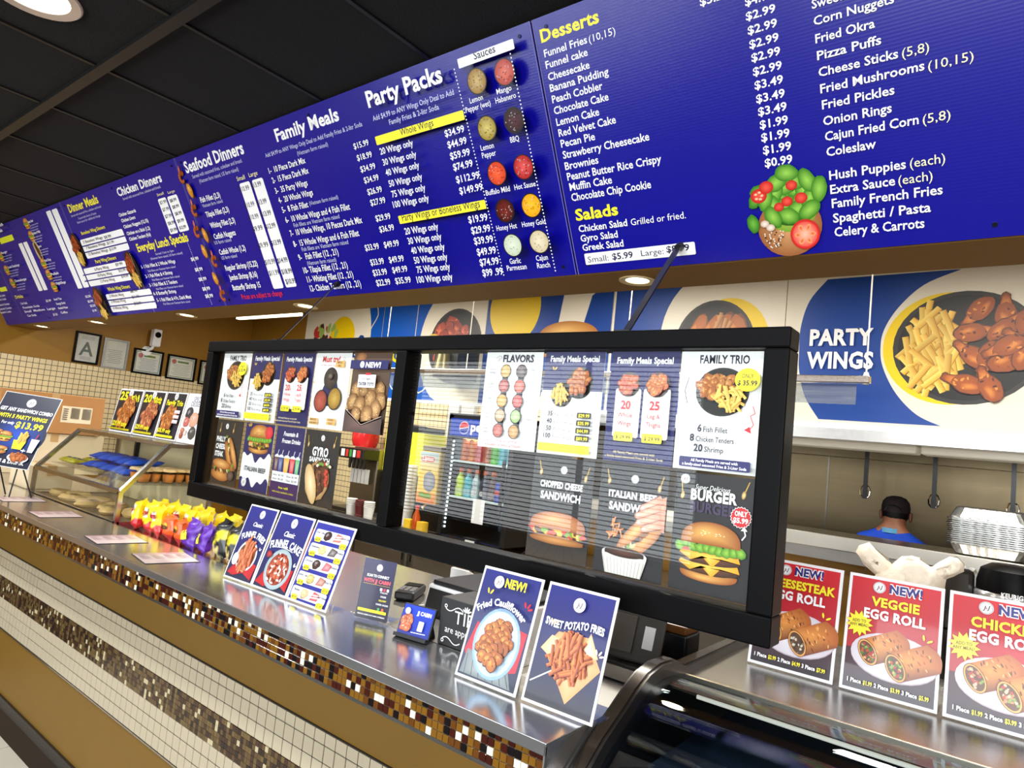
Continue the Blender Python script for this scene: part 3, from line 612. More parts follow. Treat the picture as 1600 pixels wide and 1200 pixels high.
for t, q in zip(['$34.99', '$44.99', '$59.99', '$74.99', '$112.99', '$149.99'], [(585, 50, 705, 15), (602, 120, 720, 88), (618, 190, 740, 158), (637, 258, 757, 228), (655, 335, 798, 300), (675, 405, 818, 372)]): S.T(t, *q, 44, WH, .018, f2)
for t, q in zip(['$19.99', '$29.99', '$39.99', '$49.99', '$74.99', '$99 .99'], [(730, 583, 848, 562), (748, 650, 865, 628), (765, 715, 883, 697), (783, 783, 900, 765), (800, 848, 917, 830), (817, 912, 942, 895)]): S.T(t, *q, 44, WH, .018, f2)
a.on('sauce_picture'); S.Q([(660, 368), (1005, 244), (1023, 308), (672, 422)], WH, f); a.on('lettering'); S.T('Sauces', 768, 372, 902, 330, 50, DK, .014, f)
a.on('sauce_picture')
for (x, y, g), c0, c1 in [((783, 505, f), sc(150, 112, 40), sc(205, 176, 110)), ((957, 448, f), sc(170, 48, 40), sc(226, 120, 96)), ((850, 795, f), sc(150, 128, 40), sc(214, 196, 110)), ((1020, 745, f), sc(40, 16, 20), sc(86, 44, 50)), ((915, 272, f2), sc(205, 60, 26), sc(246, 100, 56)),
    ((1082, 232, f2), sc(170, 22, 26), sc(228, 90, 84)), ((968, 500, f2), sc(70, 12, 8), sc(130, 40, 26)), ((1135, 467, f2), sc(230, 160, 10), sc(252, 196, 40)), ((1020, 712, f2), sc(196, 208, 180), sc(226, 232, 212)), ((1187, 688, f2), sc(206, 190, 150), sc(236, 226, 196))]:
    u, v = S.p(g[0] + x / g[2], g[1] + y / g[2]); q = .0405
    a.ell(u, v, q, q, sc(20, 16, 18)); a.ell(u, v, q * .91, q * .91, c0, c1)
    for k in range(26):
        t = a.rd.uniform(0, 6.28); e = q * .8 * math.sqrt(a.rd.random()); a.blob(u + e * math.cos(t), v + e * math.sin(t), q * .07, q * .05, mixc(c0, a.rd.choice([(0, 0, 0, 1), (1, 1, 1, 1)]), .3), None, 0, .3, 6)
a.on('lettering')
for r in [('Lemon', 768, 640, 850, 622), ('Pepper (wet)', 743, 697, 897, 655), ('Mango', 935, 585, 1027, 562), ('Habanero', 928, 640, 1055, 608), ('BBQ', 1018, 880, 1072, 868), ('Lemon', 835, 930, 915, 912), ('Pepper', 843, 976, 928, 955)]: S.T(*r, 36, WH, .004, f)
for r in [('Buffalo Mild', 865, 405, 1013, 375), ('Hot Sause', 1042, 370, 1172, 345), ('Honey Hot', 930, 622, 1055, 602), ('Honey Gold', 1088, 598, 1232, 575), ('Garlic', 1010, 825, 1077, 812), ('Parmesan', 993, 867, 1113, 850), ('Cajun', 1173, 805, 1245, 794), ('Ranch', 1180, 850, 1258, 836)]: S.T(*r, 34, WH, .004, f2)
a.on('dotted_border'); a.dots(S.p(560 + 672 / 4, 430 / 4), S.p(560 + 975 / 4, 200 + 890 / 4), 62, .0026, WH); a.dots(S.p(560 + 1021 / 4, 310 / 4), S.p(560 + 1300 / 4, 200 + 860 / 4), 62, .0026, WH); a.flush()
# ---- dinner meals, chicken dinners, lunch specials
B = Board(XS[1], XS[2], 'blue menu board headed Dinner Meals and Everyday Lunch Specials'); a = B.a
f = (0, 300, 4); a.on('heading'); B.T('Dinner Meals', 437, 130, 622, 74, 56, YL, .03, f); B.T('Chicken Dinners', 185.5, 307, 255, 286.5, 14, WH, .03); B.T('Everyday Lunch Specials', 866, 374, 1180, 302, 52, YL, .03, f); a.on('lettering')
for r in [('Served with seasoned fries, coleslaw and bread.', 448, 158, 637, 98), ('Tossed with choice of sauce.', 492, 173, 605, 136), ('Extra sauce for additional charge', 487, 198, 630, 156), ('Served 11am to 3pm', 975, 395, 1087, 368), ('(Vietnam farm raised, US farm raised)', 945, 425, 1143, 385)]: B.T(*r, 15, LT, 0, f)
B.T('Served with seasoned fries, coleslaw and bread.', 193, 313, 253, 296.5, 4.5, LT, 0)
B.T('Small', 985, 27, 1027, 18, 18, sc(255, 245, 170), 0, f); B.T('Large', 1053, 12, 1095, 1, 18, sc(255, 245, 170), 0, f)
a.on('price_panel'); B.Q([(985, 45), (1038, 32), (1113, 255), (1068, 265)], WH, f); B.Q([(1047, 30), (1108, 12), (1183, 238), (1122, 252)], WH, f)
B.Q([(500, 297), (768, 232), (812, 362), (545, 415)], WH, f); B.Q([(528, 478), (775, 430), (835, 552), (558, 588)], WH, f); B.Q([(665, 640), (940, 602), (985, 725), (700, 752)], WH, f)
for p0, p1 in [((514, 338), (783, 276)), ((528, 376), (797, 318)), ((538, 516), (796, 470)), ((548, 552), (815, 512)), ((680, 676), (955, 643)), ((692, 714), (970, 684))]:
    q0, q1 = B.p(p0[0] / 4, 300 + p0[1] / 4), B.p(p1[0] / 4, 300 + p1[1] / 4); y = (q0[1] + q1[1]) / 2; a.rect(q0[0] - .05, y - .004, q1[0] + .05, y + .004, sc(20, 18, 120))
a.on('lettering')
for t, x, y in [('$7.99', 1005, 78), ('$7.99', 1022, 122), ('$7.99', 1038, 164), ('$8.99', 1056, 207), ('$9.99', 1070, 250), ('$8.99', 1068, 65), ('$8.99', 1084, 105), ('$8.99', 1100, 147), ('$9.99', 1115, 192), ('$12.99', 1127, 234)]: B.T(t, x, y, x + 40, y - 10, 22, DK, .008, f)
for r in [('Chicken Gizzards', 750, 155, 855, 125), ('Chicken Livers', 765, 190, 852, 168), ('Chicken Nuggets (12,15)', 780, 228, 932, 185), ('Chicken on a Stick (1,2)', 800, 270, 942, 230), ('Chicken Tenders (4,6)', 815, 305, 948, 272)]: B.T(*r, 22, WH, .02, f)
for r in [('Boneless Wing Dinners', 515, 268, 663, 228), ('Party Wing Dinners', 603, 445, 730, 412), ('Whole Wing Dinners', 680, 618, 815, 590)]: B.T(*r, 22, YL, .016, f)
for t, q, x, y, w in [('5 Boneless Wings', '$8.99', 527, 322, 120), ('7 Boneless Wings', '$11.99', 545, 358, 120), ('12 Boneless Wings', '$13.99', 560, 397, 120), ('6 Party Wing', '$9.99', 598, 492, 85), ('10 Party Wing', '$12.99', 618, 530, 85), ('12 Party Wing', '$14.99', 635, 566, 85), ('2 Whole Wing', '$8.99', 690, 658, 85), ('3 Whole Wing', '$11.99', 702, 694, 85), ('4 Whole Wing', '$12.99', 715, 735, 85)]:
    B.T(t, x, y, x + w, y - w * .22, 19, sc(60, 20, 40), 0, f); B.T(q, x + 130, y - 30, x + 172, y - 40, 19, DK, 0, f)
for r in [('1- 1 Fish Fillet & 2 Whole Wings', 893, 478, 1103, 440), ('2- 1 Fish Fillet & 4 Shrimp', 918, 537, 1085, 508), ('3- 1 Fish Fillet & 2 Tenders', 943, 592, 1115, 565), ('4- 8 Butterfly Shrimp', 968, 645, 1107, 622), ('5- 1 Fish Fillet & 4 Pc. Dark Meat', 990, 685, 1200, 652)]: B.T(*r, 22, WH, .016, f)
for r in [('Fish fillets are Vietnam farm raised', 933, 500, 1100, 460), ('Fish fillets are Vietnam farm raised', 960, 556, 1127, 525), ('Fish fillets are Vietnam farm raised', 985, 612, 1150, 584), ('Fish fillets are Vietnam farm raised', 1030, 705, 1195, 687)]: B.T(*r, 14, LT, 0, f)
for x, y in [(1203, 430), (1228, 495), (1252, 555), (1275, 615), (1293, 660)]: B.T('$8.99', x, y, x + 45, y - 12, 22, WH, .016, f)
a.on('dinner_picture')
for x, y in [(495, 362), (848, 482), (652, 690)]:
    u, v = B.p(x / 4, 300 + y / 4); a.ell(u, v, .075, .115, sc(24, 18, 20)); a.pile(u - .01, v + .035, .045, .05, 14, .018, sc(150, 56, 26), sc(214, 104, 54), sc(70, 20, 10)); a.fries(u + .015, v - .06, .04, .04, 26, .05, .009, ang=(60, 140))
a.on('dotted_border'); a.dots(B.p(212, 395), B.p(251, 485), 40, .0022, WH); a.dots(B.p(303, 375), B.p(342, 472), 40, .0022, WH); a.flush()
# ---- sandwiches and drinks
A = Board(XS[0], XS[1], 'blue menu board of sandwiches and drinks at the far end of the row'); a = A.a
f = (0, 300, 8); g = (0, 400, 8); a.on('price_panel')
for (p, q, r_, s_) in [((562, 247, f), (620, 234, f), (1046, 398, g), (988, 408, g)), ((632, 224, f), (703, 208, f), (1126, 385, g), (1060, 396, g)), ((218, 652, f), (268, 637, f), (545, 430, g), (500, 438, g)), ((280, 634, f), (328, 620, f), (608, 420, g), (558, 428, g))]:
    A.Q([(k[2][0] + k[0] / 8, k[2][1] + k[1] / 8) for k in (p, q, r_, s_)], WH)
A.Q([(0, 372), (20, 366), (21.5, 375.5), (0, 382)], sc(240, 250, 50)); A.Q([(0, 450), (9.5, 447), (11, 454), (0, 457)], sc(240, 250, 50)); a.on('sandwich_picture')
for i, (x, y, g_) in enumerate([(342, 415, f), (410, 572, f), (487, 740, f), (565, 912, f), (635, 1050, f), (705, 400, g), (42, 820, f), (120, 990, f), (195, 1150, f)]):
    u, v = A.p(g_[0] + x / 8, g_[1] + y / 8)
    if i == 2: a.blob(u, v, .05, .085, sc(190, 160, 110), sc(235, 215, 170), 12); a.blob(u + .005, v, .028, .07, sc(50, 26, 16), sc(90, 50, 30), 12)
    else: a.burger(u, v, .1, 1)
a.on('lettering')
for t, x, y, w in [('Italian Beef', 390, 385, 70), ('Chicken Philly', 440, 530, 110), ('Gyro', 515, 690, 45), ('Pork Chop', 600, 865, 80), ('Polish', 680, 1035, 95), ('Burger', 60, 770, 75), ('Double Cheeseburger', 140, 950, 150), ('Cheeseburger', 225, 1120, 150)]:
    A.T(t, x, y, x + w, y - w * .2, 32, WH, .014, f)
    for k in range(1, 4): A.T('onions, lettuce, tomatoes', x + 15 + 6 * k, y + 32 * k + 8, x + 130, y + 32 * k - 16, 20, LT, 0, f)
A.T('Original Burger', 745, 350, 870, 330, 32, WH, .014, g); A.T('Drinks', 235, 525, 330, 505, 42, YL, .02, g)
for r in [('2 litr Soda', 300, 600, 380, 582), ('Fountain Soda', 330, 650, 535, 620), ('Small  Medium  Large', 350, 700, 735, 655), ('Can Soda', 385, 750, 495, 735), ('Iced Tea', 720, 545, 810, 525), ('Energy Drink', 750, 600, 860, 580), ('Bottled Water', 775, 655, 890, 630), ('Coffee', 805, 710, 885, 692), ('$2.99', 620, 565, 680, 550), ('$1.50', 710, 735, 760, 722), ('$2.50', 1115, 510, 1175, 490), ('$2.99', 1145, 570, 1205, 552), ('$2.50', 1175, 625, 1235, 610), ('$1.99', 1205, 685, 1250, 672)]: A.T(*r, 28, WH, .01, g)
for x0, y0, x1, y1 in [(0, 500, 120, 520), (5, 545, 130, 560), (10, 610, 160, 595), (20, 660, 185, 640), (50, 700, 180, 690)]: A.T('Sandwich Combo', x0, y0 + 10, x1, y1, 26, WH, .01, g)
A.T('Lunch', 0, 355, 11, 352, 5, WH, .03); A.T('Specials', 0, 364, 10, 361, 5, WH, .03)
a.on('dotted_border'); a.dots(A.p(0, 410), A.p(41, 493), 50, .0018, WH); a.dots(A.p(146, 455), A.p(162, 489), 14, .0022, WH); a.flush()
# ================================================================= hanging poster frame and its posters
YH = 1.38
def PX(px, py): return at_y(px, py, YH).x
fx0, fx1, fz0, fz1 = PX(338, 533), PX(1243, 516), 1.272, 1.893
ix0, ix1, iz0, iz1 = fx0 + .046, fx1 - .05, 1.33, 1.85
mx0, mx1 = PX(631, 552), PX(647, 552)
hf = thing('hanging_poster_frame', 'large black glazed frame hung on two rods above the counter', 'poster frame', ((fx0 + fx1) / 2, YH, fz0))
y0, y1 = YH - .03, YH + .035
for nm, b in (('top_rail', (fx0, y0, iz1, fx1, y1, fz1)), ('bottom_rail', (fx0, y0, fz0, fx1, y1, iz0)), ('side_rail', (fx0, y0, iz0, ix0, y1, iz1)), ('side_rail', (ix1, y0, iz0, fx1, y1, iz1)), ('mullion', (mx0, y0, iz0, mx1, y1, iz1))):
    bx(nm, BLACKG, b, hf, bev=.004)
for a_, b_ in ((ix0, mx0), (mx1, ix1)): bx('glass_pane', GLASS, (a_ - .004, YH - .012, iz0 - .004, b_ + .004, YH - .008, iz1 + .004), hf)
for a_, b_ in ((ix0, mx0), (mx1, ix1)): bx('poster_rail', ACRYL, (a_, YH - .007, iz0, b_, YH - .002, iz0 + .012), hf)
for (bxp, byp), (tx, ty) in (((530, 443), (436, 528)), ((1064, 384), (977, 520))):
    u, v = onb(bxp, byp); n_ = BN.normalized(); n_ = n_ if n_.y < 0 else -n_
    P = Vector((u, BT[0] + (BB[0] - BT[0]) * (-v / .7837), BT[1] + (BB[1] - BT[1]) * (-v / .7837)))
    T = Vector((PX(tx, ty), YH, fz1)); rod = MB(); d = (T - P - n_ * .02)
    s_ = d.normalized().cross(Vector((0, 1, 0))).normalized() * .011; q = Vector((0, .003, 0)); a_, b_ = P + n_ * .02, T
    rod.add([a_ - s_ - q, a_ + s_ - q, b_ + s_ - q, b_ - s_ - q, a_ - s_ + q, a_ + s_ + q, b_ + s_ + q, b_ - s_ + q], [(0, 1, 2, 3), (7, 6, 5, 4), (0, 4, 5, 1), (1, 5, 6, 2), (2, 6, 7, 3), (3, 7, 4, 0)])
    ro = rod.build('support_rod', BLACK, hf)
    MB().cyl(P + n_ * .004, P + n_ * .026, .013, .011, 12).build('bracket', BLACK, ro); bx('foot_plate', BLACK, (T.x - .02, YH - .02, fz1 - .002, T.x + .02, YH + .02, fz1 + .004), ro)

def new_poster(x0, x1, z0, z1, label, name='poster', col=WHT, group=None):
    o = thing(name, label, 'poster', mat=fr((x0, YH, z0), (1, 0, 0), (0, 0, 1)), group=group)
    w, h = x1 - x0, z1 - z0
    MB().box(0, 0, -.0012, w, h, 0).build('sheet', pm('sheet_%d_%d_%d' % tuple(int(c * 255) for c in col[:3]), col, .45, 0, .015), o, local=True)
    a = Art(o, w / 100); a.H = 100 * h / w; a.on('picture'); return a
GOLD = sc(214, 170, 60)
def lit(a, x, y, dx=0):    # small gold hanging lamps printed at the top of the dark posters
    a.line([(x, y), (x + dx, y + 16)], 1.2, GOLD); a.ell(x, y, 2.6, 5, sc(150, 110, 50), sc(250, 220, 150), -10)
DARKP = sc(32, 30, 32)
def wood(a, h0):
    a.rect(0, 0, 100, h0, sc(58, 44, 34), sc(30, 26, 24))
    for i in range(6): a.line([(i * 18 - 6, 0), (30 + i * 8, h0)], .8, sc(24, 18, 14))
def d_trio(a):
    H_ = a.H; a.on('lettering'); a.text('FAMILY TRIO', 52, H_ - 14, 9.5, INK, w=58, bold=.03)
    a.on('picture'); a.ell(52, H_ * .655, 33, 29, sc(224, 222, 226)); a.plate(52, H_ * .66, 31, 28)
    a.pile(46, H_ * .70, 19, 12, 18, 5, sc(190, 110, 46), sc(236, 180, 104), sc(100, 50, 20)); a.fries(62, H_ * .60, 17, 11, 44, 16, 2.6)
    a.line([(14 + 4 * (1 - abs(t - 5) / 5) * -1, H_ * .55 + t * 3) for t in range(11)], .9, INK)
    a.line([(90, H_ * .55), (93, H_ * .49), (88, H_ * .47), (92, H_ * .40), (88, H_ * .36)], .9, RED); a.poly([(82, H_ * .355), (90, H_ * .33), (88, H_ * .385)], RED)
    a.on('price_badge'); a.ell(82, H_ * .76, 14, 13, YEL); a.on('lettering'); a.text('ONLY', 82, H_ * .775, 4.6, INK, w=13); a.text('$ 35.99', 82, H_ * .715, 5.4, INK, w=22, bold=.03)
    for i, (n, t) in enumerate((('6', 'Fish Fillet'), ('8', 'Chicken Tenders'), ('20', 'Shrimp'))):
        y = H_ * (.32 - .082 * i); w = (28, 44, 22)[i]; a.text(n, 50 - w / 2 - 2, y, 8, INK, al='r', bold=.04); a.text(t, 50 - w / 2, y, 6, INK, w=w, al='l')
    a.on('footer_band'); a.rr(10, 3, 92, 14.5, 2, NAVY); a.on('lettering'); a.text('All Family Meals are served with', 51, 9.6, 3.2, WHT, w=54); a.text('a family-sized seasoned Fries & 2-Liter Soda', 51, 4.8, 3.2, WHT, w=74)
def d_35(a):
    H_ = a.H; a.on('picture'); a.rect(0, H_ * .62, 100, H_, NAVY); a.on('lettering'); a.text('Family Meals Special', 50, H_ - 14, 8.5, WHT, w=82, bold=.03)
    a.on('picture'); a.plate(62, H_ * .70, 22, 23); a.plate(34, H_ * .58, 18, 18); a.pile(62, H_ * .71, 15, 17, 22, 4, sc(184, 96, 36), sc(232, 160, 90)); a.fries(34, H_ * .585, 12, 11, 34, 15, 2.2, ang=(40, 140)); a.sparks(22, H_ * .80, 5, sc(240, 190, 60), (60, 110))
    a.on('lettering')
    for i, (n, p) in enumerate((('35', '$29.99'), ('40', '$35.99'), ('50', '$44.99'), ('100', '$89.99'))):
        y = H_ * (.37 - .072 * i); a.text(n, 26, y, 6.6, INK, al='r', bold=.03); a.text('Party wings', 30, y, 4.6, sc(110, 110, 130), w=32, al='l', bold=0)
        a.on('price_badge'); a.rr(67, y - 1.6, 90, y + 6.4, 1.5, sc(30, 28, 30)); a.on('lettering'); a.text(p, 78.5, y, 4.6, YEL, w=18, bold=.02)
    a.on('footer_band'); a.rr(6, 4, 92, 15.5, 2, YEL); a.on('lettering'); a.text('All Family Meals are served with', 49, 10.4, 3, sc(90, 80, 20), w=52, bold=0); a.text('a family-sized seasoned Fries & 2-Liter Soda', 49, 5.6, 3, sc(90, 80, 20), w=76, bold=0)
def d_2025(a):
    H_ = a.H; a.on('lettering'); a.text('Family Meals Special', 50, H_ - 16, 8.5, WHT, w=82, bold=.03)
    for cx, n, t, col in ((30, '20', ('Whole', 'Wings'), sc(196, 70, 46)), (74, '25', ('Leg &', 'Thighs'), sc(196, 110, 46))):
        a.on('picture'); a.rr(cx - 19, H_ * .22, cx + 19, H_ * .66, 3, WHT); a.ell(cx, H_ * .70, 17, 17, sc(60, 40, 40)); a.pile(cx, H_ * .70, 12, 12, 18, 3.6, col, sc(240, 170, 110), sc(120, 40, 20))
        a.on('lettering'); a.text(n, cx, H_ * .475, 11, RED, bold=.03); a.text(t[0], cx, H_ * .40, 6, RED); a.text(t[1], cx, H_ * .325, 6, RED)
        a.on('price_badge'); a.rr(cx - 14, H_ * .185, cx + 14, H_ * .265, 2, YEL); a.on('lettering'); a.text('$ 29.99', cx, H_ * .205, 5, INK, w=22, bold=.02)
    a.text('All Family Meals are served with', 50, 11, 3.2, sc(240, 226, 170), w=60, bold=0); a.text('a family-sized seasoned Fries & 2-Liter Soda', 50, 5.5, 3.2, sc(240, 226, 170), w=84, bold=0)
def d_must(a):
    H_ = a.H; a.on('lettering'); a.text('Must try!', 44, H_ - 16, 10, sc(196, 24, 40), w=50, bold=.045, shear=.12); a.logo(80, H_ - 12.5, 5); a.text('Our New Dipping Sauces & Flavors', 48, H_ - 23, 3.4, sc(150, 70, 80), w=66, bold=0)
    a.on('picture'); a.poly([(38, H_ * .30), (66, H_ * .30), (80, H_ * .42), (62, H_ * .72), (44, H_ * .72), (24, H_ * .42)], NAVY)
    for x, y, c0, c1 in ((50, .66, sc(36, 28, 26), sc(86, 70, 62)), (30, .36, sc(140, 44, 34), sc(196, 96, 76)), (70, .40, sc(150, 110, 30), sc(206, 168, 80))):
        a.ell(x, H_ * y, 19, 20, sc(24, 18, 18)); a.ell(x, H_ * y, 17, 18, c0, c1)
        for i in range(30): t = a.rd.uniform(0, 6.3); q = 15 * math.sqrt(a.rd.random()); a.blob(x + q * math.cos(t), H_ * y + q * math.sin(t), 1.2, .8, mixc(c1, c0, a.rd.random()), None, 0, .3, 6)
    a.ell(52, H_ * .69, 8, 6, sc(30, 24, 22), sc(130, 116, 104))
    for x, y, t in ((75, .86, ('SMOKY', 'BBQ')), (20, .10, ('MANGO', 'HABANERO')), (70, .11, ('HONEY', 'GOLD'))):
        for k, q in enumerate(t): a.on('picture'); a.rr(x - 12, H_ * y - 6 * k - 1, x + 13, H_ * y - 6 * k + 4.2, 1, sc(220, 170, 90)); a.on('lettering'); a.text(q, x, H_ * y - 6 * k, 3.4, INK, maxw=22)
    a.sparks(12, H_ * .58, 5, sc(230, 150, 60), (110, 150))
def d_tots(a):
    H_ = a.H; a.on('picture'); a.rect(0, 0, 100, H_, sc(60, 44, 38), sc(96, 70, 56)); a.blob(20, H_ * .95, 14, 7, sc(150, 90, 50), sc(210, 150, 100), 0, .1)
    for i, (x, y, r) in enumerate([(16, .52, 13), (38, .56, 14), (60, .55, 13), (82, .54, 12), (12, .38, 13), (86, .40, 14), (60, .42, 15), (34, .33, 15), (78, .30, 14), (58, .22, 15), (30, .22, 12)]):
        a.blob(x, H_ * y, r, r * 1.2, sc(120, 76, 36), sc(222, 176, 116), a.rd.uniform(-30, 30), .06, 18)
        for k in range(16): t = a.rd.uniform(0, 6.3); q = r * .85 * math.sqrt(a.rd.random()); a.blob(x + q * math.cos(t), H_ * y + q * math.sin(t), 1.3, .9, a.rd.choice([sc(150, 96, 46), sc(238, 200, 150)]), None, 0, .3, 6)
    a.poly([(0, H_ * .28), (10, H_ * .22), (48, 12), (100, H_ * .2), (100, 0), (0, 0)], sc(70, 54, 52), sc(120, 90, 84)); a.line([(4, H_ * .27), (48, 14), (98, H_ * .22)], 1, sc(200, 180, 170))
    a.on('banner'); a.rect(0, H_ * .79, 100, H_ * .90, NAVY); a.rr(26, H_ * .56, 72, H_ * .72, 1, WHT); a.rect(44, H_ * .715, 58, H_ * .74, RED)
    a.on('lettering'); a.logo(32, H_ * .845, 6); a.text('NEW!', 62, H_ * .81, 9, WHT, w=40, bold=.05, shear=.1); a.text('Crispy', 49, H_ * .655, 4.6, INK, w=20, bold=0); a.text('TATER TOTS', 49, H_ * .585, 5.6, INK, w=40, bold=.02)
def d_philly(a):
    H_ = a.H; a.on('picture'); wood(a, H_ * .16); lit(a, 14, H_ * .83, 2); lit(a, 66, H_ * .84, 3); a.on('lettering'); a.logo(40, H_ * .90, 6)
    for i, t in enumerate(('PHILLY', 'CHEESE', 'STEAK')): a.text(t, 6, H_ * (.66 - .115 * i), 10, WHT, w=(36, 40, 34)[i], al='l', bold=.05)
    a.on('picture'); a.sub(70, H_ * .47, 76, 34, -58); a.sub(40, H_ * .23, 72, 42, -4); a.ell(80, H_ * .16, 13, 10, sc(60, 44, 40), sc(120, 90, 80)); a.sparks(48, H_ * .70, 6, sc(150, 170, 60), (70, 110))
def drip(a, y, up, col):
    pts = [(0, y)]
    for i in range(41): x = 2.5 * i; pts.append((x, y + (6 * math.sin(x * .09) + 5 * math.sin(x * .21 + 1)) * 1.0))
    a.poly([(0, a.H if up else 0)] + pts + [(100, y), (100, a.H if up else 0)], col)
def d_ibeef(a):
    H_ = a.H; a.on('picture'); drip(a, H_ * .50, True, NAVY); drip(a, H_ * .14, False, NAVY); a.burger(52, H_ * .70, 72, 1); a.ell(84, H_ * .88, 13, 12, sc(206, 30, 50), sc(230, 70, 80)); a.sparks(16, H_ * .92, 7, GOLD, (60, 90, 130))
    for i in range(14): a.blob(22 + i * 4.6, H_ * .685 + a.rd.uniform(-3, 3), 4, 3, a.rd.choice([sc(90, 50, 30), sc(210, 180, 120), sc(120, 130, 50)]), None, 0, .3, 7)
    a.on('lettering'); a.text('ITALIAN BEEF', 52, H_ * .29, 9, INK, w=74, bold=.02); a.logo(20, H_ * .12, 9)
def d_drinks(a):
    H_ = a.H; a.on('picture'); a.rect(0, 0, 100, H_, NAVY); a.rect(2, H_ * .22, 98, H_ * .36, WHT); a.rect(2, 2, 98, H_ * .21, sc(60, 24, 84))
    a.on('lettering'); a.text('Fountain &', 52, H_ * .87, 8.5, WHT, w=52, bold=.03, shear=.15); a.text('Frozen Drinks', 56, H_ * .77, 8.5, WHT, w=66, bold=.03, shear=.15)
    a.on('picture')
    for x, w, c in ((12, 15, sc(90, 30, 40)), (28, 17, sc(40, 60, 140)), (49, 20, sc(236, 170, 40)), (70, 18, sc(220, 40, 60)), (88, 15, sc(90, 180, 120))):
        y0 = H_ * .36; y1 = H_ * .56; a.line([(x, y1), (x + 5, y1 + 16)], 1.8, sc(230, 230, 250)); a.poly([(x - w * .36, y0), (x + w * .36, y0), (x + w * .5, y1), (x - w * .5, y1)], c, mixc(c, WHT, .35)); a.ell(x, y1, w * .55, 6, sc(225, 230, 240), WHT, 0, 20, 0, 180)
    a.on('lettering')
    for i, t in enumerate(('$1.50  $1.99', '$2.50  $2.99')): a.text('16oz. ' + t.split()[0], 26, H_ * (.30 - .055 * i), 4, INK, w=38, bold=0); a.text('32oz. ' + t.split()[1], 74, H_ * (.30 - .055 * i), 4, INK, w=38, bold=0)
    a.text('free refill', 50, H_ * .13, 4.6, YEL, w=34); a.text('with every sandwich combo', 50, H_ * .07, 4, YEL, w=76, bold=0)
def d_gyro(a):
    H_ = a.H; a.on('picture'); wood(a, H_ * .17); lit(a, 12, H_ * .80, -3); lit(a, 86, H_ * .82, 4)
    a.on('lettering'); a.logo(52, H_ * .90, 5.5); a.text('GYRO', 50, H_ * .66, 15, WHT, w=46, bold=.06); a.text('SANDWICH', 50, H_ * .575, 8.5, WHT, w=58, bold=.05)
    a.on('picture'); a.blob(50, H_ * .33, 33, 36, sc(166, 120, 70), sc(240, 214, 166), -20, .04, 30); a.blob(57, H_ * .37, 21, 33, sc(70, 38, 24), sc(120, 70, 46), -14, .1, 24)
    for i in range(46): a.blob(56 + a.rd.uniform(-16, 16), H_ * .38 + a.rd.uniform(-26, 28), 4.5, 2.6, a.rd.choice([sc(90, 46, 28), sc(60, 30, 18), sc(140, 84, 54)]), None, a.rd.uniform(0, 180), .3, 7)
    for i in range(6): a.blob(76 + a.rd.uniform(-3, 3), H_ * (.30 + .035 * i), 5, 4, sc(170, 30, 26), sc(220, 90, 70), 0, .2, 8)
    for i in range(8): a.blob(50 + 5 * i, H_ * .56 + a.rd.uniform(-3, 2), 4, 3, a.rd.choice([sc(110, 150, 60), sc(190, 50, 40), sc(240, 230, 200)]), None, 0, .3, 8)
    a.blob(36, H_ * .28, 15, 36, sc(206, 166, 110), sc(246, 226, 184), 22, .04, 24)
def d_flav(a):
    H_ = a.H; a.on('lettering'); a.logo(24, H_ - 10.5, 6); a.text('FLAVORS', 58, H_ - 14, 10, INK, w=54, bold=.035)
    L_ = [('LEMON PEPPER', sc(200, 158, 60), 'BBQ', sc(66, 26, 34)), ('HONEY HOT', sc(176, 50, 36), 'Buffalo Mild', sc(226, 84, 60)), ('HONEY GOLD', sc(230, 160, 40), 'Hot Sauce', sc(196, 44, 36)), ('Cajun Ranch', sc(206, 170, 130), 'Garlic Parmesan', sc(170, 200, 130)), ('Mango Habanero', sc(186, 64, 36), 'Lemon Pepper', sc(196, 140, 44))]
    for j, cx in ((0, 38), (1, 66)): a.on('picture'); a.rr(cx - 5, H_ * .16, cx + 5, H_ * .84, 4, sc(30, 26, 40))
    for i, (l, c0, r, c1) in enumerate(L_):
        y = H_ * (.80 - .155 * i); a.on('picture')
        for cx, c in ((38, c0), (66, c1)):
            a.ell(cx, y, 9.5, 10, sc(26, 20, 24)); a.ell(cx, y, 8.2, 8.8, mixc(c, (0, 0, 0, 1), .25), mixc(c, WHT, .2))
            for k in range(12): t = a.rd.uniform(0, 6.3); q = 7 * math.sqrt(a.rd.random()); a.blob(cx + q * math.cos(t), y + q * math.sin(t), .8, .6, mixc(c, (0, 0, 0, 1), .3), None, 0, .3, 5)
        a.on('lettering')
        for k, q in enumerate(l.split()): a.text(q, 15, y + 1 - 5 * k, 3, sc(60, 50, 80), maxw=21, bold=0)
        for k, q in enumerate(r.split()): a.text(q, 87, y + 1 - 5 * k, 3, sc(60, 50, 80), maxw=21, bold=0)
    a.text('CHOOSE YOUR FAVORITE SAUCE', 50, 8, 3.6, sc(190, 40, 60), w=64); a.text('AVAILABLE ON WINGS & TENDERS', 50, 2.8, 3.6, sc(190, 40, 60), w=64)
def sandhead(a, l1, l2):
    H_ = a.H; a.on('picture'); lit(a, 14, H_ * .84, -4); lit(a, 88, H_ * .82, 5); a.on('lettering'); a.logo(52, H_ * .88, 5.5); a.text(l1, 50, H_ * .70, 8.5, WHT, w=70, bold=.05); a.text(l2, 50, H_ * .585, 10, WHT, w=66, bold=.06)
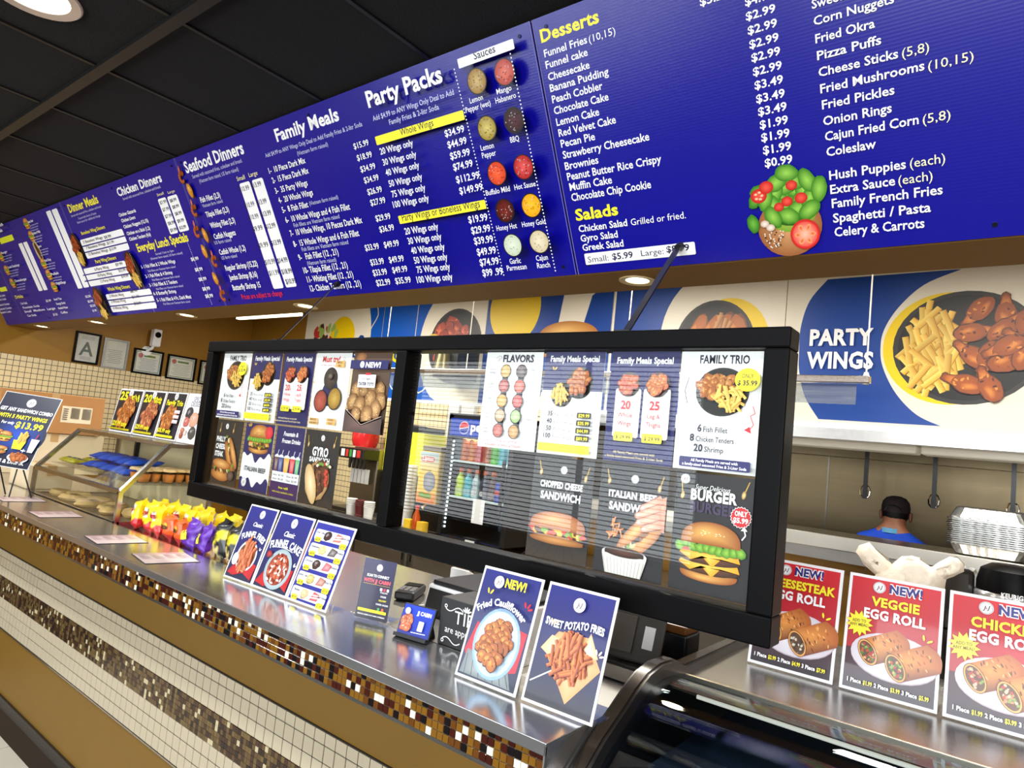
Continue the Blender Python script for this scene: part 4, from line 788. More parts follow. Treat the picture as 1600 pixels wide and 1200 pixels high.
def d_chop(a):
    H_ = a.H; a.on('picture'); wood(a, H_ * .20); sandhead(a, 'CHOPPED CHEESE', 'SANDWICH'); a.on('picture'); a.blob(50, H_ * .26, 44, 7, sc(50, 26, 18), sc(96, 54, 36), 0, .1, 24)
    for i in range(26): a.blob(8 + i * 3.4, H_ * .285 + a.rd.uniform(-5, 5), 5, 4, a.rd.choice([sc(110, 160, 50), sc(200, 60, 40), sc(236, 180, 60), sc(90, 50, 30)]), None, 0, .3, 8)
    a.bun(50, H_ * .30, 92, 24, True, sc(150, 76, 34), sc(236, 170, 110)); a.blob(50, H_ * .20, 45, 6, sc(140, 80, 34), sc(214, 150, 84), 0, .05, 24)
def d_ibsand(a):
    H_ = a.H; sandhead(a, 'ITALIAN BEEF', 'SANDWICH'); a.on('picture')
    SK, SK1 = sc(200, 130, 104), sc(244, 190, 164); a.sub(66, H_ * .38, 74, 34, 46)
    a.poly([(99.5, H_ * .44), (99.5, H_ * .76), (88, H_ * .72), (80, H_ * .62), (84, H_ * .50)], SK, SK1)
    for k, (x0_, y0_, x1_, y1_) in enumerate(((94, .73, 66, .63), (94, .66, 60, .56), (95, .59, 62, .50), (96, .52, 70, .45))):
        for g_, c0_, c1_ in ((1.18, sc(140, 76, 58), sc(140, 76, 58)), (1, SK, SK1)):
            dx_, dy_ = x1_ - x0_, H_ * (y1_ - y0_); l_ = math.hypot(dx_, dy_); nx_, ny_ = -dy_ / l_, dx_ / l_; r0_, r1_ = 5.4 * g_, 3.8 * g_; tx_, ty_ = dx_ / l_, dy_ / l_
            a.poly([(x0_ + nx_ * r0_, H_ * y0_ + ny_ * r0_), (x0_ - nx_ * r0_, H_ * y0_ - ny_ * r0_), (x1_ - nx_ * r1_, H_ * y1_ - ny_ * r1_), (x1_ - nx_ * r1_ * .6 + tx_ * 2.6, H_ * y1_ - ny_ * r1_ * .6 + ty_ * 2.6), (x1_ + tx_ * 3.6 * g_, H_ * y1_ + ty_ * 3.6 * g_), (x1_ + nx_ * r1_ * .6 + tx_ * 2.6, H_ * y1_ + ny_ * r1_ * .6 + ty_ * 2.6), (x1_ + nx_ * r1_, H_ * y1_ + ny_ * r1_)], c0_, c1_)
        a.ell(x1_ + 1, H_ * y1_ + 1, 2.6, 1.8, sc(250, 214, 200), None, 28)
    a.ell(46, H_ * .20, 33, 8.5, sc(225, 222, 216), sc(250, 248, 244)); a.ell(46, H_ * .20, 29, 6.8, sc(40, 18, 12), sc(90, 46, 28))
    a.poly([(13, H_ * .19), (79, H_ * .19), (72, 2), (20, 2)], sc(214, 210, 204), sc(246, 244, 240))
    for i in range(12): a.line([(16 + i * 5.4, H_ * .155), (21 + i * 4.6, 2)], .7, sc(176, 170, 164))
    a.ell(46, H_ * .215, 29, 6.4, sc(40, 18, 12), sc(90, 46, 28), 0, 28); a.fries(30, H_ * .40, 10, 12, 16, 12, 1.6, sc(220, 110, 40), sc(250, 170, 90))
def d_burger(a):
    H_ = a.H; a.on('picture'); lit(a, 10, H_ * .80, -2); lit(a, 86, H_ * .86, 6); a.on('lettering'); a.logo(12, H_ * .94, 6); a.text('Super Delicious', 48, H_ * .865, 6, WHT, w=44, shear=.3, bold=0); a.text('BURGER', 50, H_ * .775, 12.5, WHT, w=58, bold=.07)
    a.text('BURGER', 50, H_ * .675, 12, sc(64, 52, 84), w=58, bold=.07); a.on('picture'); a.burger(50, H_ * .25, 76, 2)
    a.on('price_badge'); a.star(85, H_ * .68, 11.5, 13, 20, WHT); a.star(85, H_ * .68, 10.8, 12.2, 20, RED); a.on('lettering'); a.text('ONLY', 85, H_ * .69, 5.8, WHT, w=15, bold=.05); a.text('$5.99', 85, H_ * .635, 5.8, WHT, w=18, bold=.05)
    a.line([(88, H_ * .50), (92, H_ * .54), (90, H_ * .585)], 1.6, WHT); a.poly([(86, H_ * .575), (94, H_ * .575), (90, H_ * .61)], WHT)
ZT0, ZT1, ZB0, ZB1 = 1.592, 1.848, 1.338, 1.586
POST = [(d_trio, 352, 395, 551, 1, WHT, 'white family trio poster at the far end of the upper row'), (d_35, 397, 443, 551, 1, WHT, 'party wings price poster in the left pane of the hanging frame'),
 (d_2025, 446, 494, 551, 1, NAVY, 'small navy whole wings poster in the left pane, beside Must try'), (d_must, 496, 551, 551, 1, WHT, 'white Must try poster of three sauce bowls'), (d_tots, 555, 614, 551, 1, sc(96, 70, 56), 'brown NEW poster with a basket of tater tots'),
 (d_philly, 341, 381, 662, 0, DARKP, 'dark philly cheese steak poster in the lower left corner of the frame'), (d_ibeef, 386, 431, 662, 0, WHT, 'Italian beef poster with navy drips and a bun, left pane'), (d_drinks, 435, 479, 662, 0, sc(236, 236, 244), 'purple fountain and frozen drinks poster'), (d_gyro, 480.5, 535, 664, 0, DARKP, 'black gyro sandwich poster in the left pane'),
 (d_flav, 762, 850, 552, 1, WHT, 'white FLAVORS poster with two columns of sauce dots'), (d_35, 854, 947, 552, 1, WHT, 'party wings price poster in the right pane, between FLAVORS and a navy poster'), (d_2025, 957, 1064, 552, 1, NAVY, 'large navy poster of 20 whole wings and 25 legs, right pane'), (d_trio, 1066, 1200, 552, 1, WHT, 'white family trio poster with yellow badge above the burger poster'),
 (d_chop, 836, 931, 715, 0, sc(34, 32, 36), 'dark chopped cheese sandwich poster under the party wings prices'), (d_ibsand, 941, 1048, 725, 0, sc(32, 30, 36), 'dark Italian beef sandwich poster with a hand and dip bowl'), (d_burger, 1058, 1184, 738, 0, sc(30, 30, 34), 'black burger poster with a red price badge')]
for fn, l, r, py, top, col, lab in POST:
    a = new_poster(PX(l, py), PX(r, py), ZT0 if top else ZB0, ZT1 if top else ZB1, lab, col=col, group=None); fn(a); a.flush()

# ================================================================= stands on the ledge
def stand(BL, BR, lean, h, label, name='sign_stand', border=3.0, depth=.075, edge=None):
    u = (BR - BL); w = u.length; v = Vector((0, lean, math.sqrt(h * h - lean * lean))); M = fr(BL + Vector((0, 0, .004)), u, v)
    o = thing(name, label, 'sign', mat=M)
    MB().box(0, 0, -.003, w, h, 0).build('panel', edge or pm('white_sign_board', sc(244, 244, 246), .3, 0, .02), o, local=True, bev=.0008)
    z = M.inverted() @ (BL + Vector((0, depth, .002)))
    MB().sheet([(0, 0, -.003), (w, 0, -.003), (w, z.y, z.z), (0, z.y, z.z)], .003).build('foot', ACRYL, o, local=True)
    a = Art(o, w / 100); a.H = 100 * h / w; a.W = w; return a
ZL = 1.068
def v3(x, y, z=ZL): return Vector((x, y, z))
DKB = sc(18, 20, 44)
def bluebg(a, c0=sc(24, 30, 60), c1=sc(30, 34, 130), b=3.4): a.on('sheet'); a.rect(b, b, 100 - b, a.H - b, c0, c1)
a = stand(v3(-2.124, 1.245), v3(-1.969, 1.252), .07, .248, 'blue funnel fries sign, first of three slanted signs on the ledge'); bluebg(a); H_ = a.H
a.on('lettering'); a.logo(52, H_ * .89, 9); a.text('Classic', 52, H_ * .72, 9, WHT, w=34, shear=.3, bold=.02); a.text('FUNNEL FRIES', 52, H_ * .58, 12, WHT, w=78, bold=.05, warp=arcw(75))
a.on('picture'); a.poly([(8, 12), (34, 46), (96, 40), (92, 8), (60, 18), (30, 8)], sc(176, 20, 30), sc(206, 40, 50)); a.ell(52, H_ * .33, 34, 33, sc(206, 214, 222), WHT); a.ell(52, H_ * .33, 29, 28, sc(110, 60, 36)); a.fries(52, H_ * .34, 20, 20, 60, 42, 5, sc(190, 88, 50), sc(240, 150, 104), (50, 130)); a.ell(22, H_ * .26, 10, 13, WHT); a.sparks(90, H_ * .42, 6, WHT, (50, 90)); a.flush()
a = stand(v3(-1.966, 1.252), v3(-1.782, 1.256), .075, .248, 'blue funnel cake sign, between the funnel fries and dessert price signs'); bluebg(a); H_ = a.H
a.on('lettering'); a.logo(50, H_ * .88, 8.5); a.text('Classic', 50, H_ * .70, 9, WHT, w=30, shear=.3, bold=.02); a.text('FUNNEL CAKE', 52, H_ * .565, 12.5, WHT, w=84, bold=.05, warp=arcw(120)); a.line([(16 + i * 6, H_ * .53 + 3.5 * math.sin(i * .31)) for i in range(11)], 1.2, WHT)
a.on('picture'); a.poly([(6, 10), (30, 44), (96, 44), (94, 8), (60, 20), (34, 6)], sc(176, 20, 30), sc(206, 40, 50)); a.ell(54, H_ * .29, 35, 34, sc(150, 170, 176), sc(226, 236, 238)); a.ell(54, H_ * .29, 28, 27, sc(150, 60, 40), sc(206, 110, 80))
for i in range(70): t = a.rd.uniform(0, 6.3); q = 25 * math.sqrt(a.rd.random()); a.blob(54 + q * math.cos(t), H_ * .29 + q * math.sin(t), 4.5, 2, a.rd.choice([sc(190, 80, 50), sc(246, 220, 206), sc(214, 120, 90), sc(130, 46, 30)]), None, a.rd.uniform(0, 180), .2, 8)
a.sparks(92, H_ * .36, 6, WHT, (60, 30)); a.blob(20, H_ * .44, 8, 6, sc(120, 20, 30), sc(200, 70, 70)); a.flush()
a = stand(v3(-1.779, 1.257), v3(-1.594, 1.263), .08, .248, 'blue dessert price sign with five white strips of cakes'); bluebg(a, sc(36, 40, 140), sc(40, 44, 150)); H_ = a.H
DS = [('Oreo Cake', 'Carrot Cake', sc(60, 30, 26), sc(190, 96, 70)), ('Cheesecake', 'Brownie', sc(236, 214, 140), sc(60, 28, 30)), ('Chocolate', 'Strawberry', sc(66, 34, 26), sc(214, 70, 80)), ('Lemon Cake', 'Pecan Pie', sc(206, 190, 110), sc(170, 96, 70)), ('Banana', 'Red Velvet', sc(222, 190, 140), sc(190, 36, 50))]
for i, (l, r, c0, c1) in enumerate(DS):
    y = H_ * (.83 - .178 * i); a.on('picture'); a.rr(8, y - 8.5, 93, y + 9, 4, sc(240, 242, 248)); a.chunk(40, y + 1, 9, 7, 10, c0, mixc(c0, WHT, .4), mixc(c0, (0, 0, 0, 1), .5)); a.poly([(56, y - 6), (74, y - 5), (78, y + 5), (62, y + 8)], c1, mixc(c1, WHT, .35))
    if i in (0, 4):
        for k in (-2, 2): a.line([(57, y + k), (77, y + k + 2)], 1.6, sc(250, 240, 236))
    a.on('price_badge'); a.rr(12, y - 12, 27, y - 4, 2, YEL); a.rr(76, y - 14, 92, y - 5.5, 2, YEL)
    a.on('lettering'); a.text(l, 20, y + 2, 3.6, INK, maxw=22); a.text(r, 84, y + 1, 3.6, INK, maxw=20); a.text('$4.99', 19.5, y - 10, 3.6, INK, w=12); a.text('$3.99', 84, y - 12, 3.6, INK, w=12)
a.flush()
a = stand(v3(-1.524, 1.31), v3(-1.418, 1.342), .022, .168, 'small navy scan to connect sign standing on the ledge', border=2, edge=ACRYL); H_ = a.H; a.on('sheet'); a.rect(2, 2, 98, H_ - 1, sc(26, 26, 44), sc(40, 38, 80))
a.on('lettering'); a.logo(50, H_ * .86, 9); a.text('SCAN TO CONNECT', 50, H_ * .70, 6.4, WHT, w=66, bold=.03); a.text('WITH JJ CABIN', 50, H_ * .61, 8.5, sc(240, 100, 110), w=80, bold=.06, shear=.1); a.line([(10, H_ * .58), (90, H_ * .58)], .8, GOLD)
for i, (t, c) in enumerate((('FOLLOW', WHT), ('ORDER', WHT), ('DELIVERY', YEL), ('ORDER ONLINE', WHT))): a.text(t, 76, H_ * (.46 - .065 * i), 4, c, maxw=36)
a.on('picture')
for x, y, c in ((66, .52, sc(240, 240, 240)), (76, .52, sc(200, 60, 90)), (86, .52, sc(230, 230, 240)), (68, .20, sc(70, 160, 90)), (80, .20, sc(230, 90, 60))): a.rr(x - 3.4, H_ * y - 3.4, x + 3.4, H_ * y + 3.4, 1, c)
a.rr(8, H_ * .13, 92, H_ * .175, 1, YEL); a.on('lettering'); a.text('ASK ABOUT OUR DAILY SPECIALS', 50, H_ * .14, 3.4, sc(90, 80, 20), w=74); a.text('DINE IN, CARRY OUT AND CATERING', 50, H_ * .07, 3.2, WHT, w=80); a.flush()
a = stand(v3(-1.036, 1.207), v3(-.862, 1.208), .07, .25, 'navy NEW fried cauliflower sign on the near end of the ledge'); bluebg(a, sc(36, 42, 60), sc(28, 34, 116)); H_ = a.H
a.on('picture'); a.poly([(5, 34), (14, 72), (40, 60), (60, 20), (20, 10)], sc(190, 20, 44), sc(220, 60, 70)); a.poly([(70, 20), (92, 26), (95, 74), (80, 76)], sc(190, 20, 44), sc(220, 60, 70)); a.poly([(6, 6), (90, 5), (80, 26), (10, 36)], sc(110, 120, 124), sc(160, 166, 164))
for i in range(7): a.line([(14 + i * 12, 6), (12 + i * 10, 30)], .9, sc(60, 70, 76))
a.ell(52, H_ * .36, 37, 44, sc(130, 164, 196), sc(214, 232, 244)); a.ell(52, H_ * .36, 33, 40, sc(180, 206, 228), sc(220, 236, 246)); a.pile(52, H_ * .36, 22, 27, 26, 7.4, sc(178, 92, 28), sc(232, 160, 74), sc(80, 34, 8), 1.15)
a.sparks(25, H_ * .74, 7, YEL, (60, 110)); a.sparks(88, H_ * .70, 7, RED, (60, 110, 20)); a.on('lettering'); a.logo(36, H_ * .88, 8); a.text('NEW!', 64, H_ * .85, 11, YEL, w=34, bold=.06); a.text('Fried Cauliflower', 52, H_ * .68, 8.6, WHT, w=80, bold=.03, warp=arcw(56)); a.flush()
a = stand(v3(-.85, 1.213), v3(-.676, 1.215), .07, .25, 'navy sweet potato fries sign at the right corner of the ledge'); bluebg(a, sc(40, 42, 50), sc(28, 32, 116)); H_ = a.H
a.on('picture'); a.rect(3.4, 3.4, 96.6, 40, sc(48, 48, 54), sc(34, 38, 74)); a.line([(6, 24), (46, 52)], 1.6, sc(220, 220, 226)); a.poly([(14, 66), (60, 12), (96, 58), (72, 90), (30, 88)], sc(206, 150, 96), sc(236, 196, 150)); a.poly([(10, 64), (22, 82), (44, 78), (40, 50)], sc(226, 180, 130), sc(244, 214, 176)); a.poly([(62, 62), (74, 96), (90, 70)], sc(216, 170, 120), sc(246, 226, 200))
a.fries(52, H_ * .42, 24, 20, 90, 26, 3.4, sc(150, 58, 22), sc(226, 130, 60), (20, 160)); a.fries(50, H_ * .50, 14, 14, 20, 26, 4, sc(170, 66, 24), sc(240, 150, 80), (50, 120)); a.sparks(24, H_ * .64, 6, sc(236, 150, 60), (70, 120)); a.sparks(90, H_ * .50, 6, sc(250, 220, 200), (60, 110, 20))
a.on('lettering'); a.logo(52, H_ * .86, 8.5); a.text('SWEET POTATO FRIES', 52, H_ * .66, 8.5, WHT, w=82, bold=.06, warp=lambda X, Y: (X, Y + 3.2 * math.sin(X * .065))); a.flush()
# ---- red signs on the glass case
ZK = 1.10
def red(BLp, BRp, word, label, fill, w1, prices):
    p, q = at_z(*BLp, ZK), at_z(*BRp, ZK); y = 1.866; p.y = q.y = y
    p.x = at_y(*BLp, y).x; q.x = at_y(*BRp, y).x
    a = stand(p, q, .060, .278, label); H_ = a.H; a.on('sheet'); b = 3.5; a.rect(b, b, 100 - b, H_ * .36, sc(36, 26, 40), sc(70, 20, 34)); a.rect(b, H_ * .36, 100 - b, H_ - b, sc(176, 16, 36), sc(206, 18, 34))
    a.on('picture'); a.ell(54, H_ * .335, 45, 26, sc(176, 160, 170)); a.ell(54, H_ * .345, 45, 26, sc(214, 206, 216), sc(246, 244, 248)); a.roll(27, H_ * .345, 40, 15, 28, fill); a.roll(57, H_ * .27, 42, 15.5, 28, fill); a.star(16, H_ * .57, 10, 15, 13, YEL); a.sparks(84, H_ * .52, 6, YEL, (100, 30))
    a.on('lettering'); a.logo(34, H_ * .905, 6.6); a.btext('NEW!', 62, H_ * .875, 9.5, sc(34, 28, 120), WHT, w=34, bold=.05, ob=.11)
    a.text(word, 52, H_ * .745, 10, YEL, w=w1, bold=.07); a.text('EGG ROLL', 52, H_ * .635, 10.5, WHT, w=64, bold=.07); a.text('ADD TO', 16, H_ * .58, 3.4, sc(120, 90, 0), w=15, rot=4); a.text('ANY MEAL!', 16, H_ * .545, 3.4, sc(120, 90, 0), w=20, rot=4)
    x = 9
    for t, c in zip(('1 Piece ', prices[0], ' 2 Piece ', prices[1], ' 3 Piece ', prices[2]), (WHT, YEL) * 3): w = 16.5 if c is WHT else 11; a.text(t.strip(), x, H_ * .075, 4.4, c, w=w - 1.5, al='l', bold=.05); x += w + .4
    a.flush()
MEAT = [sc(90, 60, 40), sc(150, 120, 90), sc(236, 226, 206), sc(70, 44, 30)]; VEG = [sc(80, 140, 40), sc(210, 90, 40), sc(150, 190, 80), sc(200, 50, 50), sc(60, 110, 30), sc(240, 190, 120)]; CHK = [sc(236, 206, 170), sc(200, 60, 50), sc(150, 170, 80), sc(214, 150, 100), sc(120, 60, 30)]
red((1167, 1037), (1300, 1074), 'CHEESESTEAK', 'red cheesesteak egg roll sign partly hidden by the black frame', MEAT, 84, ('$2.99', '$4.99', '$7.99'))
red((1310, 1077), (1464, 1116), 'VEGGIE', 'red veggie egg roll sign, middle one on the glass case', VEG, 50, ('$1.99', '$3.99', '$5.99'))
red((1472, 1118), (1660, 1168), 'CHICKEN', 'red chicken egg roll sign cut off by the picture edge', CHK, 62, ('$1.99', '$3.99', '$5.99'))
# ================================================================= glass display case at the far end
KX0, KX1, KY0, KY1, KZ0, KZ1, KZ2 = -4.42, -3.3, 1.372, 1.80, 1.052, 1.205, 1.43
KT = 1.56
gc = thing('glass_display_case', 'steel framed glass case with a sloping front, full of snacks', 'display case', ((KX0 + KX1) / 2, 1.6, KZ0))
fm = MB(); e = .014
def bar(b, p, q, r=e): b.tube([p, q], r, 4)
for x in (KX0, KX1):
    for p, q in (((x, KY0, KZ0), (x, KY0, KZ1)), ((x, KY0, KZ1), (x, KT, KZ2)), ((x, KT, KZ2), (x, KY1, KZ2)), ((x, KY1, KZ2), (x, KY1, KZ0)), ((x, KY0, KZ0 + .008), (x, KY1, KZ0 + .008))): bar(fm, p, q)
for p in ((KY0, KZ0 + .008), (KY0, KZ1), (KT, KZ2), (KY1, KZ2), (KY1, KZ0 + .008)): bar(fm, (KX0, p[0], p[1]), (KX1, p[0], p[1]))
fm.build('steel_frame', STEEL, gc)
MB().sheet([(KX0, KY0, KZ0 + .01), (KX1, KY0, KZ0 + .01), (KX1, KY0, KZ1), (KX0, KY0, KZ1)], .003).build('front_glass', GLASS, gc)
MB().sheet([(KX0, KY0, KZ1), (KX1, KY0, KZ1), (KX1, KT, KZ2), (KX0, KT, KZ2)], .003).build('sloping_glass', GLASS, gc)
prof = [(KY0, KZ0), (KY1, KZ0), (KY1, KZ2), (KT, KZ2), (KY0, KZ1)]
for x in (KX0, KX1): MB().prism(prof, x - .0015, x + .0015, 'x').build('end_glass', GLASS, gc)
bx('top_panel', STEEL, (KX0, KT, KZ2, KX1, KY1, KZ2 + .01), gc)
bx('back_panel', pm('case_back', sc(196, 180, 140), .4, 0, .06), (KX0 + .01, KY1 - .006, KZ0 + .01, KX1 - .01, KY1 - .002, KZ2), gc)
bx('base_tray', STEEL2, (KX0 + .01, KY0 + .01, KZ0, KX1 - .01, KY1 - .01, KZ0 + .012), gc)
bx('glass_shelf', GLASS, (KX0 + .012, KY0 + .07, 1.235, KX1 - .012, KY1 - .01, 1.241), gc)
for x in (KX0 + .25, KX1 - .1): bx('shelf_bracket', BLACK, (x, KY1 - .03, 1.26, x + .02, KY1 - .008, 1.40), gc)
def pillow(name, w, h, d, colf, seed, mat=PRINT_GLOSS, nu=10, nv=14, crimp=.08):
    """sealed bag standing on its lower end: front faces -y"""
    rd = random.Random(seed); vs, cs, fs = [], [], []
    ph = [rd.uniform(0, 6.3) for _ in range(6)]
    for side in (-1, 1):
        for j in range(nv + 1):
            for i in range(nu + 1):
                u, v = i / nu, j / nv; U = 2 * u - 1
                env = (max(0, 1 - U * U) ** .5) * (max(0, 1 - (2 * v - 1) ** 4)) ** .6
                wr = .12 * math.sin(9 * u + 7 * v + ph[0]) + .1 * math.sin(15 * v - 6 * u + ph[1]) + .08 * math.sin(23 * u + ph[2])
                x = w / 2 * U * (1 - .1 * math.sin(math.pi * v)) + .006 * math.sin(8 * v + ph[3]); y = side * d / 2 * env * (1 + wr) + .01 * math.sin(5 * v + ph[4]) * v
                if v < crimp or v > 1 - crimp: y = y * .25 + .003 * math.sin(26 * u + ph[5])
                vs.append((x, y, h * v)); cs.append(colf(u, v, side, rd))
    n = (nu + 1) * (nv + 1)
    for s in (0, 1):
        for j in range(nv):
            for i in range(nu):
                a = s * n + j * (nu + 1) + i; q = (a, a + 1, a + nu + 2, a + nu + 1); fs.append(q if s == 0 else q[::-1])
    me = bpy.data.meshes.new(name); me.from_pydata(vs, [], fs); ca = me.color_attributes.new('Col', 'FLOAT_COLOR', 'POINT')
    ca.data.foreach_set('color', np.array(cs, dtype=np.float32).ravel()); me.materials.append(mat); me.shade_smooth()
    o = bpy.data.objects.new(name, me); C.objects.link(o)
    def surf(u, v): i, j = min(nu, max(0, round(u * nu))), min(nv, max(0, round(v * nv))); return vs[j * (nu + 1) + i]
    return o, surf
def bag_text(o, surf, w, h, t, v0, th, col, rot=0, bold=.05, maxw=None):
    v, f = glyphs(t, bold, 0); x0, x1 = v[:, 0].min(), v[:, 0].max(); W_ = maxw or w * .7; P = []
    for a_, b_ in v:
        X = ((a_ - x0) / (x1 - x0) - .5) * W_; Z = b_ / .7 * th; r = math.radians(rot); X, Z = X * math.cos(r) - Z * math.sin(r), X * math.sin(r) + Z * math.cos(r) + v0 * h
        P.append((X, min(surf(X / w + .5, min(.95, max(.05, Z / h)))[1], surf(X / w + .5 + .08, Z / h)[1], surf(X / w + .5 - .08, Z / h)[1]) - .004, Z))
    me = bpy.data.meshes.new('lettering'); me.from_pydata(P, [], f); ca = me.color_attributes.new('Col', 'FLOAT_COLOR', 'POINT'); ca.data.foreach_set('color', np.array([col] * len(P), dtype=np.float32).ravel())
    me.materials.append(PRINT); q = bpy.data.objects.new('lettering', me); C.objects.link(q); q.parent = o
def place(o, x, y, z, rz=0, rx=0, ry=0, s=1): o.matrix_basis = Matrix.Translation((x, y, z)) @ Matrix.Rotation(math.radians(rz), 4, 'Z') @ Matrix.Rotation(math.radians(ry), 4, 'Y') @ Matrix.Rotation(math.radians(rx), 4, 'X') @ Matrix.Scale(s, 4)
cy_, cr_ = sc(252, 226, 10), sc(206, 30, 40)
def c_yel(u, v, s, rd):
    if .45 < v < .72 and abs(u - .5) < .24: return WHT if rd.random() < .7 else sc(90, 40, 60)
    return cy_ if v > .36 + .1 * math.sin(7 * u) else (cr_ if rd.random() < .8 else sc(230, 90, 80))
def c_org(u, v, s, rd): return sc(236, 200, 60) if (.4 < v < .66 and abs(u - .5) < .3 and rd.random() < .5) else (sc(236, 96, 26) if v > .25 else sc(190, 36, 40))
def c_pur(u, v, s, rd): return sc(104, 40, 180) if rd.random() < .85 else sc(60, 18, 110)
def c_blk(u, v, s, rd):
    d = v - .5 - .35 * (u - .5)
    return sc(238, 222, 40) if abs(d) < .11 else (sc(236, 214, 140) if (v < .3 and abs(u - .5) < .3 and rd.random() < .8) else sc(26, 28, 26))
BAGS = []
for k in range(3): b_, sf = pillow('snack_bag', .112, .15, .065, c_yel, 20 + k); bag_text(b_, sf, .112, .15, 'Lays', .54, .022, sc(190, 20, 40), 8); BAGS.append(b_)
b_, sf = pillow('snack_bag', .10, .105, .055, c_org, 31); bag_text(b_, sf, .1, .105, 'Cheetos', .42, .018, sc(60, 30, 20), 8); OR = b_
b_, sf = pillow('snack_bag', .112, .12, .06, c_pur, 33); bag_text(b_, sf, .112, .12, 'Takis', .30, .034, sc(240, 236, 60), 14, .07); PU = b_
b_, sf = pillow('snack_bag', .115, .15, .06, c_blk, 35); bag_text(b_, sf, .115, .15, 'SMARTFOOD', .44, .016, sc(20, 20, 20), 20, .05); BK = b_
BG = 'snack bags standing on the steel counter'
spots = [(-3.215, 1.43, -12, 'first yellow chip bag beside the glass case, front row'), (-3.115, 1.435, 10, 'second yellow chip bag from the glass case, front row'), (-3.015, 1.425, 4, 'third yellow chip bag from the glass case, front row'),
         (-3.20, 1.515, 8, 'yellow chip bag in the middle row next to the glass case'), (-3.10, 1.52, -10, 'yellow chip bag in the middle row, second from the glass case'), (-3.0, 1.515, 12, 'yellow chip bag in the middle row, third from the glass case'), (-2.90, 1.51, -6, 'yellow chip bag behind the orange snack bags'), (-2.79, 1.505, 6, 'yellow chip bag behind the purple snack bags'),
         (-3.06, 1.615, -5, 'yellow chip bag in the back row near the glass case'), (-2.94, 1.60, 9, 'yellow chip bag in the middle of the back row'), (-2.83, 1.605, -12, 'yellow chip bag in the back row, second from the black popcorn bags'), (-2.72, 1.60, 10, 'yellow chip bag in the back row beside the black popcorn bags')]
for i, (x, y, r, lab) in enumerate(spots):
    o = BAGS[i] if i < 3 else dup(BAGS[i % 3]); place(o, x, y, 1.0505, r - 20, -8, R1.uniform(-5, 5), R1.uniform(.88, .96)); tag(o, lab, 'snack bag', BG)
for (src, pts) in ((OR, [(-2.915, 1.43, 8, 'orange snack bag beside the yellow chip bags, front row'), (-2.81, 1.43, -8, 'orange snack bag beside the purple bags, front row')]), (PU, [(-2.71, 1.42, 10, 'purple snack bag touching the orange bag'), (-2.60, 1.425, -6, 'purple snack bag touching the black popcorn bag')]),
                   (BK, [(-2.49, 1.43, 6, 'black popcorn bag beside the purple snack bags, front row'), (-2.375, 1.42, -8, 'black popcorn bag in the middle of the front row'), (-2.27, 1.425, 12, 'black popcorn bag half behind the funnel fries sign'), (-2.50, 1.54, -8, 'black popcorn bag in the back row behind the purple bags'), (-2.38, 1.54, 10, 'black popcorn bag in the back row beside the red box')])):
    for i, (x, y, r, lab) in enumerate(pts): o = src if i == 0 else dup(src); place(o, x, y, 1.0505, r - 20, -7, R1.uniform(-4, 4), 1); tag(o, lab, 'snack bag', BG)
ORD = ['first', 'second', 'third', 'fourth', 'fifth', 'sixth', 'seventh', 'eighth', 'ninth', 'tenth', 'eleventh', 'twelfth']
# goods inside the case
def flatpack(name, w, d, h, c0, c1, seed):
    def cf(u, v, s, rd): return c1 if abs(v - .5) < .2 and abs(u - .5) < .3 else c0
    return pillow(name, w, d, h, cf, seed, nu=8, nv=10)[0]
p0_ = flatpack('snack_packet', .09, .17, .035, sc(26, 80, 190), sc(12, 40, 140), 41); p1_ = flatpack('snack_packet', .06, .10, .03, sc(236, 226, 60), sc(70, 90, 160), 43)
def lay(o, x, y, z, rz): o.matrix_basis = Matrix.Translation((x, y, z)) @ Matrix.Rotation(math.radians(rz), 4, 'Z') @ Matrix.Rotation(math.radians(-84), 4, 'X')
for i in range(10):
    o = p0_ if i == 0 else dup(p0_); lay(o, -4.02 + .11 * (i % 5), 1.47 + .03 * (i // 5), 1.262 + .044 * (i // 5) + .004 * (i % 2), 8 - 4 * (i % 3)); tag(o, 'blue sealed snack packet in the glass case, %s from its far end, %s layer' % (ORD[i % 5], ('lower', 'upper')[i // 5]), 'snack packet', 'blue packets in the glass case')
for i in range(6):
    o = p1_ if i == 0 else dup(p1_); lay(o, -4.34 + .075 * (i % 3), 1.46 + .11 * (i // 3), 1.259, 10 * (i % 3)); tag(o, 'small yellow snack packet in the glass case, %s from its far end, %s row' % (ORD[i % 3], ('front', 'back')[i // 3]), 'snack packet', 'yellow packets in the glass case')
cup = thing('pudding_cup', 'clear plastic cup of orange dessert on the shelf in the glass case', 'cup', group='dessert cups in the glass case')
MB().lathe([(.026, .0), (.034, .055), (.031, .055), (.024, .004)], n=14).build('cup_body', ACRYL, cup, True, local=True)
MB().lathe([(.0, .003), (.0235, .004), (.03, .042), (0, .045)], n=14).build('dessert', pm('dessert', sc(214, 130, 50), .5, 0, .2, 40), cup, True, local=True)
MB().lathe([(.036, .055), (.036, .06), (.03, .068), (0, .068)], n=14).build('lid', pm('cup_lid', sc(226, 190, 130), .3, 0, .1), cup, True, local=True)
k = 0
for i in range(5):
    for j in range(2):
        if k == 0: cup.location = (-3.38, 1.50, 1.2415); cup['label'] = 'dessert cup in the glass case, first from the front beside the chip bags'
        else: dup(cup, (-3.38 - .08 * j - .02 * (i % 2), 1.50 + .058 * i, 1.2415), label='dessert cup in the glass case, %s from the front, %s row from the chips' % (ORD[i], ORD[j]))
        k += 1
PASTRY = pm('pastry_crust', sc(206, 170, 106), .7, 0, .3, 30, .3, 60)
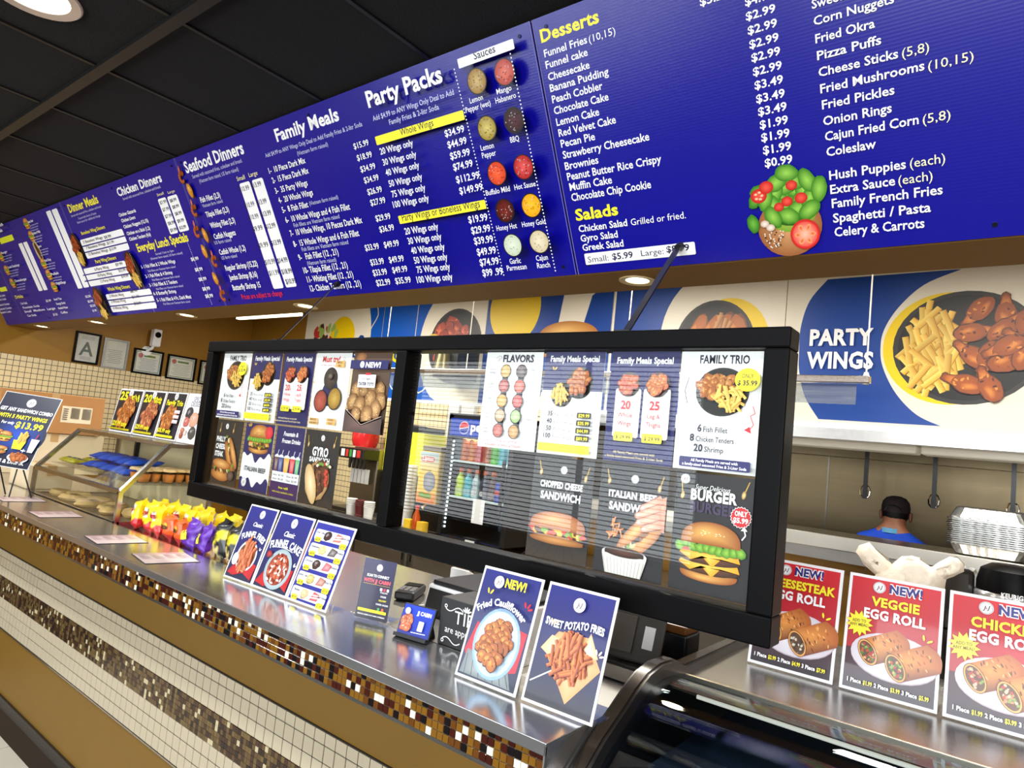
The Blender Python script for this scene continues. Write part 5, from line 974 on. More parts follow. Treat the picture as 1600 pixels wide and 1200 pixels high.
b = MB(); b.lathe([(0, 0), (.05, .0), (.062, .014), (.05, .032), (.0, .04)], n=18, sx=1.5, sy=.8); o = b.build('wrapped_pastry', PASTRY, None, True, local=True)
for i in range(8):
    q = o if i == 0 else dup(o); q.location = (-4.29 + .115 * i, 1.47 + .05 * (i % 2), KZ0 + .0125); q.rotation_euler = (0, 0, .4 * i); tag(q, 'flat golden pastry on the glass case floor, %s from its far end' % ORD[i], 'pastry', 'pastries in the glass case')
# four signs on top of the case
YS = 1.66; ZS = KZ2 + .0105
for l, r, fn, lab in ((169.5, 205, '25', 'dark sign for 25 legs and thighs on top of the glass case'), (206, 240, '20', 'dark sign for 20 whole wings on top of the glass case'), (241, 273, 'F', 'dark family trio sign with a red price list on the glass case'), (274, 312, 'S', 'white special desserts sign at the end of the glass case top')):
    x0, x1 = at_y(l, 674 + (l - 169.5) * .161, YS).x, at_y(r, 674 + (r - 169.5) * .161, YS).x
    a = stand(v3(x0, YS, ZS), v3(x1 - .004, YS, ZS), .035, .255, lab, depth=.06); H_ = a.H
    if fn == 'S':
        a.on('sheet'); a.rect(2, 2, 98, H_ - 2, sc(240, 240, 244)); a.on('lettering'); a.text('SPECIAL', 50, H_ * .84, 10, sc(90, 90, 100), w=44, bold=.01); a.text('DESSERTS', 50, H_ * .74, 10, sc(90, 90, 100), w=56, bold=.01); a.on('picture')
        for x, y, r_, c in ((24, .60, 14, sc(60, 54, 60)), (74, .56, 14, sc(70, 62, 66)), (50, .48, 17, sc(226, 170, 140)), (22, .42, 11, sc(206, 110, 100)), (82, .42, 11, sc(80, 70, 70)), (56, .22, 14, sc(80, 76, 70)), (16, .24, 7, sc(200, 120, 80)), (16, .14, 7, sc(170, 80, 50)), (30, .20, 6, sc(240, 210, 200))): a.chunk(x, H_ * y, r_, r_ * .85, 0, c, mixc(c, WHT, .4), mixc(c, (0, 0, 0, 1), .3))
    else:
        a.on('sheet'); a.rect(3, 3, 97, H_ - 3, sc(34, 34, 46), sc(24, 24, 36)); a.on('lettering'); a.logo(50, H_ * .91, 9)
        if fn == '25': a.text('25', 24, H_ * .74, 16, YEL, w=34, bold=.06); a.text("Leg's &", 72, H_ * .79, 7.5, YEL, w=40, bold=.04); a.text("Thigh's", 72, H_ * .72, 7.5, YEL, w=40, bold=.04)
        if fn == '20': a.text('20', 26, H_ * .74, 16, YEL, w=34, bold=.06); a.text('Whole', 70, H_ * .79, 7.5, YEL, w=38, bold=.04); a.text('Wings', 70, H_ * .72, 7.5, YEL, w=38, bold=.04)
        if fn == 'F': a.text('Family Trio', 52, H_ * .72, 12, YEL, w=80, bold=.05)
        a.on('picture'); a.pile(44 if fn == 'F' else 54, H_ * .46, 26, 24, 22, 8, sc(196, 110, 44) if fn != '20' else sc(190, 100, 70), sc(240, 180, 110), sc(100, 44, 16))
        if fn == 'F':
            for i in range(3): a.rr(70, H_ * (.55 - .1 * i), 96, H_ * (.62 - .1 * i), 1, sc(236, 220, 220)); a.rect(72, H_ * (.56 - .1 * i), 94, H_ * (.565 - .1 * i), RED)
        a.on('price_badge'); a.rr(6, 5, 94, H_ * .09, 3, YEL); a.on('lettering'); a.text({'25': '$29.99', '20': '$29.99', 'F': '$35.99'}[fn] + ' only', 46, H_ * .14, 9, YEL, w=64, bold=.05)
    a.flush()
# cartons at the far end
CARD = pm('brown_cardboard', sc(176, 124, 70), .8, 0, .08, 12, .05, 60)
def carton(x0, y0, z0, x1, y1, z1, label, name='cardboard_box', m=CARD):
    o = thing(name, label, 'box', ((x0 + x1) / 2, (y0 + y1) / 2, z0)); bx('carton', m, (x0, y0, z0, x1, y1, z1), o, bev=.004)
    bx('tape', pm('packing_tape', sc(190, 150, 100), .3, 0, .05), (x0 - .001, (y0 + y1) / 2 - .025, z1 - .06, x1 + .001, (y0 + y1) / 2 + .025, z1 + .001), o); return o
o = carton(-6.3, 1.46, 1.346, -5.6, 2.12, 1.632, 'big brown cardboard carton with a shipping label, behind the tilted sign')
lb = Art(o, 1, z0=0, dz=.0001, mat=PRINT); lb.p = thing('shipping_label', None, None); lb.p.parent = o; lb.p.matrix_basis = Matrix.Translation(-o.location) @ fr((-5.599, 1.84, 1.43), (0, 1, 0), (0, 0, 1))
lb.on('label_sheet'); lb.rect(0, 0, .2, .12, sc(232, 214, 180)); lb.on('barcode')
for i in range(26): lb.rect(.06 + i * .0022, .03, .0612 + i * .0022, .11, sc(50, 40, 30)); lb.rect(.135 + i * .0022, .03, .1362 + i * .0022, .11, sc(60, 50, 40))
for i in range(6): lb.rect(.008, .02 + .015 * i, .04, .026 + .015 * i, sc(60, 50, 40))
lb.flush()
carton(-6.25, 1.5, 1.0505, -5.62, 2.16, 1.342, 'white carton under the brown cardboard box', 'white_box', pm('white_carton', sc(216, 196, 160), .7, 0, .06))
c1 = at_z(28, 792, 1.051); carton(-5.0, 1.42, 1.0505, -4.68, 1.66, 1.19, 'low pale carton beneath the tilted sign', 'small_carton', MATS['white_carton'])
bx0 = bx('black_panel_box', BLACK, (-4.75, 1.9, 1.0505, -4.55, 2.04, 1.62)); tag(bx0, 'tall black box between the cartons and the glass case signs', 'box')
# tilted combo sign on wire legs
br = Vector((-4.1, 1.238, 1.214))
u = Vector((.7825, .6207, -.0496)); v = Vector((-.1908, .3149, .9298)); hh = .41; ww = .3076
M = fr(br - u * ww, u, v); o = thing('combo_sign', 'tilted dark blue sandwich combo sign on black wire legs', 'sign', mat=M)
MB().box(0, 0, -.004, ww, hh, 0).build('panel', WHITE, o, local=True)
a = Art(o, ww / 100); a.H = H_ = 100 * hh / ww; a.on('sheet'); a.rect(1, 1, 99, H_ - 1, sc(14, 18, 44), sc(16, 22, 50)); a.ell(56, H_ * .42, 48, 38, sc(15, 20, 46), sc(30, 80, 190))
a.on('lettering'); a.logo(52, H_ * .88, 8); a.text('GET ANY SANDWICH COMBO', 51, H_ * .74, 6.4, WHT, w=92, bold=.05); a.text('WITH 5 PARTY WINGS', 50, H_ * .645, 7, YEL, w=86, bold=.06); a.text('For only', 30, H_ * .56, 5, WHT, w=22, bold=.03); a.text('$13.99', 68, H_ * .525, 11, YEL, w=48, bold=.07); a.text('FRIES & DRINK', 60, H_ * .05, 6, WHT, w=60, bold=.05)
a.on('picture'); a.burger(36, H_ * .37, 24, 1); a.sub(20, H_ * .43, 20, 12); a.sub(38, H_ * .21, 28, 14); a.sub(24, H_ * .12, 28, 13); a.poly([(58, H_ * .24), (74, H_ * .24), (77, H_ * .36), (55, H_ * .36)], YEL); a.fries(66, H_ * .40, 9, 5, 22, 16, 2.4, ang=(70, 110)); a.poly([(86, H_ * .22), (95, H_ * .22), (98, H_ * .40), (84, H_ * .40)], WHT); a.line([(90, H_ * .40), (92, H_ * .47)], 1.4, RED); a.ell(76, H_ * .13, 18, 8, WHT); a.pile(76, H_ * .14, 12, 5, 10, 4); a.line([(76, H_ * .23), (84, H_ * .23)], 1.6, WHT); a.line([(80, H_ * .21), (80, H_ * .25)], 1.6, WHT); a.flush()
lg_ = MB(); pb = br - u * .12
for t_, dx, dy in ((.06, .0, -.01), (.06, .03, .08), (-.06, -.03, -.01), (-.06, -.02, .08)): q = pb + u * t_; lg_.tube([q + Vector((-.004, .012, .05)), (q.x + dx, q.y + dy, ZL + .003)], .004, 6)
lg_.build('wire_leg', BLACK, o)
# laminated menus lying on the ledge
LM_ = [[(0, 772.5), (46.5, 772.5), (73.5, 784), (4.5, 783.5)], [(29, 793), (100, 793), (131, 808), (61, 808.5)], [(115.5, 832), (194, 832), (232, 848), (151, 850)], [(176.5, 860), (262, 858), (313, 878), (226, 881)]]
for i, (q, lab) in enumerate(zip(LM_, ('laminated menu sheet on the ledge nearest the tilted sign', 'laminated menu sheet on the ledge in front of the glass case', 'laminated menu sheet on the ledge below the glass case corner', 'laminated menu sheet on the ledge in front of the snack bags'))):
    P = [at_z(*p, ZL + .0012) for p in q]; A_, B_, D_ = P[3], P[2], P[0]; A_.y = max(A_.y, 1.10); u = B_ - A_; u.z = 0; w = .27; vv = Vector((0, 0, 1)).cross(u).normalized()
    o = thing('laminated_menu', lab, 'menu', mat=fr(A_, u, vv)); w, h = u.length, .185
    MB().box(0, 0, -.001, w, h, .0004).build('sheet', pm('menu_edge', sc(40, 30, 40), .3), o, local=True); a = Art(o, w / 100, z0=.0006); H_ = a.H = 100 * h / w
    a.on('printing'); a.rect(1.5, 1.5, 98.5, H_ - 1.5, sc(236, 214, 210)); a.rect(4, H_ - 14, 96, H_ - 4, sc(190, 140, 150))
    for r in range(9):
        for c in range(4): a.rect(6 + 23 * c, H_ - 20 - 5.2 * r, 6 + 23 * c + 12 + 6 * ((r + c) % 2), H_ - 18.4 - 5.2 * r, sc(150, 110, 120))
    a.flush()
bx0 = bx('red_box', pm('red_plastic', sc(190, 20, 26), .4, 0, .05), (-2.42, 1.66, 1.0505, -2.30, 1.74, 1.215), bev=.006); tag(bx0, 'bright red upright box behind the black popcorn bags', 'box')
# ================================================================= till area
sh = bx('ledge_shelf', STEEL, (-1.588, 1.347, 1.05, -.98, 1.52, 1.068), bev=.002); tag(sh, 'steel shelf behind the ledge carrying the tip box', 'shelf'); sh['kind'] = 'structure'
tb = at_z(685.7, 1003.5, ZL); tb.y = 1.352; o = thing('tip_box', 'black box lettered TIPS are appreciated, behind the cauliflower sign', 'tip box', (tb.x, tb.y, ZL + .0005))
top = at_x(692.5, 936, tb.x).z; hgt = min(.17, max(.12, top - ZL))
BX = pm('slate_black', sc(34, 35, 37), .6, 0, .15, 30)
MB().box(0, 0, 0, .19, .13, hgt).build('box_body', BX, o, local=True, bev=.002); MB().box(.05, .06, hgt - .001, .14, .066, hgt + .0005).build('coin_slot', BLACK, o, local=True)
ad = thing('front_lettering', None, None, mat=fr((0, 0, 0), (1, 0, 0), (0, 0, 1))); ad.parent = o; a = Art(ad, .0019, mat=PRINT); H_ = a.H = hgt / .0019; a.on('lettering'); CH = sc(230, 230, 226)
a.text('TIPS', 50, H_ * .52, 17, CH, w=46, bold=0); a.text('are appreciated', 50, H_ * .29, 9, CH, w=76, bold=0)
for y, k in ((.80, 1), (.14, -1)):
    for s in (-1, 1): a.line([(50 + s * (8 + i * 3.2), H_ * y + k * 3.5 * math.sin(i * .6)) for i in range(11)], 1.3, CH); a.ell(50 + s * 40, H_ * y + k * 2, 2.6, 2.6, CH); a.ell(50 + s * 40, H_ * y + k * 2, 1.4, 1.4, sc(34, 35, 37))
for k in range(5): a.ell(50 + 5 * math.cos(math.radians(30 + 30 * k)), H_ * .80 + 5 * math.sin(math.radians(30 + 30 * k)), 4, 1.2, CH, None, 30 + 30 * k, 8)
a.flush()
ap = at_z(632, 990, ZL); M = fr((ap.x, 1.30, ZL + .004), (1, .16, 0), (0, .35, 1)); o = thing('counter_display', 'small blue tabletop screen on a black stand beside the tip box', 'display', mat=M)
MB().box(0, 0, -.008, .105, .085, 0).build('screen_case', BLACK, o, local=True, bev=.002); z = M.inverted() @ Vector((ap.x, 1.345, ZL + .001))
MB().sheet([(.02, .07, -.008), (.085, .07, -.008), (.085, z.y + .002, -.06), (.02, z.y + .002, -.06)], .004).build('rear_leg', BLACK, o, local=True); MB().box(0, -.003, -.004, .105, .006, .012).build('front_lip', BLACK, o, local=True)
a = Art(o, .00105); a.on('screen_picture'); a.rect(3, 6, 97, 78, sc(16, 40, 150), sc(24, 60, 190)); a.on('lettering'); a.text('JJ CABIN', 68, 58, 9, WHT, w=44, bold=.04); a.on('screen_picture'); a.pile(24, 34, 14, 16, 12, 7, sc(216, 110, 70), sc(246, 190, 150), sc(120, 50, 40)); a.ell(20, 62, 8, 8, WHT); a.rr(62, 20, 78, 44, 2, sc(220, 226, 240)); a.line([(46, 14), (90, 16)], 1.6, WHT); a.flush()
o = thing('card_terminal', 'dark handheld card terminal lying on the steel counter', 'card terminal', mat=Matrix.Translation((-1.70, 1.70, 1.0505)) @ Matrix.Rotation(math.radians(30), 4, 'Z'))
MB().box(-.035, -.08, 0, .035, .08, .03).build('terminal_body', pm('charcoal', sc(36, 34, 36), .4), o, local=True, bev=.008); MB().box(-.028, .015, .030, .028, .065, .032).build('screen', BLACKG, o, local=True)
for i in range(3):
    for j in range(3): MB().box(-.026 + .019 * i, -.065 + .022 * j, .03, -.012 + .019 * i, -.05 + .022 * j, .033).build('key', pm('grey_key', sc(120, 118, 116), .5), o, local=True)
o = thing('card_reader', 'white card reader block standing behind the black till', 'card reader', (-1.64, 1.92, 1.0505)); MB().prism([(-.05, 0), (.05, 0), (.05, .05), (-.035, .09), (-.05, .09)], -.04, .04, 'x').build('reader_body', WHITE, o, local=True, bev=.004); MB().box(-.03, -.052, .02, .02, -.0495, .032).build('printed_mark', pm('blue_mark', sc(50, 70, 150), .4), o, local=True)
o = thing('till', 'white till with a black top panel behind the tip box', 'till', (-1.36, 1.66, .9205)); MB().prism([(1.545, .9205), (1.86, .9205), (1.86, 1.14), (1.60, 1.14)], -1.52, -1.14, 'x').build('till_body', WHITE, o, bev=.004); MB().sheet([(-1.51, 1.56, .985), (-1.15, 1.56, .985), (-1.15, 1.594, 1.13), (-1.51, 1.594, 1.13)], -.006).build('front_panel', BLACK, o); bx('top_panel', BLACK, (-1.51, 1.605, 1.14, -1.15, 1.85, 1.155), o, bev=.004)
o = thing('order_monitor', 'back of a dark order screen leaning beside the glass case', 'monitor', mat=fr((-.985, 1.72, 1.053), (1, .10, 0), (0, .38, 1)))
MB().box(0, 0, -.012, .20, .14, 0).build('monitor_back', pm('grey_monitor', sc(64, 60, 54), .45), o, local=True, bev=.006); MB().box(.02, .02, 0, .12, .12, .006).build('inner_panel', pm('grey_monitor_panel', sc(84, 78, 70), .4), o, local=True, bev=.003); MB().box(.145, .04, 0, .175, .10, .0012).build('paper_label', PAPER, o, local=True); z = o.matrix_basis.inverted() @ Vector((-1.0, 1.84, 1.053)); MB().sheet([(.04, .10, -.012), (.16, .10, -.012), (.16, z.y, z.z), (.04, z.y, z.z)], .006).build('stand', BLACK, o, local=True)
bx0 = thing('cash_drawer', 'black steel cash drawer under the order screen', 'cash drawer', (-.88, 1.8, 1.0005)); bx('drawer_body', BLACK, (-1.06, 1.70, 1.0005, -.765, 1.99, 1.05), bx0, bev=.004); bx('drawer_front', STEEL2, (-1.05, 1.695, 1.006, -.775, 1.702, 1.042), bx0, bev=.002)
bx0 = thing('receipt_printer', 'brown and black receipt printer behind the order screen', 'printer', (-.80, 1.93, 1.0505)); bx('printer_body', BLACK, (-.90, 1.88, 1.0505, -.77, 1.98, 1.12), bx0, bev=.006); bx('printer_cover', pm('amber_cover', sc(110, 66, 26), .25), (-.90, 1.876, 1.12, -.77, 1.98, 1.145), bx0, bev=.006); bx('paper_label', PAPER, (-.885, 1.875, 1.07, -.865, 1.88, 1.10), bx0)
# ================================================================= curved glass case on the right
GX0, GX1 = -.694, 1.0
OUT = [(2.24, 1.118), (1.62, 1.118), (1.55, 1.143), (1.48, 1.146), (1.42, 1.136), (1.365, 1.113), (1.315, 1.084), (1.24, 1.045), (1.17, .995), (1.11, .92), (1.07, .82), (1.045, .68), (1.03, .5), (1.02, .12)]
def inset(P, d):
    R_ = []
    for i, p in enumerate(P):
        a_, b_ = P[max(i - 1, 0)], P[min(i + 1, len(P) - 1)]; dx, dy = b_[0] - a_[0], b_[1] - a_[1]; l = math.hypot(dx, dy); R_.append((p[0] - dy / l * d, p[1] + dx / l * d))
    return R_
INN = inset(OUT, .046); GL = inset(OUT, .030)
cc = thing('curved_display_case', 'black framed display case with a curved glass front and steel top', 'display case', (.1, 1.6, 0))
def ribbon(A_, B_, x0, x1):
    b = MB(); n = len(A_); vs = [(x, p[0], p[1]) for x in (x0, x1) for P in (A_, B_) for p in P]; fs = []
    for i in range(n - 1):
        fs += [(i, i + 1, n + i + 1, n + i), (2 * n + i, 3 * n + i, 3 * n + i + 1, 2 * n + i + 1), (i, 2 * n + i, 2 * n + i + 1, i + 1), (n + i, n + i + 1, 3 * n + i + 1, 3 * n + i)]
    fs += [(0, n, 3 * n, 2 * n), (n - 1, 3 * n - 1, 4 * n - 1, 2 * n - 1)]; return b.add(vs, fs)
ribbon(OUT, INN, GX0, GX0 + .038).build('end_frame', pm('black_rubber_frame', sc(26, 22, 20), .28, 0, .2), cc, True)
ribbon(inset(OUT, -.004), inset(OUT, .004), GX0 + .006, GX0 + .030).build('frame_bead', pm('dark_bead', sc(50, 42, 34), .2, .3), cc, True)
gg = GL[2:]; ribbon(gg, inset(gg, .005), GX0 + .038, GX1).build('curved_glass', glass_mat('tinted_glass', (.78, .84, .88, 1), 1.75), cc, True)
MB().prism([(p[0], p[1]) for p in INN[1:]] + [(2.2, .12), (2.2, INN[0][1])], GX0 + .004, GX0 + .010, 'x').build('end_panel', pm('dark_case_side', sc(16, 16, 18), .3), cc)
MB().box(GX0 + .036, 1.62, 1.08, GX1, 2.24, 1.10).build('steel_top', STEEL, cc, bev=.003)
MB().box(GX0 + .036, 1.612, 1.066, GX1, 1.622, 1.103).build('front_trim', pm('warm_trim_steel', (.62, .54, .42, 1), .28, 1, .05), cc, bev=.002)
bx('back_panel', pm('case_inner_dark', sc(70, 62, 48), .35, .3), (GX0 + .01, 2.14, .12, GX1, 2.2, 1.08), cc); bx('base', BLACK, (GX0 + .01, 1.06, .0, GX1, 2.2, .12), cc)
for z, y in ((.93, 1.30), (.74, 1.18), (.52, 1.12)):
    s = bx('shelf', pm('case_shelf', sc(60, 74, 92), .15, .4), (GX0 + .04, y, z, GX1, 2.13, z + .012), cc); bx('shelf_edge', CHROME, (GX0 + .04, y - .006, z - .006, GX1, y, z + .016), s)
MB().cyl((GX0 + .06, 1.64, 1.05), (GX1, 1.64, 1.05), .005, n=10).build('lamp_tube', pm('case_lamp', sc(255, 240, 214), .4, emit=.8), cc)
rc = bx('rear_cabinet', STEEL2, (-.70, 2.28, 0, 1.4, 2.8, 1.0)); tag(rc, 'low steel cabinet behind the curved display case', 'cabinet')
# coffee maker and plastic bags behind the red signs
kx = -.055; o = thing('coffee_maker', 'black single cup coffee maker with a silver collar', 'coffee maker', (kx, 2.6, 1.0005))
MB().lathe([(.10, 0), (.105, .02), (.10, .05), (.085, .06), (.0, .06)], (kx, 2.6, 1.0005), 24).build('base', BLACK, o, True); bx('body', BLACK, (kx - .085, 2.60, 1.0605, kx + .085, 2.70, 1.28), o, bev=.02)
MB().lathe([(.0, 1.265), (.085, 1.265), (.098, 1.29), (.098, 1.315), (.094, 1.32), (0, 1.32)], (kx, 2.6, 0), 28).build('brew_collar', pm('silver_collar', sc(190, 190, 190), .25, .8), o, True); MB().lathe([(.0, 1.30), (.092, 1.30), (.092, 1.345), (.082, 1.385), (.055, 1.402), (0, 1.405)], (kx, 2.6, 0), 28).build('lid', BLACKG, o, True)
bx('water_tank', pm('smoked_tank', sc(40, 36, 34), .15), (kx - .18, 2.58, 1.0005, kx - .095, 2.72, 1.37), o, bev=.015); bx('name_card', PAPER, (kx - .05, 2.492, 1.225, kx + .07, 2.497, 1.262), o)
ad = thing('front_lettering', None, None, mat=fr((kx + .01, 2.4905, 1.2), (1, 0, 0), (0, 0, 1))); ad.parent = o; ad.matrix_basis = Matrix.Translation(-o.location) @ ad.matrix_basis; a = Art(ad, .001, mat=PRINT); a.on('lettering'); a.text('COFFEE', 0, 34, 20, INK, w=100, bold=.03); a.z += -.0
a.text('KEURIG', -8, 115, 13, WHT, w=52, bold=.04); a.flush()
bw = MB(); PB_ = pm('thin_white_plastic', sc(240, 226, 206), .45, 0, .06, 20, .5, 40, spec=.4)
by = 2.36
def bagpt(px, py, dy=0): return at_y(px, py, by + dy)
o = thing('plastic_bag_bundle', 'bundle of white plastic carrier bags with upright handles behind the red signs', 'plastic bags', tuple(bagpt(1420, 960)))
def lump(P, th, seed, name):
    rd = random.Random(seed); n = len(P); cx = sum((p for p in P), Vector()) / n; b = MB(); K = 4; vs = []; fs = []
    for s in (-1, 1):
        for k in range(K + 1):
            t = 1 - k / K
            for p in P: q = cx + (p - cx) * t; vs.append(q + Vector((rd.uniform(-.004, .004), s * th * math.sqrt(max(0, 1 - t * t)) * rd.uniform(.6, 1.2), rd.uniform(-.004, .004))))
    m = n * (K + 1)
    for s in (0, 1):
        for k in range(K):
            for i in range(n): a_ = s * m + k * n + i; b_ = s * m + k * n + (i + 1) % n; fs.append((a_, b_, b_ + n, a_ + n))
    b.add(vs, fs); return b.build(name, PB_, o, True, sharp=2.5)
lump([bagpt(*p) for p in ((1375, 888), (1392, 880), (1412, 868), (1436, 872), (1452, 886), (1468, 886), (1480, 900), (1476, 930), (1470, 985), (1420, 990), (1372, 985), (1368, 930), (1364, 900))], .06, 3, 'bag_body')
lump([bagpt(*p) for p in ((1338, 862), (1344, 852), (1356, 848), (1370, 858), (1386, 872), (1394, 884), (1392, 898), (1378, 902), (1366, 896), (1352, 880))], .03, 4, 'bag_handle')
lump([bagpt(*p) for p in ((1448, 892), (1464, 880), (1486, 872), (1496, 870), (1506, 882), (1506, 892), (1490, 902), (1472, 908), (1454, 906))], .03, 5, 'bag_handle')
lump([bagpt(*p) for p in ((1408, 880), (1412, 870), (1424, 868), (1436, 872), (1438, 882), (1424, 888))], .02, 6, 'bag_tab')
wr = MB(); pA, pB = bagpt(1362, 930, .03), bagpt(1486, 950, .03)
wr.tube([(pA.x, by + .09, 1.002), (pA.x, by + .09, pA.z), pA], .004, 6).tube([(pB.x, by + .09, 1.002), (pB.x, by + .09, pB.z), pB], .004, 6).tube([(pA.x, by + .09, 1.2), (pB.x, by + .09, 1.2)], .004, 6); wr.build('wire_stand', CHROME, o)

# ================================================================= wall graphic panels above the kitchen
GW = sc(236, 228, 208); GB = sc(0, 62, 148); GB2 = sc(0, 86, 186); GY = sc(244, 206, 0)
seam = [-6.22, -4.98, -3.675, -2.47, -1.25, -.03, 1.2]
MZ0, MZ1 = 1.925, 2.885
labs = ['wall graphic of a gyro bowl with a yellow disc, far end of the row', 'blue wall graphic with red wings on a black plate', 'blue wall graphic with a big yellow disc and a long bun', 'wall graphic of fried fish on a black plate', 'large wall graphic lettered PARTY WINGS over a blue crescent', 'plain cream wall graphic past the party wings panel']
def wp(px, py): p = at_y(px, py, YB); return p.x, p.z
for i in range(6):
    x0, x1 = seam[i], seam[i + 1]; o = thing('wall_graphic', labs[i], 'wall graphic', mat=fr((x0, YB - .0062, MZ0), (1, 0, 0), (0, 0, 1)))
    MB().box(.002, 0, -.005, x1 - x0 - .002, MZ1 - MZ0, 0).build('panel', pm('graphic_board', GW, .5, 0, .02), o, local=True)
    a = Art(o, 1, mat=PRINT, dz=.00005, z0=.0004); w, h = x1 - x0, MZ1 - MZ0
    P = lambda px, py: (wp(px, py)[0] - x0, wp(px, py)[1] - MZ0)
    def clip(pts): return [(min(max(x, .003), w - .003), min(max(y, .002), h - .002)) for x, y in pts]
    def arc(cx, cy, rx, ry, a0, a1, n=24): return [(cx + rx * math.cos(math.radians(a0 + (a1 - a0) * k / n)), cy + ry * math.sin(math.radians(a0 + (a1 - a0) * k / n))) for k in range(n + 1)]
    a.on('background')
    if i == 0:
        c = P(560, 520); a.poly(clip([(w, 0), (w, h)] + [(w * .73 + .0, h)] + arc(w * .35, .55, w * .52, .75, 55, -70)), GB2); a.on('picture'); p = P(535, 525); a.ell(p[0], p[1], .2, .2, GY); p = P(508, 522)
        for k in range(26): a.blob(p[0] + a.rd.uniform(-.16, .2), p[1] + a.rd.uniform(-.14, .08), .05, .03, a.rd.choice([sc(110, 60, 40), sc(80, 40, 26), sc(200, 60, 50), sc(160, 190, 90), sc(236, 220, 200)]), None, a.rd.uniform(0, 180), .3, 8)
        p = P(567, 525); a.on('lettering'); a.text('GYRO', p[0] + .06, p[1] - .02, .10, GB, al='r', bold=.05, rot=62); a.on('wavy_line'); p = P(586, 500)
        a.line([(p[0] + .05 * math.sin(k * .9), h - .05 - k * .055) for k in range(15)], .012, GW)
    if i == 1:
        a.rect(.003, .002, w - .003, h - .002, GB2); p = P(712, 530); p = (p[0], p[1] + .08); a.poly(clip(arc(p[0] + .12, p[1] - .12, .56, .60, 0, 360, 48)[:-1]), GW); a.poly(clip([(w, 0), (w, h), (w * .84, h), (w * .84, 0)]), GW)
        q = P(655, 480)[0]; a.on('wavy_line'); a.rect(q - .004, .3, q + .004, h, GW); a.line([(.05 + .06 * k, .12 + .06 * math.sin(k * 1.2)) for k in range(14)], .012, GW); a.on('picture'); a.plate(p[0], p[1] - .14, .31, .33); a.pile(p[0] - .03, p[1] - .15, .2, .22, 24, .062, sc(170, 52, 30), sc(226, 116, 70), sc(84, 20, 12))
        a.blob(p[0] - .26, p[1] - .05, .05, .02, sc(230, 190, 60)); a.on('lettering'); p = P(665, 552); a.text('WINGS', p[0] - .5, p[1] - .08, .12, GY, w=.5, bold=.05)
    if i == 2:
        a.rect(.003, .002, w - .003, h - .002, GB); a.on('picture'); p = P(805, 485); a.poly(clip(arc(p[0], p[1] + .02, .26, .30, 0, 360, 48)[:-1]), GY); a.on('background'); q = [P(868, 530), P(884, 464), P(930, 462), P(905, 530)]; a.poly(clip([(q[0][0] - .1, 0), q[0], (q[1][0], h), (q[2][0] + .12, h), (q[2][0] - .02, q[2][1]), q[3], (q[3][0] - .12, 0)]), GW)
        a.on('picture'); p = P(888, 522); a.bun(p[0], p[1] - .06, .56, .16, True, sc(180, 110, 40), sc(240, 190, 110)); a.bun(p[0], p[1] - .10, .54, .10, False, sc(170, 100, 36), sc(226, 166, 90))
        for k in range(14): a.blob(p[0] - .24 + .037 * k, p[1] - .075, .035, .03, a.rd.choice([sc(110, 60, 34), sc(120, 160, 60), sc(236, 200, 90)]), None, 0, .3, 8)
    if i == 3:
        a.rect(.003, .002, w - .003, h - .002, GB); p = P(1120, 530); p = (p[0], p[1] + .07); a.ell(p[0], p[1] - .05, .40, .46, GW, None, 0, 40); a.poly(clip([(p[0], 0), (w, 0), (w, h), (p[0], h)] + arc(p[0], p[1] - .05, .40, .46, 90, 120, 8)), GW); a.on('picture'); a.ell(p[0] + .07, p[1] - .1, .27, .30, GY, None, 0, 36); a.plate(p[0] - .02, p[1] - .11, .27, .30)
        for k, (dx, r_) in enumerate(((-.14, 75), (-.05, 65), (.05, 80), (.14, 100))): a.chunk(p[0] + dx, p[1] - .05, .15, .06, r_, sc(190, 104, 30), sc(230, 156, 70), sc(110, 52, 12))
        a.fries(p[0] + .02, p[1] - .05, .05, .1, 20, .16, .022, sc(170, 100, 40), sc(214, 160, 90), (60, 100))
        a.on('wavy_line'); q = P(957, 500)[0]; a.rect(.004, .002, .022, h - .002, GW)
    if i == 4:
        L = [P(1294, 437), P(1266, 470), P(1252, 510), P(1249, 550), P(1249, 580), P(1258, 620), P(1279, 655)]; Rr = [P(1470, 666), P(1432, 648), P(1400, 615), P(1380, 575), P(1376, 545), P(1382, 515), P(1405, 480), P(1445, 445), P(1503, 421)]
        def cat(P_):
            Q_ = []
            for k_ in range(len(P_) - 1):
                p0, p1, p2, p3 = P_[max(k_ - 1, 0)], P_[k_], P_[k_ + 1], P_[min(k_ + 2, len(P_) - 1)]
                for j_ in range(6):
                    t_ = j_ / 6; Q_.append(tuple(.5 * (2 * p1[d] + (p2[d] - p0[d]) * t_ + (2 * p0[d] - 5 * p1[d] + 4 * p2[d] - p3[d]) * t_ * t_ + (3 * p1[d] - p0[d] - 3 * p2[d] + p3[d]) * t_ ** 3) for d in (0, 1)))
            return Q_ + [P_[-1]]
        a.poly(cat(L) + cat(Rr), GB); a.on('picture'); p, q = P(1482, 544), P(1508, 543); a.ell(p[0], p[1], .31, .305, GY, None, 0, 44); a.plate(q[0], q[1], .335, .305, sc(44, 42, 43), sc(14, 12, 12))
        a.fries(q[0] - .15, q[1] - .01, .12, .19, 90, .17, .026, sc(232, 170, 40), sc(254, 222, 110), (40, 150))
        for dx, dy, r_ in ((.05, .19, 100), (.17, .18, 40), (.04, .08, 160), (.17, .10, 20), (.26, .10, 120), (.24, .02, 60), (.03, -.04, 60), (.10, -.06, 110), (.19, -.08, 160), (.0, -.19, 70), (.11, -.20, 50), (.26, -.03, 30), (.17, .0, 90)): a.drum(q[0] + dx, q[1] + dy, .19, r_ * 2.3)
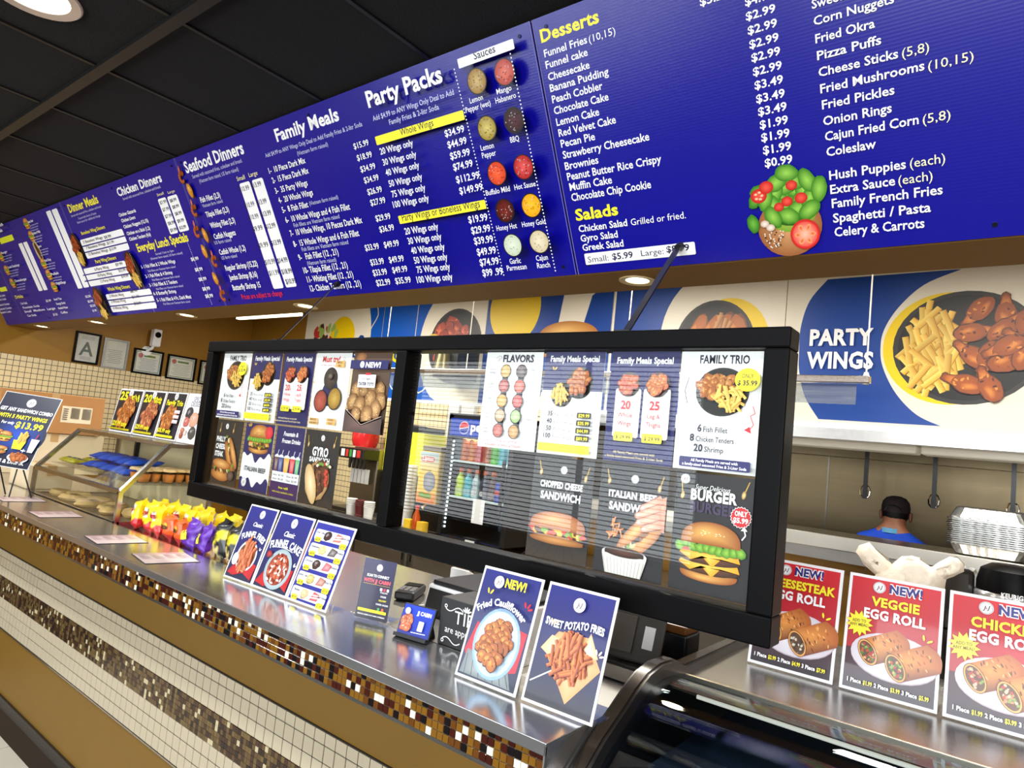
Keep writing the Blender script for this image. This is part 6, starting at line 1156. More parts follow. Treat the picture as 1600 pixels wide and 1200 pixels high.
        a.on('lettering')
        for t, (ax, ay), (cx, cy_b) in (('PARTY', (1266, 540), (1365, 537)), ('WINGS', (1261, 575), (1365, 575))): u_, v_ = P(ax, ay); z_ = P(cx, cy_b); a.text(t, u_, v_, .092, WHT, w=z_[0] - u_, al='l', bold=.07)
    a.flush()
bx('trim_strip', WHITE, (XL, YB - .012, 1.900, XR, YB, 1.926), BW)
# hood, pass shelf and kitchen
ht = bx('hood_trim', STEEL, (-2.7, YB - .02, 1.838, XR, YB + .3, 1.90)); tag(ht, 'steel edge of the kitchen hood under the wall graphics', 'hood'); 
hd = thing('kitchen_hood', 'steel hood underside with two long light covers above the cook', 'hood', (0, 4.9, 1.8)); bx('hood_canopy', KS, (-2.7, YB + .3, 1.95, XR, 5.48, 2.0), hd); bx('rear_gutter', KS, (-2.7, 5.35, 1.78, XR, 5.48, 1.95), hd)
for x0, x1 in ((-1.3, -.55), (-.53, .6)): bx('light_cover', pm('light_cover', sc(200, 190, 170), .3, 0, .1, emit=.25), (x0, 4.42, 1.80, x1, 4.62, 1.86), hd, bev=.01)
for (px, py, qx, qy) in ((1355, 711, 1352, 779), (1462, 718, 1457, 794), (1585, 728, 1580, 809)):
    p, q = at_y(px, py, 5.0), at_y(qx, qy, 5.0); o = thing('hanging_hook', {1355: 'black hook hanging above the cook, first from the black frame', 1462: 'black hook hanging between the cook and the foil pans', 1585: 'black hook hanging over the foil pans'}[px], 'hook', (p.x, 5.0, q.z), 'hooks hanging from the hood')
    MB().box(p.x - .012, 4.99, q.z + .05, p.x + .012, 5.01, 1.949).build('strap', BLACK, o); MB().tube([(p.x + .03 * math.sin(k * .7), 5.0, q.z + .045 + .045 * math.cos(k * .7)) for k in range(10)], .005, 6).build('wire_loop', CHROME, o); MB().box(p.x - .014, 4.985, q.z, p.x + .014, 5.015, q.z + .06).build('clip', BLACK, o)
ps = thing('pass_shelf', 'long steel pass shelf in front of the cook', 'shelf', (0, 4.0, 1.17)); bx('shelf_top', STEEL, (-2.65, 3.94, 1.29, XR, 4.34, 1.31), ps, bev=.003); bx('front_edge', pm('pale_steel', (.72, .68, .6, 1), .3, 1, .04), (-2.65, 3.93, 1.24, XR, 3.945, 1.312), ps, bev=.003); bx('under_tray', STEEL2, (-2.65, 3.98, 1.175, XR, 4.18, 1.235), ps)
wl = MB()
for i in range(9): x = -.7 + .13 * i; wl.tube([(x, 4.0, 1.17), (x, 4.0, 1.02), (x, 4.15, 1.0)], .004, 5)
wl.build('wire_rack', CHROME, ps)
FOIL = pm('aluminium_foil', (.46, .46, .44, 1), .34, 1, .06, 30, .2, 26)
def pan(name):
    b = MB(); W1, D1, W0, D0, hh_ = .16, .125, .135, .10, .062; N = 60; vs = []; fs = []
    def ring(w, d, z, fl):
        for i in range(N):
            t = 2 * math.pi * i / N; c, s = math.cos(t), math.sin(t); k = (abs(c) ** 8 + abs(s) ** 8) ** (-1 / 8); f = 1 + fl * (i % 2); vs.append((w * c * k * f, d * s * k * f, z))
    ring(W1 + .012, D1 + .012, hh_, 0); ring(W1 + .012, D1 + .012, hh_ - .005, 0); ring(W1, D1, hh_ - .004, .0); ring(W1 - .003, D1 - .003, hh_ - .012, .02); ring(W0, D0, .006, .02); ring(W0 - .01, D0 - .01, 0, 0)
    for k in range(5):
        for i in range(N): fs.append((k * N + i, k * N + (i + 1) % N, (k + 1) * N + (i + 1) % N, (k + 1) * N + i))
    fs.append(tuple(range(5 * N, 6 * N))); b.add(vs, fs); return b.build(name, FOIL, None, False, local=True)
pn = pan('foil_pan'); pc = at_y(1545, 880, 4.1); pz = 1.3105
for i in range(12):
    o = pn if i == 0 else dup(pn); o.location = (pc.x + R1.uniform(-.004, .004), 4.1, pz + .0098 * i); o.rotation_euler = (0, 0, R1.uniform(-.02, .02)); tag(o, 'aluminium foil pan, %s from the bottom of the stack on the pass shelf' % ORD[i], 'foil pan', 'stack of foil pans')
o = dup(pn); o.matrix_basis = Matrix.Translation((pc.x, 4.1, pz + .0098 * 11 + .062 + .063)) @ Matrix.Rotation(math.pi, 4, 'X'); o['label'] = 'upside down aluminium foil pan on top of the stack'; del o['group']
# the cook
def cook():
    hc = at_y(1396, 803, 4.75); X, Y_ = hc.x, 4.75; zs = at_y(1390, 838, 4.75).z
    S_ = zs - .0; J = {'pel': (X + .03, Y_ + .12, .86, .135, .11), 'wai': (X + .02, Y_ + .07, 1.0, .13, .10), 'che': (X, Y_ + .02, S_ - .10, .16, .11), 'shc': (X, Y_, S_ - .02, .11, .09), 'nek': (X, Y_ + .01, S_ + .055, .055, .055), 'hd0': (X + .005, Y_ + .04, hc.z - .01, .078, .086), 'hd1': (X + .008, Y_ + .045, hc.z + .055, .068, .078),
        'shl': (X - .155, Y_ + .01, S_ - .045, .062, .06), 'shr': (X + .155, Y_ + .01, S_ - .06, .062, .06), 'ell': (X - .21, Y_ + .08, S_ - .29, .045, .045), 'elr': (X + .22, Y_ + .09, S_ - .30, .045, .045), 'wrl': (X - .13, Y_ + .27, S_ - .36, .03, .03), 'wrr': (X + .15, Y_ + .28, S_ - .37, .03, .03), 'hal': (X - .10, Y_ + .34, S_ - .37, .033, .02), 'har': (X + .12, Y_ + .35, S_ - .38, .033, .02),
        'hil': (X - .07, Y_ + .12, .80, .10, .10), 'hir': (X + .12, Y_ + .12, .80, .10, .10), 'knl': (X - .08, Y_ + .06, .46, .06, .06), 'knr': (X + .13, Y_ + .08, .46, .06, .06), 'anl': (X - .08, Y_ + .10, .09, .04, .04), 'anr': (X + .13, Y_ + .12, .09, .04, .04), 'tol': (X - .08, Y_ + .24, .045, .045, .03), 'tor': (X + .13, Y_ + .26, .045, .045, .03)}
    E_ = [('pel', 'wai'), ('wai', 'che'), ('che', 'shc'), ('shc', 'nek'), ('nek', 'hd0'), ('hd0', 'hd1'), ('shc', 'shl'), ('shc', 'shr'), ('shl', 'ell'), ('shr', 'elr'), ('ell', 'wrl'), ('elr', 'wrr'), ('wrl', 'hal'), ('wrr', 'har'), ('pel', 'hil'), ('pel', 'hir'), ('hil', 'knl'), ('hir', 'knr'), ('knl', 'anl'), ('knr', 'anr'), ('anl', 'tol'), ('anr', 'tor')]
    for s, sg in (('l', -1), ('r', 1)):      # fingers and thumb
        hx, hy, hz = J['ha' + s][:3]
        for k in range(4):
            f0 = 'f%s%d0' % (s, k); f1 = 'f%s%d1' % (s, k); q = (k - 1.5) * .018; L_ = (.05, .06, .056, .042)[k]; J[f0] = (hx + q, hy + L_ * .7, hz - .006, .009, .009); J[f1] = (hx + q, hy + L_ * 1.15, hz - .035, .008, .008); E_ += [('ha' + s, f0), (f0, f1)]
        t0 = 't%s0' % s; J[t0] = (hx - sg * .045, hy + .01, hz - .012, .01, .01); J['t%s1' % s] = (hx - sg * .05, hy + .04, hz - .03, .009, .009); E_ += [('wr' + s, t0), (t0, 't%s1' % s)]
    ks = list(J); me = bpy.data.meshes.new('person'); me.from_pydata([J[k][:3] for k in ks], [(ks.index(a_), ks.index(b_)) for a_, b_ in E_], [])
    o = bpy.data.objects.new('tmp_skin', me); C.objects.link(o); m = o.modifiers.new('s', 'SKIN'); o.modifiers.new('d', 'SUBSURF').levels = 2
    for i, k in enumerate(ks): me.skin_vertices[0].data[i].radius = J[k][3:5]; me.skin_vertices[0].data[i].use_root = (k == 'pel')
    dg = bpy.context.evaluated_depsgraph_get(); m2 = bpy.data.meshes.new_from_object(o.evaluated_get(dg)); bpy.data.objects.remove(o)
    m2.name = 'person'
    for mm in (pm('blue_shirt', sc(10, 70, 200), .8, 0, .08, 30, .2, 90), pm('skin', sc(150, 96, 68), .5, 0, .08), pm('dark_trousers', sc(30, 30, 36), .8), pm('shoe', sc(20, 20, 20), .5)): m2.materials.append(mm)
    for p in m2.polygons:
        c_ = p.center; d = abs(c_.x - X)
        if c_.z > S_ + .035 or (d > .15 and c_.y > Y_ + .13 and c_.z < S_ - .25) or (c_.y > Y_ + .24 and .7 < c_.z < S_ - .25): k = 1
        elif c_.z < .10: k = 3
        elif c_.z < .90: k = 2
        else: k = 0
        p.material_index = k; p.use_smooth = True
    root = thing('person', 'cook in a blue shirt and dark cap seen from behind, beyond the pass shelf', 'person', (X, Y_, 0)); bo = bpy.data.objects.new('body', m2); C.objects.link(bo); bo.parent = root; bo.location = -root.location
    hx, hy, hz = X + .006, Y_ + .045, hc.z
    MB().lathe([(.090, .0), (.091, .03), (.085, .06), (.062, .086), (.03, .097), (0, .099)], (hx, hy - .005, hz + .012), 28, .86, 1.05).build('cap', pm('dark_cap', sc(44, 36, 36), .8, 0, .1, 40, .2, 90), root, True)
    capo = [c for c in root.children if c.name.startswith('cap')][0]; MB().tube([(hx + .045 * math.cos(t), hy - .094 - .004 * math.sin(t), hz + .018 + .034 * math.sin(t)) for t in np.linspace(0, math.pi, 9)], .005, 6).build('strap_opening', BLACK, capo)
    MB().box(hx - .055, hy + .08, hz + .012, hx + .055, hy + .17, hz + .022).build('cap_peak', MATS['dark_cap'], root, bev=.004)
    MB().lathe([(.0, -.055), (.058, -.05), (.077, -.02), (.082, .02), (.0, .03)], (hx, hy - .008, hz), 24, .9, 1.0).build('hair', pm('black_hair', sc(14, 11, 10), .55), root, True)
    for s in (-1, 1): MB().lathe([(0, -.03), (.012, -.022), (.016, .005), (.013, .025), (0, .032)], (hx + s * .08, hy + .0, hz - .012), 10, .7, 1.1).build('ear', MATS['skin'], root, True)
    f = MB(); f.lathe([(0, -.012), (.013, -.006), (.009, .02), (0, .03)], (hx, hy + .092, hz - .03), 10); f.build('nose', MATS['skin'], root, True)
    MB().box(hx - .024, hy + .078, hz - .065, hx + .024, hy + .088, hz - .057).build('mouth', pm('lip', sc(120, 60, 50), .5), root, bev=.003)
    for s in (-1, 1): MB().lathe([(0, -.010), (.009, -.006), (.009, .006), (0, .010)], (hx + s * .032, hy + .08, hz - .002), 10).build('eye', pm('eye', sc(230, 226, 220), .3), root, True)
    MB().lathe([(.062, -.01), (.072, -.006), (.066, .022), (.058, .02), (.062, -.01)], (X, Y_ + .008, S_ + .03), 22, 1, .95).build('collar', pm('blue_collar', sc(90, 160, 200), .7, 0, .25, 40), root, True)
cook()
# hanging rail with a clear curtain over the back counter
hr = thing('hanging_rail', 'long steel rail with a clear plastic curtain hung on wires', 'rail', (-2.2, 3.6, 2.0)); rz = 2.11; rx0, rx1 = -4.3, -.655
bx('rail', STEEL, (rx0, 3.58, rz - .025, rx1, 3.62, rz + .012), hr, bev=.004); bx('clear_curtain', glass_mat('clear_curtain', (.72, .76, .78, 1), 1.4, .06, .18, sc(170, 178, 186)), (rx0 + .05, 3.598, rz - .13, rx1 - .06, 3.602, rz - .03), hr)
for x in (rx1 - .02, -2.0, -3.3, rx0 + .1): MB().tube([(x, 3.6, rz), (x + .004, 3.6, ZC)], .004, 6).build('wire', pm('white_cord', sc(220, 214, 200), .6), hr)
MB().lathe([(.014, -.03), (.018, 0), (.01, .03)], (rx1 - .02, 3.6, rz), 10).build('knot', MATS['white_cord'], hr)
sg = at_y(692, 566, 3.9); o = thing('black_wall_lamp', 'black square lamp with a pale glass cup hung above the drinks', 'lamp', tuple(sg)); bx('back_box', BLACK, (sg.x - .13, 3.93, sg.z - .12, sg.x + .13, 4.19, sg.z + .16), o); MB().lathe([(.05, .10), (.06, .03), (.075, -.05), (.07, -.055), (.0, -.02)], (sg.x, 3.9, sg.z - .02), 20).build('lamp_shade', pm('amber_shade', sc(120, 110, 70), .3, .4), o, True); MB().lathe([(0, -.075), (.06, -.07), (.066, -.055), (0, -.05)], (sg.x, 3.9, sg.z - .02), 20).build('lens', pm('lamp_lens', sc(255, 244, 190), .4, emit=1.5), o, True)
for k, (l, r) in enumerate(((705, 721), (725, 745))):
    x0, x1 = at_y(l, 625, 4.17).x, at_y(r, 625, 4.17).x; o = bx('grey_access_panel', pm('grey_panel', sc(206, 204, 200), .5, 0, .03), (x0, 4.15, 1.62, x1, 4.19, 1.90)); tag(o, ('pale grey panel on the wall above the drinks fridge, beside the tiles', 'pale grey panel on the wall above the drinks fridge, next to the flavors poster')[k], 'panel')
# ================================================================= drinks behind the glass
def can_mb(r, h): return [(r * .8, 0), (r, .006), (r, h - .01), (r * .82, h), (0, h - .003)]
fx0_, fx1_ = at_y(697, 700, 3.45).x, at_y(697, 700, 3.45).x + .60; fy, fzt = 3.45, 1.79
dr = thing('drinks_fridge', 'tall black glass door drinks fridge with a lit blue sign', 'fridge', ((fx0_ + fx1_) / 2, 3.75, .906))
FK = pm('fridge_black', sc(24, 24, 26), .35); INS = pm('fridge_inside', sc(120, 150, 176), .4, 0, .05)
MB().box(fx0_, fy, .906, fx0_ + .04, 4.14, fzt).box(fx1_ - .04, fy, .906, fx1_, 4.14, fzt).box(fx0_, fy, fzt - .05, fx1_, 4.14, fzt).box(fx0_, fy, .906, fx1_, 4.14, .95).build('cabinet', FK, dr); bx('inner_back', INS, (fx0_ + .04, 4.08, .95, fx1_ - .04, 4.12, fzt - .05), dr)
bx('sign_panel', pm('blue_sign', sc(10, 50, 150), .3, 0, .1, emit=.5), (fx0_ + .03, fy - .012, fzt - .155, fx1_ - .03, fy, fzt - .035), dr)
ad = thing('sign_lettering', None, None); ad.parent = dr; ad.matrix_basis = Matrix.Translation(-dr.location) @ fr((fx0_ + .03, fy - .0125, fzt - .155), (1, 0, 0), (0, 0, 1)); a = Art(ad, .001, mat=PRINT); a.on('emblem'); a.ell(130, 58, 44, 44, WHT); a.ell(130, 60, 40, 38, sc(210, 30, 50), None, 10, 24, 0, 180); a.ell(130, 54, 40, 36, sc(20, 60, 170), None, 10, 24, 180, 360); a.on('lettering'); a.text('pepsi', 190, 38, 62, WHT, w=200, al='l', bold=.04); a.flush()
l = bpy.data.lights.new('fridge_light', 'AREA'); l.energy = 5; l.size = .4; l.color = (.85, .95, 1); q = bpy.data.objects.new('fridge_light', l); C.objects.link(q); q.location = ((fx0_ + fx1_) / 2, fy + .25, fzt - .17)
LED = pm('led_strip', sc(235, 248, 255), .4, emit=5)
for i in range(22): MB().box(fx0_ + .042, fy + .02, 1.0 + .028 * i, fx0_ + .05, fy + .028, 1.012 + .028 * i).build('led', LED, dr)
for z in (1.21, 1.455): bx('wire_shelf', pm('white_shelf', sc(214, 232, 236), .4), (fx0_ + .05, fy + .03, z, fx1_ - .045, 4.07, z + .012), dr)
bx('glass_door', GLASS, (fx0_ + .03, fy - .006, .95, fx1_ - .03, fy - .002, fzt - .16), dr); MB().box(fx1_ - .06, fy - .03, 1.1, fx1_ - .045, fy - .008, 1.5).build('door_handle', BLACK, dr)
bx('door_notice', PAPER, (fx0_ + .31, fy - .009, 1.07, fx0_ + .41, fy - .007, 1.23), dr)
cans = [sc(220, 120, 70), sc(226, 130, 60), sc(222, 110, 120), sc(214, 130, 110), sc(90, 200, 60), sc(90, 200, 220)]
for i, c in enumerate(cans):
    o = thing('drink_can', 'tall ' + ('orange patterned', 'orange and green patterned', 'pink patterned', 'peach and teal', 'bright green', 'light blue')[i] + ' drink can on the upper fridge shelf', 'can', (fx0_ + .115 + .068 * i, fy + .08, 1.4675), 'cans on the upper fridge shelf')
    MB().lathe(can_mb(.031, .155), n=16).build('can_body', pm('can_%d' % i, c, .3, .2, .3, 60), o, True, local=True); MB().lathe([(.0, .1553), (.024, .1555), (.024, .157), (0, .157)], n=14).build('can_lid', CHROME, o, True, local=True)
for i, (c, n_) in enumerate(((sc(190, 220, 50), 'lime green'), (sc(50, 170, 190), 'turquoise'), (sc(170, 190, 200), 'clear grey'), (sc(40, 50, 80), 'dark blue'), (sc(60, 30, 50), 'dark purple'))):
    o = thing('sports_drink_bottle', n_ + ' sports drink bottle with an orange cap on the lower fridge shelf', 'bottle', (fx0_ + .10 + .074 * i, fy + .08, 1.2225), 'bottles on the lower fridge shelf')
    MB().lathe([(.026, 0), (.033, .01), (.033, .06), (.028, .075), (.033, .09), (.033, .115), (.018, .15), (.016, .165), (0, .165)], n=18).build('bottle_body', pm('drink_%d' % i, c, .15, 0, .05), o, True, local=True); MB().lathe([(.019, .165), (.019, .195), (0, .196)], n=14).build('cap', pm('orange_cap', sc(236, 100, 36), .4), o, True, local=True)
    MB().lathe([(.0336, .02), (.0336, .058)], n=18).build('label', pm('drink_label_%d' % i, mixc(c, (.5, .5, .55, 1), .4), .4), o, True, local=True)
    if i in (2, 3): ad = thing('label_letter', None, None); ad.parent = o; ad.matrix_basis = fr((-.03, -.0345, .0), (1, 0, 0), (0, 0, 1)); a = Art(ad, .001, mat=PRINT); a.on('lettering'); a.text('G', 30, 26, 26, WHT, bold=.05); a.flush()
o = thing('energy_drink_can', 'slim blue and silver energy drink can at the end of the lower fridge shelf', 'can', (fx0_ + .465, fy + .06, 1.2225)); MB().lathe(can_mb(.027, .13), n=16).build('can_body', pm('blue_can', sc(30, 60, 180), .3, .4, .1), o, True, local=True); MB().lathe([(.0275, .05), (.0275, .08)], n=16).build('red_band', pm('red_band', sc(210, 40, 50), .3), o, True, local=True)
bx0 = thing('mini_register', 'small black and white price box in front of the fridge', 'box', (fx0_ + .36, 3.40, .9055)); bx('box_body', BLACK, (fx0_ + .31, 3.385, .9055, fx0_ + .42, 3.43, .98), bx0, bev=.004); bx('paper_front', PAPER, (fx0_ + .325, 3.383, .92, fx0_ + .405, 3.386, .965), bx0)
# juice dispensers
def juice(pxl, pxr, zt, label):
    x0, x1 = at_y(pxl, 700, 3.85).x, at_y(pxr, 700, 3.85).x; o = thing('juice_dispenser', label, 'drink dispenser', ((x0 + x1) / 2, 3.95, .906)); bx('base', BLACK, (x0 + .01, 3.84, .906, x1 - .01, 4.1, 1.28), o, bev=.008); bx('juice_tank', pm('yellow_juice', sc(236, 238, 60), .15, 0, .04, emit=.12), (x0, 3.83, 1.285, x1, 4.1, zt), o, bev=.012); bx('tank_lid', BLACK, (x0 + .01, 3.85, zt, x1 - .01, 4.09, zt + .05), o, bev=.008)
    MB().cyl(((x0 + x1) / 2, 3.84, 1.26), ((x0 + x1) / 2, 3.80, 1.24), .012).build('tap', CHROME, o); bx('drip_tray', STEEL2, (x0 + .02, 3.76, .906, x1 - .02, 3.84, .935), o)
juice(603, 634, 1.64, 'yellow juice dispenser seen left of the frame mullion'); juice(638, 662, 1.63, 'yellow juice dispenser seen right of the frame mullion')
# soda fountain, slush bowl, tea urn
x0, x1 = at_y(534, 760, 3.7).x, at_y(574, 760, 3.7).x; o = thing('soda_fountain', 'dark soda fountain with white levers behind the left glass pane', 'drink dispenser', ((x0 + x1) / 2, 3.8, .906)); bx('tower', pm('brown_steel', (.3, .26, .2, 1), .35, 1), (x0, 3.78, .906, x1, 4.08, 1.46), o, bev=.01); bx('canopy', BLACK, (x0, 3.62, 1.36, x1, 3.79, 1.45), o, bev=.008); bx('drip_tray', BLACK, (x0, 3.58, .906, x1, 3.78, .96), o, bev=.006)
for i in range(5):
    xx = x0 + .07 + i * (x1 - x0 - .14) / 4; n_ = MB().cyl((xx, 3.70, 1.36), (xx, 3.70, 1.28), .016, .012).build('nozzle', BLACK, o); bx('flavour_label', (PAPER, pm('red_label', sc(200, 50, 50), .4), pm('green_label', sc(60, 150, 70), .4))[i % 3], (xx - .03, 3.617, 1.375, xx + .03, 3.6195, 1.435), o); bx('lever', WHITE, (xx - .018, 3.735, 1.16, xx + .018, 3.75, 1.28), o)
xr = at_y(572, 700, 3.95).x; o = thing('red_slush_bowl', 'red drink bowl standing on the soda fountain', 'bowl', (xr, 3.93, 1.4605)); MB().lathe([(.0, 0), (.10, .0), (.12, .05), (.12, .2), (.11, .22), (0, .22)], (xr, 3.93, 1.4605), 24).build('bowl', pm('red_slush', sc(220, 40, 44), .2), o, True); MB().lathe([(.125, .22), (.125, .245), (0, .25)], (xr, 3.93, 1.4605), 24).build('lid', pm('clear_lid', sc(220, 210, 200), .3), o, True)
for i in range(3):
    xx = at_y(548 + 14 * i, 800, 3.5).x; o = thing('cup_stack', ('stack of clear cups below the soda fountain, near the gyro poster', 'stack of dark red cups below the soda fountain', 'stack of clear cups below the soda fountain, near the mullion')[i], 'cups', (xx, 3.5, .906)); M_ = (ACRYL, pm('maroon_cup', sc(96, 26, 34), .4), ACRYL)[i]; MB().lathe([(.03, 0), (.042, .11), (.040, .11), (.028, .004)], (xx, 3.5, .9055), 18).build('cup', WHITE if M_ is ACRYL else M_, o, True)
    for k in range(4): MB().lathe([(.041, .11 + .012 * k), (.044, .113 + .012 * k), (.043, .120 + .012 * k), (.040, .118 + .012 * k)], (xx, 3.5, .9055), 18).build('cup_rim', WHITE if M_ is ACRYL else M_, o, True)
x0, x1 = at_y(657, 760, 3.6).x, at_y(689, 760, 3.6).x; o = thing('tea_dispenser', 'yellow tea dispenser box with a picture front', 'drink dispenser', ((x0 + x1) / 2, 3.65, .906)); bx('dispenser_body', pm('tea_yellow', sc(240, 206, 90), .35, 0, .08), (x0, 3.56, 1.12, x1, 3.76, 1.50), o, bev=.01); bx('dispenser_base', BLACK, (x0, 3.6, .906, x1, 3.76, 1.12), o, bev=.006); bx('lid', pm('tea_lid', sc(120, 110, 100), .4), (x0 + .01, 3.57, 1.50, x1 - .01, 3.75, 1.54), o, bev=.006)
ad = thing('front_print', None, None); ad.parent = o; ad.matrix_basis = Matrix.Translation(-o.location) @ fr((x0, 3.5595, 1.12), (1, 0, 0), (0, 0, 1)); k_ = (x1 - x0) / 100; a = Art(ad, k_, mat=PRINT); hh = .38 / k_; a.on('picture'); a.rect(4, 2, 96, hh * .22, sc(226, 120, 50), sc(240, 170, 70)); a.rect(4, hh * .6, 96, hh - 2, sc(250, 220, 110), sc(170, 200, 220)); a.blob(60, hh * .42, 30, 34, sc(120, 130, 150), sc(170, 170, 180), 20, .1); a.leafy(46, hh * .16, 50, 16); a.rr(10, hh * .80, 74, hh * .90, 10, RED); a.on('lettering'); a.text('Lipton', 42, hh * .825, 14, WHT, w=54, bold=.04); a.text('fresh brewed', 40, hh * .62, 9, sc(120, 100, 60), w=50, bold=0); a.flush()
MB().cyl(((x0 + x1) / 2, 3.58, 1.11), ((x0 + x1) / 2, 3.54, 1.09), .012).build('tap', CHROME, o)
for i, (dx, c) in enumerate(((.01, sc(240, 200, 40)), (.145, sc(236, 190, 50)))): bq = bx('tea_carton', pm('tea_carton_%d' % i, c, .5, 0, .1), (x0 + dx, 3.46, .9055, x0 + dx + .06, 3.52, 1.0), bev=.002); tag(bq, ('small yellow tea carton at the foot of the tea dispenser, nearest the mullion', 'small yellow tea carton at the foot of the tea dispenser, nearest the fridge')[i], 'carton')
bq = thing('iced_tea_bottle', 'amber iced tea bottle between two yellow cartons', 'bottle', (x0 + .107, 3.49, .9055)); MB().lathe([(.026, 0), (.028, .01), (.028, .12), (.013, .165), (.013, .185), (0, .186)], (x0 + .107, 3.49, .9055), 16).build('bottle_body', pm('amber_tea', sc(190, 80, 26), .15), bq, True); MB().lathe([(.015, .185), (.015, .20), (0, .201)], (x0 + .107, 3.49, .9055), 12).build('cap', RED and pm('red_cap', RED, .4), bq, True)
xx = at_y(641, 760, 3.7).x; o = thing('paper_cup_column', 'tall column of white paper cups beside the tea dispenser', 'cups', (xx, 3.7, .906)); MB().lathe([(.03, 0), (.045, .11), (0, .11)], (xx, 3.7, .9055), 20).build('cup', WHITE, o, True)
for k in range(14): MB().lathe([(.042, .11 + .026 * k), (.047, .114 + .026 * k), (.046, .13 + .026 * k), (.041, .132 + .026 * k)], (xx, 3.7, .9055), 20).build('cup_rim', WHITE, o, True)
# ================================================================= left wall: certificates and camera
CE = [((118, 516), (160, 524), (112, 565), 'A', 'framed certificate with a large letter A, on the mustard wall'), ((162, 526), (203, 535), (157, 574), 'T', 'silver framed white letter between the A certificate and three diplomas'), ((208, 543), (257, 551), (205, 582), 'D', 'black framed diploma nearest the security camera'), ((261, 551), (308, 562), (258, 591), 'D', 'black framed diploma, middle one of three'), ((312, 560), (358, 572), (308, 600), 'D', 'black framed diploma half hidden by the poster frame')]
for tl_, tr_, bl_, kind, lab in CE:
    a_, b_, c_ = at_x(*tl_, XL), at_x(*tr_, XL), at_x(*bl_, XL); y0_, y1_ = (a_.y + c_.y) / 2, b_.y; z1_ = (a_.z + b_.z) / 2; z0_ = c_.z; w, h = y1_ - y0_ - .008, z1_ - z0_
    o = thing('framed_certificate', lab, 'certificate', mat=fr((XL + .006, y0_, z0_), (0, 1, 0), (0, 0, 1))); fw = .018; FM_ = pm('silver_frame', sc(150, 150, 146), .35, .5) if kind == 'T' else BLACKG
    MB().box(0, 0, -.004, w, fw, .016).box(0, h - fw, -.004, w, h, .016).box(0, fw, -.004, fw, h - fw, .016).box(w - fw, fw, -.004, w, h - fw, .016).build('frame', FM_, o, local=True); MB().box(fw, fw, -.004, w - fw, h - fw, .002).build('paper', pm('certificate_paper', sc(216, 212, 204), .5, 0, .03), o, local=True)
    a = Art(o, w / 100, z0=.0025, dz=.0001); H_ = 100 * h / w; a.on('printing'); G_ = sc(120, 120, 116)
    if kind == 'A':
        a.text('A', 50, H_ * .26, 58, sc(90, 100, 86), bold=.02)
        for k in range(3): a.rect(24, H_ * (.86 - .04 * k), 76, H_ * (.87 - .04 * k), G_); a.rect(28, H_ * (.20 - .035 * k), 72, H_ * (.21 - .035 * k), G_)
    else:
        if kind == 'D': a.rect(9, H_ * .1, 91, H_ * .9, sc(150, 160, 140)); a.rect(12, H_ * .14, 88, H_ * .86, sc(222, 220, 208)); a.ell(24, H_ * .74, 8, 8, sc(190, 90, 80)); a.rect(36, H_ * .70, 74, H_ * .78, sc(90, 120, 60))
        for k in range(8): a.rect(20 + 4 * (k % 3), H_ * (.62 - .06 * k), 80 - 5 * (k % 2), H_ * (.633 - .06 * k), G_)
    a.flush(); MB().box(fw, fw, .010, w - fw, h - fw, .012).build('glass', GLASS, o, local=True)
cp = at_x(244, 531, XL + .12); o = thing('security_camera', 'small white security camera on the wall above the diplomas', 'camera', (XL + .002, cp.y, cp.z - .14)); MB().cyl((XL + .002, cp.y - .03, cp.z - .12), (XL + .02, cp.y - .03, cp.z - .12), .05, n=18).build('wall_mount', WHITE, o); MB().tube([(XL + .02, cp.y - .03, cp.z - .12), (XL + .08, cp.y - .01, cp.z - .09), (XL + .10, cp.y, cp.z - .05)], .014, 8).build('arm', WHITE, o)
bd = bx('camera_body', WHITE, (XL + .07, cp.y - .042, cp.z - .07, XL + .15, cp.y + .042, cp.z + .11), o, bev=.012); MB().cyl((XL + .148, cp.y, cp.z + .05), (XL + .154, cp.y, cp.z + .05), .03, n=18).build('lens', BLACKG, o)
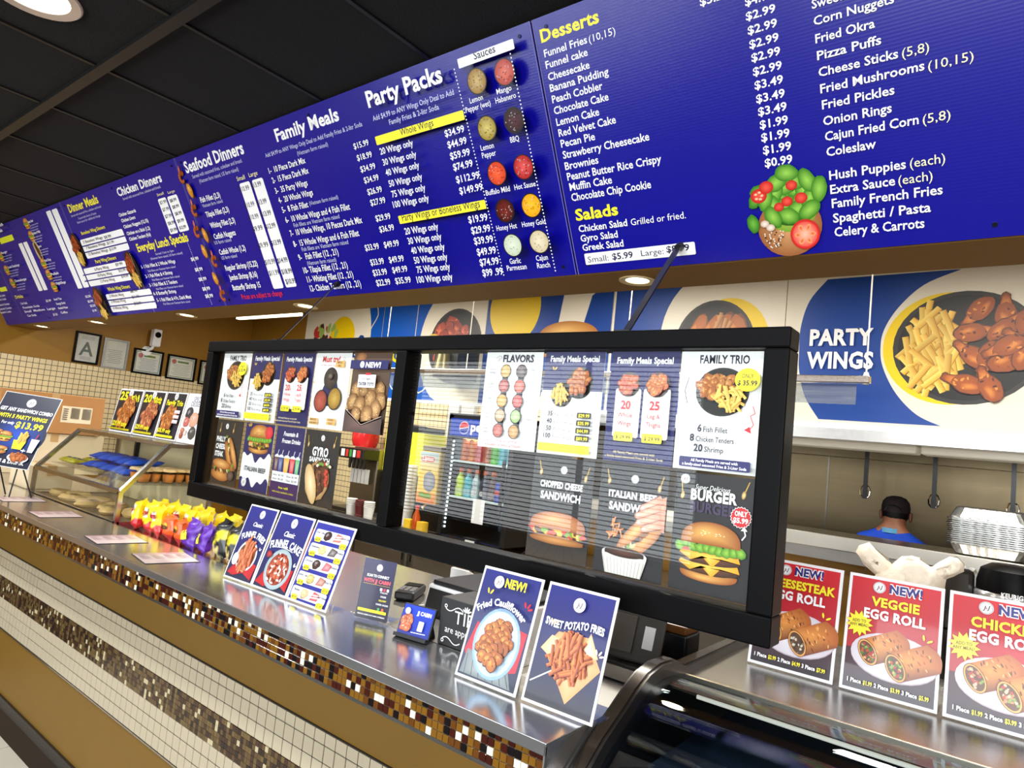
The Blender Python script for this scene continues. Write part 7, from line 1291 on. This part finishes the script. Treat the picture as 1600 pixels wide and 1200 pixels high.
# ================================================================= lamps
LENS = pm('lamp_glow', sc(255, 236, 190), .4, emit=9); LENSC = pm('cool_lamp_glow', sc(225, 248, 255), .4, emit=3.5)
for px, py, lab in ((55, 508, 'small recessed lamp under the menu boards, farthest along'), (150, 503, 'recessed lamp under the dinner meals board'), (290, 492, 'recessed lamp under the join beside Seafood Dinners'), (485, 480, 'recessed lamp crossed by the far support rod'), (996, 438, 'recessed lamp under the Desserts board, beside the near support rod')):
    p = at_z(px, py, BB[1]); p.y = 1.975; o = thing('recessed_lamp', lab, 'lamp', (p.x, p.y, BB[1] - .012), 'lamps under the menu boards'); MB().lathe([(.040, -.001), (.062, -.003), (.062, .0), (.04, .0), (.040, -.001)], (p.x, p.y, BB[1] - .001), 26).build('trim_ring', pm('cream_ring', sc(214, 190, 140), .4), o, True); MB().lathe([(0, -.003), (.034, -.002), (.04, -.0005), (0, -.0004)], (p.x, p.y, BB[1]), 22).build('lens', LENS, o, True)
    l = bpy.data.lights.new('lamp_light', 'SPOT'); l.energy = 9; l.color = (1, .82, .55); l.spot_size = 2.4; l.spot_blend = .8; l.shadow_soft_size = .04; q = bpy.data.objects.new('lamp_light', l); C.objects.link(q); q.location = (p.x, p.y, BB[1] - .03)
p = Vector((-2.60, .575, ZC - .008)); o = thing('ceiling_lamp', 'round white recessed lamp in the black ceiling', 'lamp', (p.x, p.y, p.z - .01)); MB().lathe([(.105, -.004), (.135, -.008), (.14, -.003), (.138, 0), (.105, 0), (.105, -.004)], tuple(p), 36).build('trim_ring', pm('beige_ring', sc(214, 190, 170), .45), o, True); MB().lathe([(0, -.002), (.098, -.002), (.105, 0), (0, 0)], tuple(p), 32).build('lens', LENSC, o, True)
l = bpy.data.lights.new('lamp_light', 'SPOT'); l.energy = 30; l.color = (.92, .98, 1); l.spot_size = 2.6; l.spot_blend = .7; l.shadow_soft_size = .1; q = bpy.data.objects.new('lamp_light', l); C.objects.link(q); q.location = (p.x, p.y, p.z - .03)
a_, b_ = at_y(372, 497.5, 3.3), at_y(470, 489, 3.3); o = bx('strip_light', pm('strip_glow', sc(255, 240, 210), .4, emit=3), (a_.x, 3.28, a_.z - .01, b_.x, 3.32, a_.z + .015)); tag(o, 'thin lit strip lamp beyond the bulkhead near the far support rod', 'lamp')
MB().cyl((a_.x + .2, 3.3, a_.z + .015), (a_.x + .2, 3.3, ZC), .006).build('hanger', BLACK, o); MB().cyl((b_.x - .2, 3.3, a_.z + .015), (b_.x - .2, 3.3, ZC), .006).build('hanger', BLACK, o)
bpy.data.objects.remove(_fo)
for _o in list(C.objects):
    if _o.type == 'EMPTY' and not _o.children: bpy.data.objects.remove(_o)
